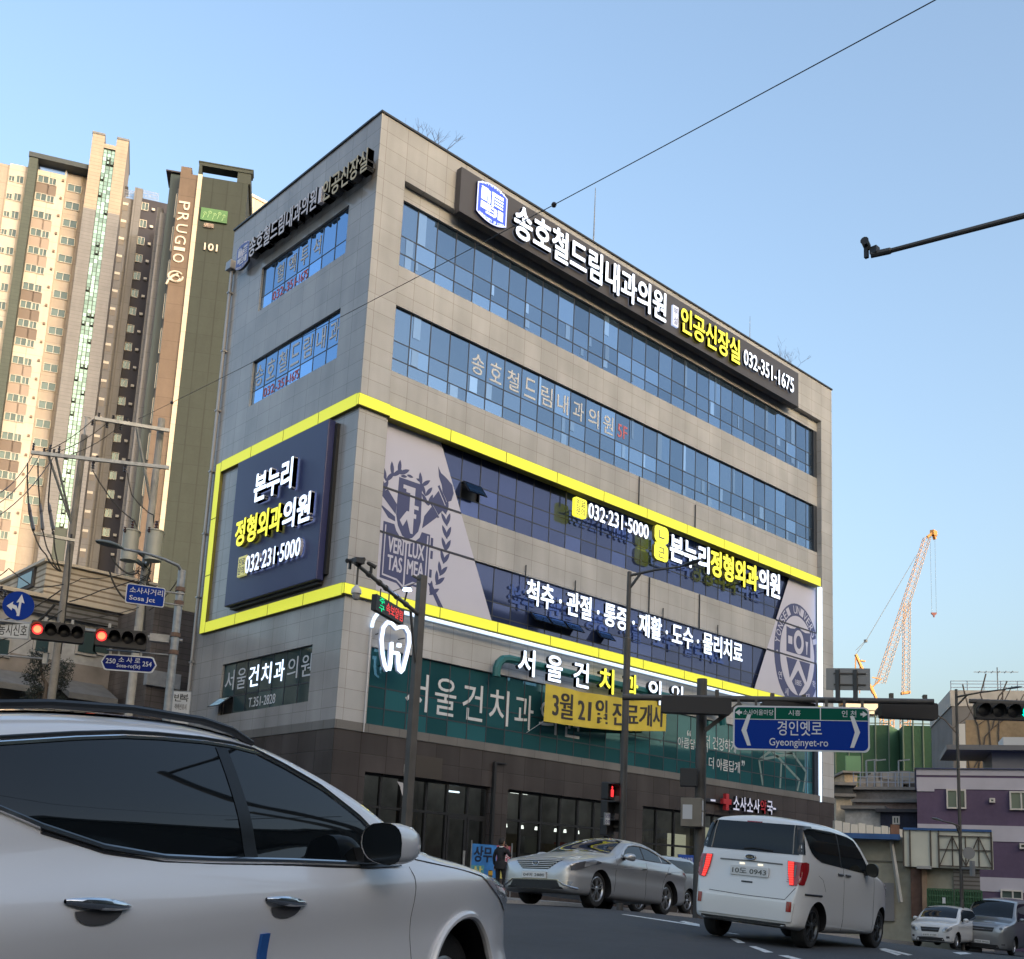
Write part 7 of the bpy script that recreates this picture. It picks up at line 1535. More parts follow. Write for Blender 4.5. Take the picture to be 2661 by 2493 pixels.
for (x0, y0) in ((985, 700), (1040, 700), (1110, 640), (1015, 690), (1150, 690)):
    p = Vector(FW.uv(*R5z(x0, y0))); d = Vector((rnd.gauss(.1, .2), 1)).normalized(); pts = []
    for k in range(9): pts.append(FW.T(p.x, p.y, .05)); p = p+d*.75; d = (d+Vector((rnd.gauss(0, .3), .1))).normalized()
    mb.tube(pts, .05, 5); q = Vector(pts[4]); mb.tube([q, q+Vector(FW.U)*1.0+Vector((0, 0, .8)), q+Vector(FW.U)*1.6+Vector((0, 0, 2.0))], .035, 5)
mb.build('creeper', MATS['bark'], cw); mb = MB(); mb.box(-.45, -.05, -22, -.3, .0, .2, 0, FW.T); mb.build('downpipe', twhite, cw)
rf = thing('roof_annex', 'small roof-top annex with grey eaves and a white water tank behind the purple roof', 'building', loc=tuple(FW.T(6, -9, 4))); FZ = Face(R5z(1120, 590), 66, R5z(1330, 592))
mb = MB(); mb.box(0, 10, -9, 0, -5, 0, 0, FZ.T); mb.build('wall', mat('annex_grey', (.17, .175, .19), .7), rf); mb = MB(); mb.box(-2.6, 11, -.05, .25, -5, .8, 0, FZ.T); mb.build('roof', mat('annex_roof', (.14, .145, .15), .6), rf); a0, c1 = FZ.uv(*R5z(1196, 498)); mb = MB(); mb.box(a0, a0+4.5, .25, c1, -3, -.6, 0, FZ.T); mb.build('water_tank', mat('tank_white', (.50, .52, .54), .5), rf)
FG = Face(R5z(876, 318), 88, R5z(1330, 322)); gb_ = thing('concrete_house', 'grey flat-roofed concrete house with a pale parapet behind the double street lamp', 'building', loc=tuple(FG.T(4, -20, 0))); mb = MB(); mb.box(0, 24, -28, 0, -12, 0, 0, FG.T); mb.build('wall', mat('house_grey', (.17, .165, .165), .85, noise=(.6, .15)), gb_); mb = MB(); mb.box(-.1, 24, 0, 1.3, -12, .05, 0, FG.T); mb.build('parapet', mat('parapet_pale', (.45, .43, .40), .8, noise=(2, .1)), gb_); railing(FG, gb_, 0, 20, 1.3, .8, -.2, 16)
conifer(tuple(FG.T(7.2, .9, -2)), 2.6, .75, 'small roof garden conifer on the grey concrete house', 'roof_shrub')
mb = MB(); ub = FG.uv(*R5z(1190, 260))[0]; mb.bar(FG.T(ub, 1.2, -2), FG.T(ub, 3.6, -2), .07)
for k in range(6): mb.bar(FG.T(ub-1.4+.5*k, 3.2, -2.4), FG.T(ub-1.4+.5*k, 3.2, -1.6), .05)
mb.bar(FG.T(ub-1.8, 3.2, -2), FG.T(ub+1.6, 3.2, -2), .05); tag(mb.build('antenna', galv), 'television aerial on the roof of the grey concrete house', 'antenna')
# green scaffold screens
gscr = mat('green_screen', (.022, .075, .036), .7, noise=[(.3, .15), (3, .1)]); gscr2 = mat('green_screen_lit_pale', (.10, .21, .12), .7, noise=(.4, .12))  # paler green paints in the sunlit side of the screens
for (x0, x1, y0, y1, lit, dep, lab) in ((165, 492, 430, 745, 0, 122, 'dark green scaffold screen beside the blue road sign'), (578, 822, 436, 752, 0, 118, 'dark green scaffold screen block in the middle of the building site')):
    F = Face(R5z(x0, y0), dep, R5z(x1, y0+4)); t = thing('scaffold_screen', lab, 'scaffold screen', loc=tuple(F.T(F.W/2, -8, 0))); vb = F.uv(*R5z(x0, y1))[1]; mb = MB(); mb.box(0, F.W, vb-3, 0, -10, 0, 0, F.T); mb.build('screen', gscr, t)
    mb = MB(); n = 4
    for k in range(n+1): mb.bar(F.T(F.W*k/n, vb, .1), F.T(F.W*k/n, 1.6, .1), .12)
    for v in (.2, .9, 1.6): mb.bar(F.T(0, v, 0), F.T(F.W, v, 0), .1)
    mb.build('scaffold_pole', mat('scaffold_green', (.16, .20, .15), .6), t)
    ex = (820, 922) if x0 > 500 else (490, 556); F2 = Face(R5z(ex[0], y0), dep-.4, R5z(ex[1], y0+20)); mb = MB(); w2 = F2.W; p = [F.T(F.W, 0, .02), F.T(F.W+w2, -1.0, -w2*.9), F.T(F.W+w2, vb, -w2*.9), F.T(F.W, vb-1, .02)]; mb.quad(p); mb.quad([tuple(Vector(q)-F.N*.3) for q in p]); mb.build('side_screen', gscr2, t)
F = Face(R5z(228, 620), 116, R5z(322, 622)); t = thing('scaffold_screen', 'pale green low scaffold screen under the blue road sign', 'scaffold screen', loc=tuple(F.T(2, -5, 0))); mb = MB(); mb.box(0, F.W, F.uv(*R5z(230, 730))[1], 0, -.4, 0, 0, F.T); mb.build('screen', gscr2, t)
# tower cranes
orange = mat('crane_orange', (.62, .30, .075), .5, .1); cgrey = mat('crane_pale', (.40, .29, .20), .5, .2)
def lattice(mb, A_, B_, w0, w1, n, r=.12, m=0, side=None, mc=None):
    A_, B_ = Vector(A_), Vector(B_); d = (B_-A_).normalized(); x = (side or d.cross(Vector((0, 0, 1)))).normalized(); y = x.cross(d).normalized(); C_ = []
    for i in range(n+1):
        p = A_.lerp(B_, i/n); w_ = (w0+(w1-w0)*i/n)/2; C_.append([p+x*sx*w_+y*sy*w_ for sx, sy in ((-1, -1), (1, -1), (1, 1), (-1, 1))])
    for k in range(4): mb.tube([c[k] for c in C_], r*1.5, 5, mc if mc is not None and k in (0, 3) else m)
    for i in range(n):
        for k in range(4):
            a, b = (k, (k+1) % 4) if i % 2 else ((k+1) % 4, k); mb.bar(C_[i][a], C_[i+1][b], r*1.2, None, m)
DCR = 210
cr = thing('tower_crane', 'pale orange luffing tower crane with its lattice jib raised to the right', 'crane', loc=at(*R6z(690, 1760), DCR))
j0, j1 = at(*R6z(705, 1480), DCR), at(*R6z(1085, 300), DCR); mb = MB(); lattice(mb, j0, j1, 1.5, 1.1, 60, .04, 0, RGT, 1); mb.build('jib', [cgrey, orange], cr)
mb = MB(); h = at(*R6z(1132, 265), DCR); mb.bar(j1, h, .7, .5); mb.box(h.x-.5, h.x+.9, h.y-.4, h.y+.4, h.z-.5, h.z+.5); mb.bar(h, h+Vector((.7, 0, -1.1)), .5); mb.build('jib_head', orange, cr)
mb = MB(); a0 = at(*R6z(508, 1245), DCR); mb.bar(a0, at(*R6z(650, 1560), DCR), .42); mb.bar(a0, at(*R6z(502, 1560), DCR), .2); mb.bar(at(*R6z(545, 1295), DCR), at(*R6z(582, 1300), DCR), .5, .25); mb.bar(at(*R6z(540, 1330), DCR), at(*R6z(540, 1560), DCR), .15); mb.build('a_frame', orange, cr)
mb = MB(); mb.tube([a0, at(*R6z(590, 1135), DCR), at(*R6z(1000, 440), DCR)], .055, 5); mb.tube([a0+Vector((0, 0, .8)), at(*R6z(590, 1130), DCR)], .05, 5); q = at(*R6z(588, 1136), DCR); mb.box(q.x-.25, q.x+.25, q.y-.25, q.y+.25, q.z-.25, q.z+.25); mb.build('pendant', galv, cr)
mb = MB(); mb.bar(at(*R6z(380, 1640), DCR), at(*R6z(760, 1640), DCR), 2, .8); mb.bar(at(*R6z(640, 1430), DCR), at(*R6z(700, 1440), DCR), .2); mb.bar(at(*R6z(630, 1520), DCR), at(*R6z(715, 1440), DCR), .25); mb.bar(at(*R6z(630, 1500), DCR), at(*R6z(690, 1640), DCR), .4); mb.build('machinery_deck', orange, cr)
mb = MB(); q0, q1 = at(*R6z(390, 1680), DCR), at(*R6z(690, 1680), DCR); mb.bar(q0, q1, 3, 2.6); mb.build('counterweight_house', mat('crane_house', (.66, .56, .44), .6), cr)
mb = MB(); lattice(mb, at(*R6z(760, 1900), DCR), at(*R6z(760, 1690), DCR), 2.0, 2.0, 8, .06, 0, RGT); mb.build('mast', orange, cr)
mb = MB(); hk = at(*R6z(1138, 915), DCR); mb.tube([at(*R6z(1108, 320), DCR), at(*R6z(1122, 905), DCR)], .025, 4); mb.tube([at(*R6z(1146, 310), DCR), at(*R6z(1158, 905), DCR)], .025, 4); mb.build('hoist_rope', galv, cr)
mb = MB(); mb.prism([(-1.6, .6), (1.6, .6), (1.4, -.3), (.3, -1.2), (.3, -2.2), (-.3, -2.2), (-.3, -1.2), (-1.4, -.3)], -.5, .5, 0, lambda u, v, d: tuple(hk+RGT*u*.34+Vector((0, 0, v*.34))+FWD*d*.34)); mb.build('hook_block', mat('hook_red', (.16, .02, .03), .5), cr)
c2_ = thing('tower_crane', 'second orange crane with an upright lattice jib behind the raised jib', 'crane', loc=at(*R6z(905, 1850), DCR+14)); mb = MB(); lattice(mb, at(*R6z(912, 1560), DCR+14), at(*R6z(922, 830), DCR+14), 1.2, 1.1, 40, .04, 0, RGT, 1); mb.build('jib', [cgrey, orange], c2_)
mb = MB(); P_ = at(*R6z(910, 1700), DCR+14); mb.lathe([(0, 2.5), (5.6, 2.5), (6.2, 1.2), (5.6, .6), (3.2, -2), (3.0, -4), (0, -4)], 14, 0, lambda a, b, h: (P_.x+a*.36, P_.y+b*.36, P_.z+h*.36)); mb.bar(at(*R6z(875, 1560), DCR+14), at(*R6z(945, 1550), DCR+14), 1.0, .5); mb.build('slewing_deck', orange, c2_); mb = MB(); lattice(mb, at(*R6z(908, 1950), DCR+14), at(*R6z(908, 1750), DCR+14), 1.6, 1.6, 8, .06, 0, RGT); mb.build('mast', orange, c2_)
# far building behind crane base
# hillside houses under the screens
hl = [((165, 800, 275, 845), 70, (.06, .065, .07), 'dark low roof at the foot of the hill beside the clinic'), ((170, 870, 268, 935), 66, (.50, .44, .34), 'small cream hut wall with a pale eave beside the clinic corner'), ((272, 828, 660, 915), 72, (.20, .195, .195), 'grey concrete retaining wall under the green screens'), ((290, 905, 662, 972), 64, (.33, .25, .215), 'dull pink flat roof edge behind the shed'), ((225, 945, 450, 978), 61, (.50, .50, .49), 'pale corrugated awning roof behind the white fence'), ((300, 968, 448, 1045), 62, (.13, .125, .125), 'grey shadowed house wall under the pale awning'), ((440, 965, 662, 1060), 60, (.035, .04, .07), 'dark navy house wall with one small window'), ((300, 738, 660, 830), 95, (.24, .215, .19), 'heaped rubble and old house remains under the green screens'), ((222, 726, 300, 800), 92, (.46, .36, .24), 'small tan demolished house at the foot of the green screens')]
for (x0, y0, x1, y1), dep, c_, lab in hl:
    F = Face(R5z(x0, y0), dep, R5z(x1, y0+3)); vb = F.uv(*R5z(x0, y1))[1]; nm_ = 'retaining_wall' if 'retaining' in lab else ('rubble_heap' if 'rubble' in lab else 'low_house'); t = thing(nm_, lab, 'wall' if 'retaining' in lab else ('rubble' if 'rubble' in lab else 'house'), loc=tuple(F.T(F.W/2, vb, -2)))
    mm = mat('hill_'+lab[:14].replace(' ', '_'), c_, .85, noise=[(.8, .25), (6, .15)]); mb = MB()
    if nm_ == 'rubble_heap':
        rnd = random.Random(8)
        for k in range(190):
            u, s_ = rnd.random()*F.W, rnd.uniform(.15, .8); v = vb+(0-vb)*rnd.random()**1.5*.85; mb.box(u, u+s_*1.6, v, v+s_, -3*rnd.random()-s_, -2*rnd.random(), rnd.choice((0, 0, 1, 2)), F.T)
        mb.box(0, F.W, vb-4, vb*.7, -6, -2.5, 0, F.T); mb.build('debris', [mm, mat('debris_pale', (.42, .38, .33), .8), mat('debris_dark', (.07, .06, .055), .8)], t)
        mb = MB()
        for x_ in (358, 555, 410): a = F.uv(*R5z(x_, 700))[0]; mb.bar(F.T(a, vb, .5), F.T(a, 1.2, .5), .12); mb.bar(F.T(a, 1.2, .5), F.T(a+.9, 1.3, .5), .1)
        mb.build('thin_post', galv, t)
    else:
        mb.box(0, F.W, vb-3, 0, -5, 0, 0, F.T); mb.build('wall', mm, t); mb = MB(); mb.box(-.2, F.W+.2, 0, .18, -5.2, .3, 0, F.T); mb.build('roof', mat('eave_grey', (.22, .21, .20), .7, noise=(2, .2)) if 'navy' not in lab else mat('eave_dark', (.06, .06, .07), .7), t)
        if 'retaining' in lab: railing(F, t, 0, F.W, .2, 1.0, -.4, 9)
        if 'navy' in lab: a0, c1 = F.uv(*R5z(516, 990)); a1, c0 = F.uv(*R5z(561, 1040)); win(F, t, a0, a1, c0, c1, 0, .5)
FS = Face(R5z(160, 1015), 50, R5z(580, 1060)); fz = thing('white_fence', 'white panel fence running from the clinic corner above the blue-edged roof', 'fence', loc=tuple(FS.T(3, -2, 0))); mb = MB()
for k in range(9): mb.box(FS.W*k/9+.03, FS.W*(k+1)/9-.03, -2.6, -.04*(k % 3), -.12, 0, 0, FS.T)
mb.build('panel', mat('fence_white', (.56, .55, .50), .6, noise=(1, .08)), fz); mb = MB(); mb.box(FS.W*.80, FS.W*.93, -2.2, .1, .0, .05, 0, FS.T); mb.build('rusty_sheet', mat('rust', (.14, .075, .05), .8, noise=(3, .3)), fz)
FH = Face(R5z(582, 1085), 44, R5z(1118, 1100)); sh = thing('beige_shed', 'low beige shed behind the white minicar with a blue roof edge and a framed signboard', 'building', loc=tuple(FH.T(2, -5, -1))); sb = mat('shed_beige', (.33, .32, .255), .8, noise=[(.5, .12), (4, .08)]); cre = mat('hoarding_cream', (.60, .595, .50), .6, noise=(1.2, .06))
hv = lambda y, x=700: FH.uv(*R5z(x, y))[1]
hu = lambda x, y=1200: FH.uv(*R5z(x, y))[0]
mb = MB(); mb.box(hu(140), hu(884), hv(1800), hv(1120), -5, -.3, 0, FH.T); mb.build('wall', sb, sh)
mb = MB(); mb.box(hu(140), hu(562), hv(1140), hv(1108), -5, .5, 0, FH.T); mb.box(hu(582), hu(1122), hv(1076), hv(1062), -.4, .12, 0, FH.T); mb.build('roof_edge', mat('blue_roof', (.035, .10, .28), .5, noise=(2, .15)), sh)
mb = MB(); mb.box(hu(582), hu(1128), hv(1300), hv(1076), -.25, .05, 0, FH.T); hd_ = mb.build('signboard', cre, sh)
mb = MB()
for x_ in (582, 622, 748, 797, 1118): mb.box(hu(x_)-.03, hu(x_)+.03, hv(1300), hv(1076), .05, .11, 0, FH.T)
T = FH.T
for y_ in (1112, 1195, 1295): mb.bar(T(hu(797), hv(y_, 900), .1), T(hu(1118), hv(y_, 900), .1), .04)
for k in range(4): a, b = hu(800+80*k), hu(880+80*k); mb.bar(T(a, hv(1112, 900) if k % 2 else hv(1295, 900), .1), T(b, hv(1295, 900) if k % 2 else hv(1112, 900), .1), .04); mb.bar(T(b, hv(1295, 900), .1), T(b, hv(1112, 900), .1), .035)
mb.build('frame_bars', mat('bar_brown', (.10, .085, .07), .6, .3), hd_)
mb = MB(); mb.bar(T(hu(508), hv(1150), -.1), T(hu(560), hv(1520), .3), .12); mb.build('stove_pipe', mat('pipe_pale', (.42, .42, .40), .5), sh)
mb = MB(); mb.box(hu(622), hu(690), hv(1610), hv(1310), -.3, -.1, 0, FH.T); mb.build('brown_door', mat('wood_brown', (.13, .075, .055), .7, noise=(3, .25)), sh); mb = MB(); mb.box(hu(690), hu(722), hv(1600), hv(1310), -.3, .1, 0, FH.T); mb.build('post', mat('wood_tan', (.30, .21, .14), .7, noise=(3, .2)), sh)
mb = MB(); mb.box(hu(420), hu(520), hv(1640), hv(1405), -.3, -.18, 0, FH.T); mb.build('grey_door', mat('door_grey', (.20, .20, .21), .6), sh); mb = MB(); mb.box(hu(660), hu(750), hv(1312), hv(1295), -.1, .6, 0, FH.T); mb.build('small_canopy', mat('canopy_grey', (.36, .36, .35), .6), sh)
mb = MB(); mb.box(hu(150), hu(884), hv(1276), hv(1268), -.3, -.24, 0, FH.T); mb.build('wall_band', mat('band_dark', (.16, .155, .13), .8), sh)
gf = thing('green_fence', 'low green mesh fence panels beside the double street lamp', 'fence', loc=T(hu(800), hv(1560), 1.5)); mb = MB()
for x0, x1 in ((722, 870), (885, 1040)):
    n = 10
    for k in range(n+1): u = hu(x0)+(hu(x1)-hu(x0))*k/n; mb.bar(T(u, hv(1545), 1.2), T(u, hv(1432), 1.2), .05)
    for f in (0, .33, .66, 1): v = hv(1545)+(hv(1432)-hv(1545))*f; mb.bar(T(hu(x0), v, 1.2), T(hu(x1), v, 1.2), .06)
    mb.box(hu(x0), hu(x1), hv(1540), hv(1440), 1.1, 1.14, 1, FH.T)
mb.build('mesh_panel', [mat('fence_green', (.05, .12, .055), .5), mat('fence_green_sheet', (.07, .13, .07), .6)], gf); mb = MB(); mb.box(hu(808), hu(826), hv(1515), hv(1480), 1.25, 1.28, 0, FH.T); mb.build('notice', signw, gf)
lw_ = thing('brick_wall', 'low brownish brick wall and shutter behind the double street lamp', 'wall', loc=T(hu(950), hv(1560), 0)); mb = MB(); mb.box(hu(884), hu(1045), hv(1800), hv(1300), -3, -.2, 0, FH.T); mb.build('wall', tiled('shutter_slats', (.20, .185, .17), (.18, .17, .155), (.09, .08, .07), 40, .16, 'xy', jw=.03), lw_)

# block added out of view to shade the street and hide the low glow
d_ = Vector((math.cos(SUN_AZ), math.sin(SUN_AZ), 0)); c_ = Vector((8, -104, 0)); s_ = Vector((-d_.y, d_.x, 0)); HB = 50
BT = lambda u, v, d: tuple(c_+s_*u+Vector((0, 0, v))-d_*d)
bk = thing('shade_block', 'long dark apartment block across the road, mirrored in the car windows', 'building', loc=tuple(c_)); mb = MB(); mb.box(-90, 110, -3, HB, -12, 0, 0, BT); mb.build('wall', mat('block_wall', (.10, .098, .095), .8, noise=(.1, .15)), bk)
for k in range(12): mb = MB(); mb.box(-88, 108, 3+3.9*k, 4.9+3.9*k, -.1, .06, 0, BT); mb.build('window', mat('block_glass', (.03, .035, .045), .1), bk)
# right-hand roadside, out of the picture but mirrored in the cars
ra_ = R_(12); RX = lambda u, v, z: (-14+u*math.cos(ra_)-v*math.sin(ra_), -37+u*math.sin(ra_)+v*math.cos(ra_), z)
nb2 = thing('roadside_block', 'dark shop block at the right roadside, mirrored in the side windows of the white car', 'building', loc=RX(40, -8, 0)); mb = MB(); mb.box(10, 78, -16, 0, -3, 11.5, 0, RX); mb.build('wall', mat('near_block', (.085, .08, .075), .85, noise=(.2, .2)), nb2)
for k in range(2): mb = MB(); mb.box(11, 77, 0, .08, 3.2+3.6*k, 5.4+3.6*k, 0, RX); mb.build('window', mat('block_glass2', (.03, .035, .04), .1), nb2)
mb = MB(); mb.box(9.8, 78.2, -16.2, .3, 11.5, 11.9, 0, RX); mb.build('coping', concrete, nb2)
for k, (u_, lab) in enumerate(((5.5, 'utility pole at the right roadside, mirrored in the rear side window of the white car'), (24, 'utility pole at the right roadside, mirrored further ahead in the white car'))):
    p = Vector(RX(u_, 4.2, 0)); t = thing('utility_pole', lab, 'utility pole', loc=p); mb = MB(); mb.tube([(p.x, p.y, -.5), (p.x, p.y, 13)], [.18, .13], 12); mb.build('pole', concrete, t); mb = MB(); a, b = Vector(RX(u_-.3, 3, 11.6)), Vector(RX(u_+.3, 5.6, 11.6)); mb.bar(a, b, .1); mb.build('cross_arm', galv, t)
for k, z in enumerate((11.7, 8.2)): cable('overhead_cable', ('upper', 'lower')[k]+' cable strung along the right roadside behind the viewer', [RX(-40, 4.2, z), RX(5.5, 4.2, z), RX(24, 4.2, z), RX(60, 4.2, z)], .02, None, .4)
# ------------------------------------------------------------------ the man on the pavement and small things round him
def skin_body(name, joints, edges, mt, parent, sub=2, extra=None):
    me = bpy.data.meshes.new(name); me.from_pydata([j[0] for j in joints], edges, []); o = bpy.data.objects.new(name, me); col.objects.link(o)
    s_ = o.modifiers.new('skin', 'SKIN'); s_.use_smooth_shade = True
    for i, j in enumerate(joints):
        v = me.skin_vertices[0].data[i]; r = j[1]; v.radius = r if isinstance(r, tuple) else (r, r); v.use_root = i == 0
    b = o.modifiers.new('sub', 'SUBSURF'); b.levels = sub; b.render_levels = sub
    bpy.context.view_layer.update(); nm = bpy.data.meshes.new_from_object(o.evaluated_get(bpy.context.evaluated_depsgraph_get()))
    o.modifiers.clear(); o.data = nm; nm.name = name; nm.materials.clear(); nm.materials.append(mt); nm.polygons.foreach_set('use_smooth', [True]*len(nm.polygons)); link_to(o, parent); return o
pm_ = at(1297, 2329, 33.4); PZ = gz(pm_.x, pm_.y)+.14; PZ = pm_.z
face_az = R_(20)                                            # he looks along the street, his back half turned to the camera
man = thing('person', 'person in a dark suit seen from behind, phone held to the ear', 'person', M4=Matrix.Translation((pm_.x, pm_.y, PZ)) @ Matrix.Rotation(face_az, 4, 'Z'), local=True)
suitm = mat('suit_black', (.012, .013, .018), .8); skinm = mat('skin', (.42, .25, .17), .55); hairm = mat('hair_black', (.012, .010, .009), .6)
# local: x forwards, y to his left, z up
J = [((0, 0, .93), (.15, .12)), ((0, 0, 1.08), (.145, .115)), ((.01, 0, 1.25), (.17, .12)), ((.01, 0, 1.40), (.15, .10)), ((.015, 0, 1.50), .055), ((.03, 0, 1.56), .05),
     ((.01, .17, 1.41), .068), ((-.02, .235, 1.17), .052), ((.06, .25, .93), .04),
     ((.01, -.17, 1.41), .068), ((.10, -.28, 1.20), .052), ((.13, -.16, 1.42), .04),
     ((0, .09, .88), .095), ((.05, .10, .50), .066), ((.02, .10, .10), .045), ((.13, .11, .04), .038),
     ((0, -.09, .88), .095), ((.10, -.11, .50), .066), ((-.06, -.12, .10), .045), ((.06, -.13, .04), .038)]
E_ = [(0, 1), (1, 2), (2, 3), (3, 4), (4, 5), (3, 6), (6, 7), (7, 8), (3, 9), (9, 10), (10, 11), (0, 12), (12, 13), (13, 14), (14, 15), (0, 16), (16, 17), (17, 18), (18, 19)]
skin_body('body', J, E_, suitm, man)
mb = MB(); rows = []
for k, (z, fx, bx, w_) in enumerate(((1.50, .06, -.01, .045), (1.54, .12, -.03, .06), (1.58, .135, -.06, .068), (1.63, .13, -.08, .074), (1.67, .125, -.085, .076), (1.71, .10, -.07, .065), (1.735, .04, -.02, .03))):
    rows.append([((fx+bx)/2+(fx-bx)/2*math.cos(a), w_*math.sin(a), z) for a in np.linspace(0, 2*math.pi, 17)[:-1]])
mb.grid(rows, 0, closed=True); mb.f.append(list(range(len(mb.v)-16, len(mb.v)))); mb.m.append(0)
mb.box(.12, .15, -.012, .012, 1.585, 1.63); mb.box(.01, .04, .07, .085, 1.58, 1.64); mb.box(.01, .04, -.085, -.07, 1.58, 1.64)
mb.build('head', skinm, man, smooth=True)
mb = MB(); rows = []
for z, fx, bx, w_ in ((1.56, -.02, -.075, .066), (1.60, .01, -.095, .082), (1.65, .05, -.10, .086), (1.69, .115, -.098, .084), (1.73, .10, -.08, .07), (1.755, .03, -.02, .03)):
    rows.append([((fx+bx)/2+(fx-bx)/2*math.cos(a), w_*math.sin(a), z) for a in np.linspace(0, 2*math.pi, 17)[:-1]])
mb.grid(rows, 0, closed=True); mb.f.append(list(range(len(mb.v)-16, len(mb.v)))); mb.m.append(0); mb.build('hair', hairm, man, smooth=True)
mb = MB(); rows = [[(.005+.075*math.cos(a), .075*math.sin(a), z) for a in np.linspace(0, 2*math.pi, 15)[:-1]] for z in (1.47, 1.51)]; mb.grid(rows, 0, closed=True); mb.build('shirt_collar', white_p, man, smooth=True)
mb = MB(); rows = [[((.19 if k else .165)*.78*math.cos(a), (.19+.012*k)*math.sin(a), z) for a in np.linspace(0, 2*math.pi, 21)[:-1]] for k, z in enumerate((1.05, .95, .82))]; mb.grid(rows, 0, closed=True); mb.build('jacket_hem', suitm, man, smooth=True, recalc=False)
def hand(base, d, up, side, sc_=1.0):
    base, d, up = Vector(base), Vector(d).normalized(), Vector(up).normalized(); s_ = d.cross(up).normalized()*side; js = [(tuple(base), .022), (tuple(base+d*.045), .028), (tuple(base+d*.08), .024)]; es = [(0, 1), (1, 2)]
    for k, (off, L) in enumerate(((-.027, .06), (-.009, .072), (.009, .068), (.026, .052))):
        i = len(js); js += [(tuple(base+d*.085+s_*off), .0095), (tuple(base+d*(.09+L*.55)+s_*off-up*.012), .0085), (tuple(base+d*(.085+L*.9)+s_*off-up*.035), .0075)]; es += [(2, i), (i, i+1), (i+1, i+2)]
    i = len(js); js += [(tuple(base+d*.04-s_*.035-up*.01), .011), (tuple(base+d*.075-s_*.045-up*.03), .009)]; es += [(0, i), (i, i+1)]
    return skin_body('hand', js, es, skinm, man, 1)
hand((.13, -.155, 1.44), (-.35, .25, 1), (1, -.4, .2), 1); hand((.065, .25, .91), (.15, 0, -1), (0, 1, 0), 1)
ph_ = MB(); ph_.box(.07, .145, -.105, -.092, 1.50, 1.64); tag(ph_.build('mobile_phone', blackpl, None), 'dark mobile phone held to the ear by the man in the suit', 'phone')
o = bpy.data.objects['mobile_phone']; o.matrix_world = man.matrix_world @ Matrix.Translation(o.location)
for s_ in (1, -1):
    mb = MB(); x0 = -.02 if s_ > 0 else -.10; y0 = .11*s_; rows = []
    for t, w_, h in ((0, .035, .05), (.08, .042, .08), (.18, .045, .06), (.26, .038, .04), (.29, .02, .025)): rows.append([(x0-.04+t, y0+w_*math.cos(a), max(0, h*.5+h*.5*math.sin(a))) for a in np.linspace(0, 2*math.pi, 13)[:-1]])
    mb.grid(rows, 0, closed=True); mb.f += [list(range(12)), list(range(len(mb.v)-12, len(mb.v)))]; mb.m += [0, 0]; mb.build('shoe', blackpl, man, smooth=True)
# street banner behind him
Rz = zoom(600, 1780, .38285); Z8 = zoom(900, 2000, .25151); YB = -1.6
q = lambda x, y: (lambda P: (P.x, P.z))(onY(*Z8(x, y), YB))
x0, z1 = q(1300, 765); _, z0 = q(1290, 1110); x1, _ = q(1700, 850)
sb_ = thing('street_banner', 'blue, pink and yellow printed banner stretched on posts behind the man in the suit', 'banner', loc=(x0, YB, z0)); TBn = lambda u, v, d: (x0+(x1-x0)*u, YB-d+.03*math.sin(5*u+3*v), z0+(z1-z0)*v)
mb = MB()
def bq(u0, u1, v0, v1, m): mb.grid([[TBn(u, v, 0) for v in np.linspace(v0, v1, 4)] for u in np.linspace(u0, u1, 6)], m)
bq(0, .62, .36, 1, 0); bq(.62, 1, .36, 1, 1); bq(0, .34, 0, .36, 2); bq(.34, .70, 0, .36, 0); bq(.70, 1, 0, .36, 3); mb.build('cloth', [mat('banner_blue', (.05, .20, .55), .7, noise=(4, .2)), mat('banner_pink', (.50, .14, .20), .7, noise=(6, .4)), mat('banner_teal', (.10, .30, .36), .7), mat('banner_yellow', (.62, .58, .16), .7)], sb_, recalc=False)
mb = MB(); put_text(mb, '상무', .06, .50, .46, .94, TBn, .006, .012, 0, bold=.03); put_text(mb, '상', .04, .30, .03, .34, TBn, .006, .012, 1, bold=.04); put_text(mb, '별', .74, .96, .03, .34, TBn, .006, .012, 0, bold=.03); put_text(mb, '특별분양', .66, .98, .5, .85, TBn, .006, .012, 2, bold=.01); mb.build('lettering', [mat('banner_dark', (.01, .02, .06), .6), MATS['banner_yellow'], signw], sb_, recalc=False)
mb = MB()
for u in (-.01, 1.01): p = TBn(u, 0, 0); mb.tube([(p[0], p[1], gz(p[0], p[1])), (p[0], p[1], z1+.1)], .02, 6)
mb.build('post', galv, sb_)
pb_ = at(*Z8(1482, 1200), 32.3); zb_ = gz(pb_.x, pb_.y)+.14; bo = thing('bollard', 'dark bollard with a yellow band in front of the man', 'bollard', loc=(pb_.x, pb_.y, zb_)); zt_ = at(*Z8(1482, 1042), 32.3).z
mb = MB(); mb.tube([(pb_.x, pb_.y, zb_-.4), (pb_.x, pb_.y, zt_-.14)], .062, 14); mb.build('post', mat('bollard_dark', (.05, .045, .04), .5), bo); mb = MB(); mb.tube([(pb_.x, pb_.y, zt_-.14), (pb_.x, pb_.y, zt_-.02)], .068, 14); mb.build('yellow_band', mat('band_yellow', (.55, .33, .02), .4), bo); mb = MB(); mb.tube([(pb_.x, pb_.y, zt_-.02), (pb_.x, pb_.y, zt_+.01)], [.062, .04], 14); mb.build('cap', blackpl, bo)
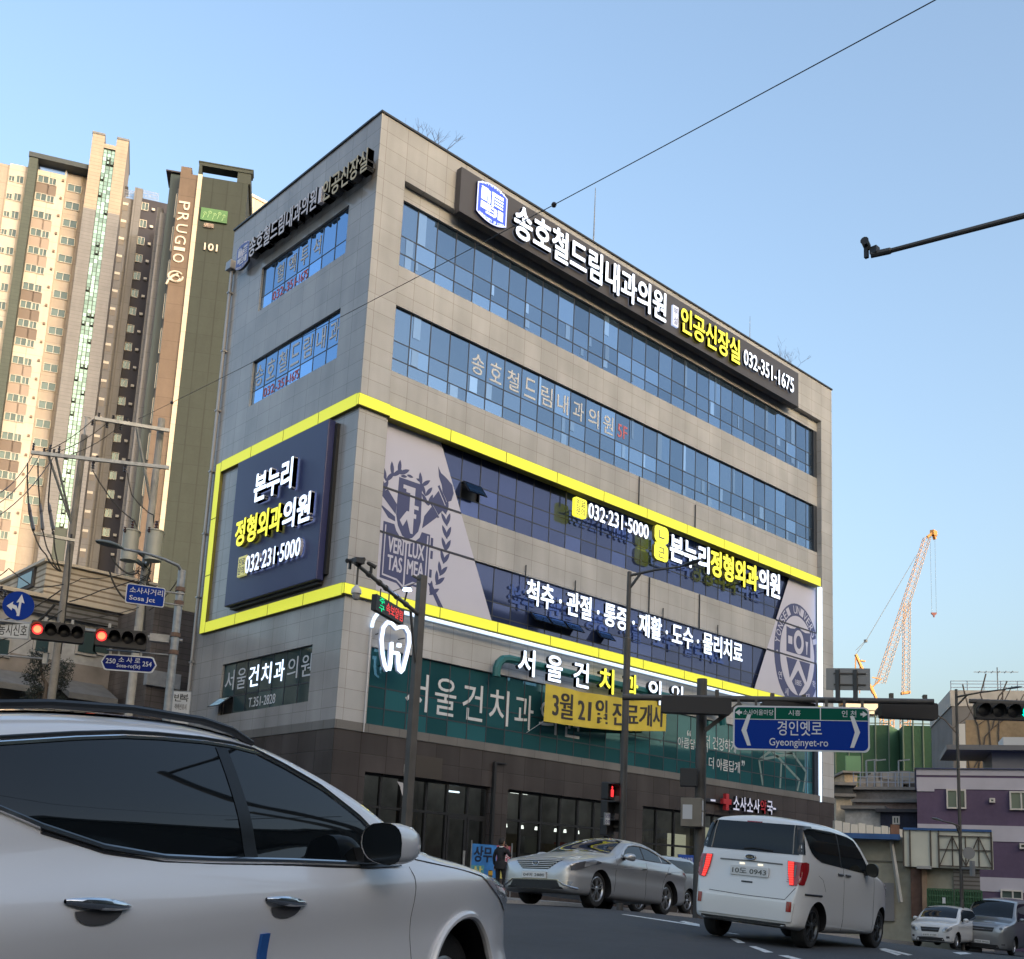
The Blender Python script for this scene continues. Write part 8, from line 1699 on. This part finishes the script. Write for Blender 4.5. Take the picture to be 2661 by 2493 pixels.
# upright pharmacy banner, sapling
qx = lambda x, y: (lambda P: (P.x, P.z))(onY(*R3z(x, y), -.7)); a0, c1 = qx(1703, 702); a1, _ = qx(1820, 702); _, cm = qx(1703, 835); _, c0 = qx(1703, 950)
xb = thing('upright_banner', 'upright blue and white banner by the pharmacy window', 'banner', loc=(a0, -.7, c0-.4)); mb = MB(); mb.box(a0, a1, -.72, -.70, cm, c1, 0); mb.box(a0, a1, -.72, -.70, c0-.3, cm, 1); mb.build('panel', [mat('xban_blue', (.02, .07, .38), .5), mat('xban_white', (.55, .57, .60), .5)], xb); mb = MB(); put_text(mb, '마스크 있음', a0+.08, a1-.08, c1-.28, c1-.1, TR, .722, .726); put_text(mb, '약국', a0+.2, a1-.2, cm+.15, cm+.5, TR, .722, .726); mb.build('lettering', signw, xb, recalc=False); mb = MB(); mb.bar((a0, -.66, gz(a0, -.7)+.1), (a1, -.66, c1), .02); mb.bar((a1, -.66, gz(a0, -.7)+.1), (a0, -.66, c1), .02); mb.build('stand', galv, xb)
sp_ = onY(*Rz(1180, 1000), -3.2); gzs = gz(sp_.x, -3.2)+.14; st_ = thing('bare_sapling', 'thin bare sapling tied to a stake beside the camera pole', 'tree', loc=(sp_.x, -3.2, gzs)); G_ = lambda x, y: onY(*Rz(x, y), -3.2)
mb = MB(); mb.tube([Vector((sp_.x, -3.2, gzs-.1)), G_(1175, 820), G_(1182, 640)], [.03, .022, .016], 6); mb.build('trunk', mat('bark_pale', (.30, .28, .26), .8), st_); mb = MB()
for pl in ([(1182, 640), (1175, 590), (1178, 540)], [(1184, 635), (1225, 590), (1240, 540), (1246, 505)], [(1225, 590), (1238, 570)]): mb.tube([G_(*p) for p in pl], .011, 5)
mb.build('branches', MATS['bark_pale'], st_); mb = MB(); mb.grid([[tuple(G_(x, y)) for x, y in ((1128, 655), (1148, 690), (1160, 740))], [tuple(G_(x, y)) for x, y in ((1168, 665), (1170, 700), (1168, 760))]]); o = mb.build('torn_flag', mat('flag_white', (.5, .5, .52), .7), None, recalc=False); tag(o, 'torn white cloth fluttering on the bare sapling', 'cloth')
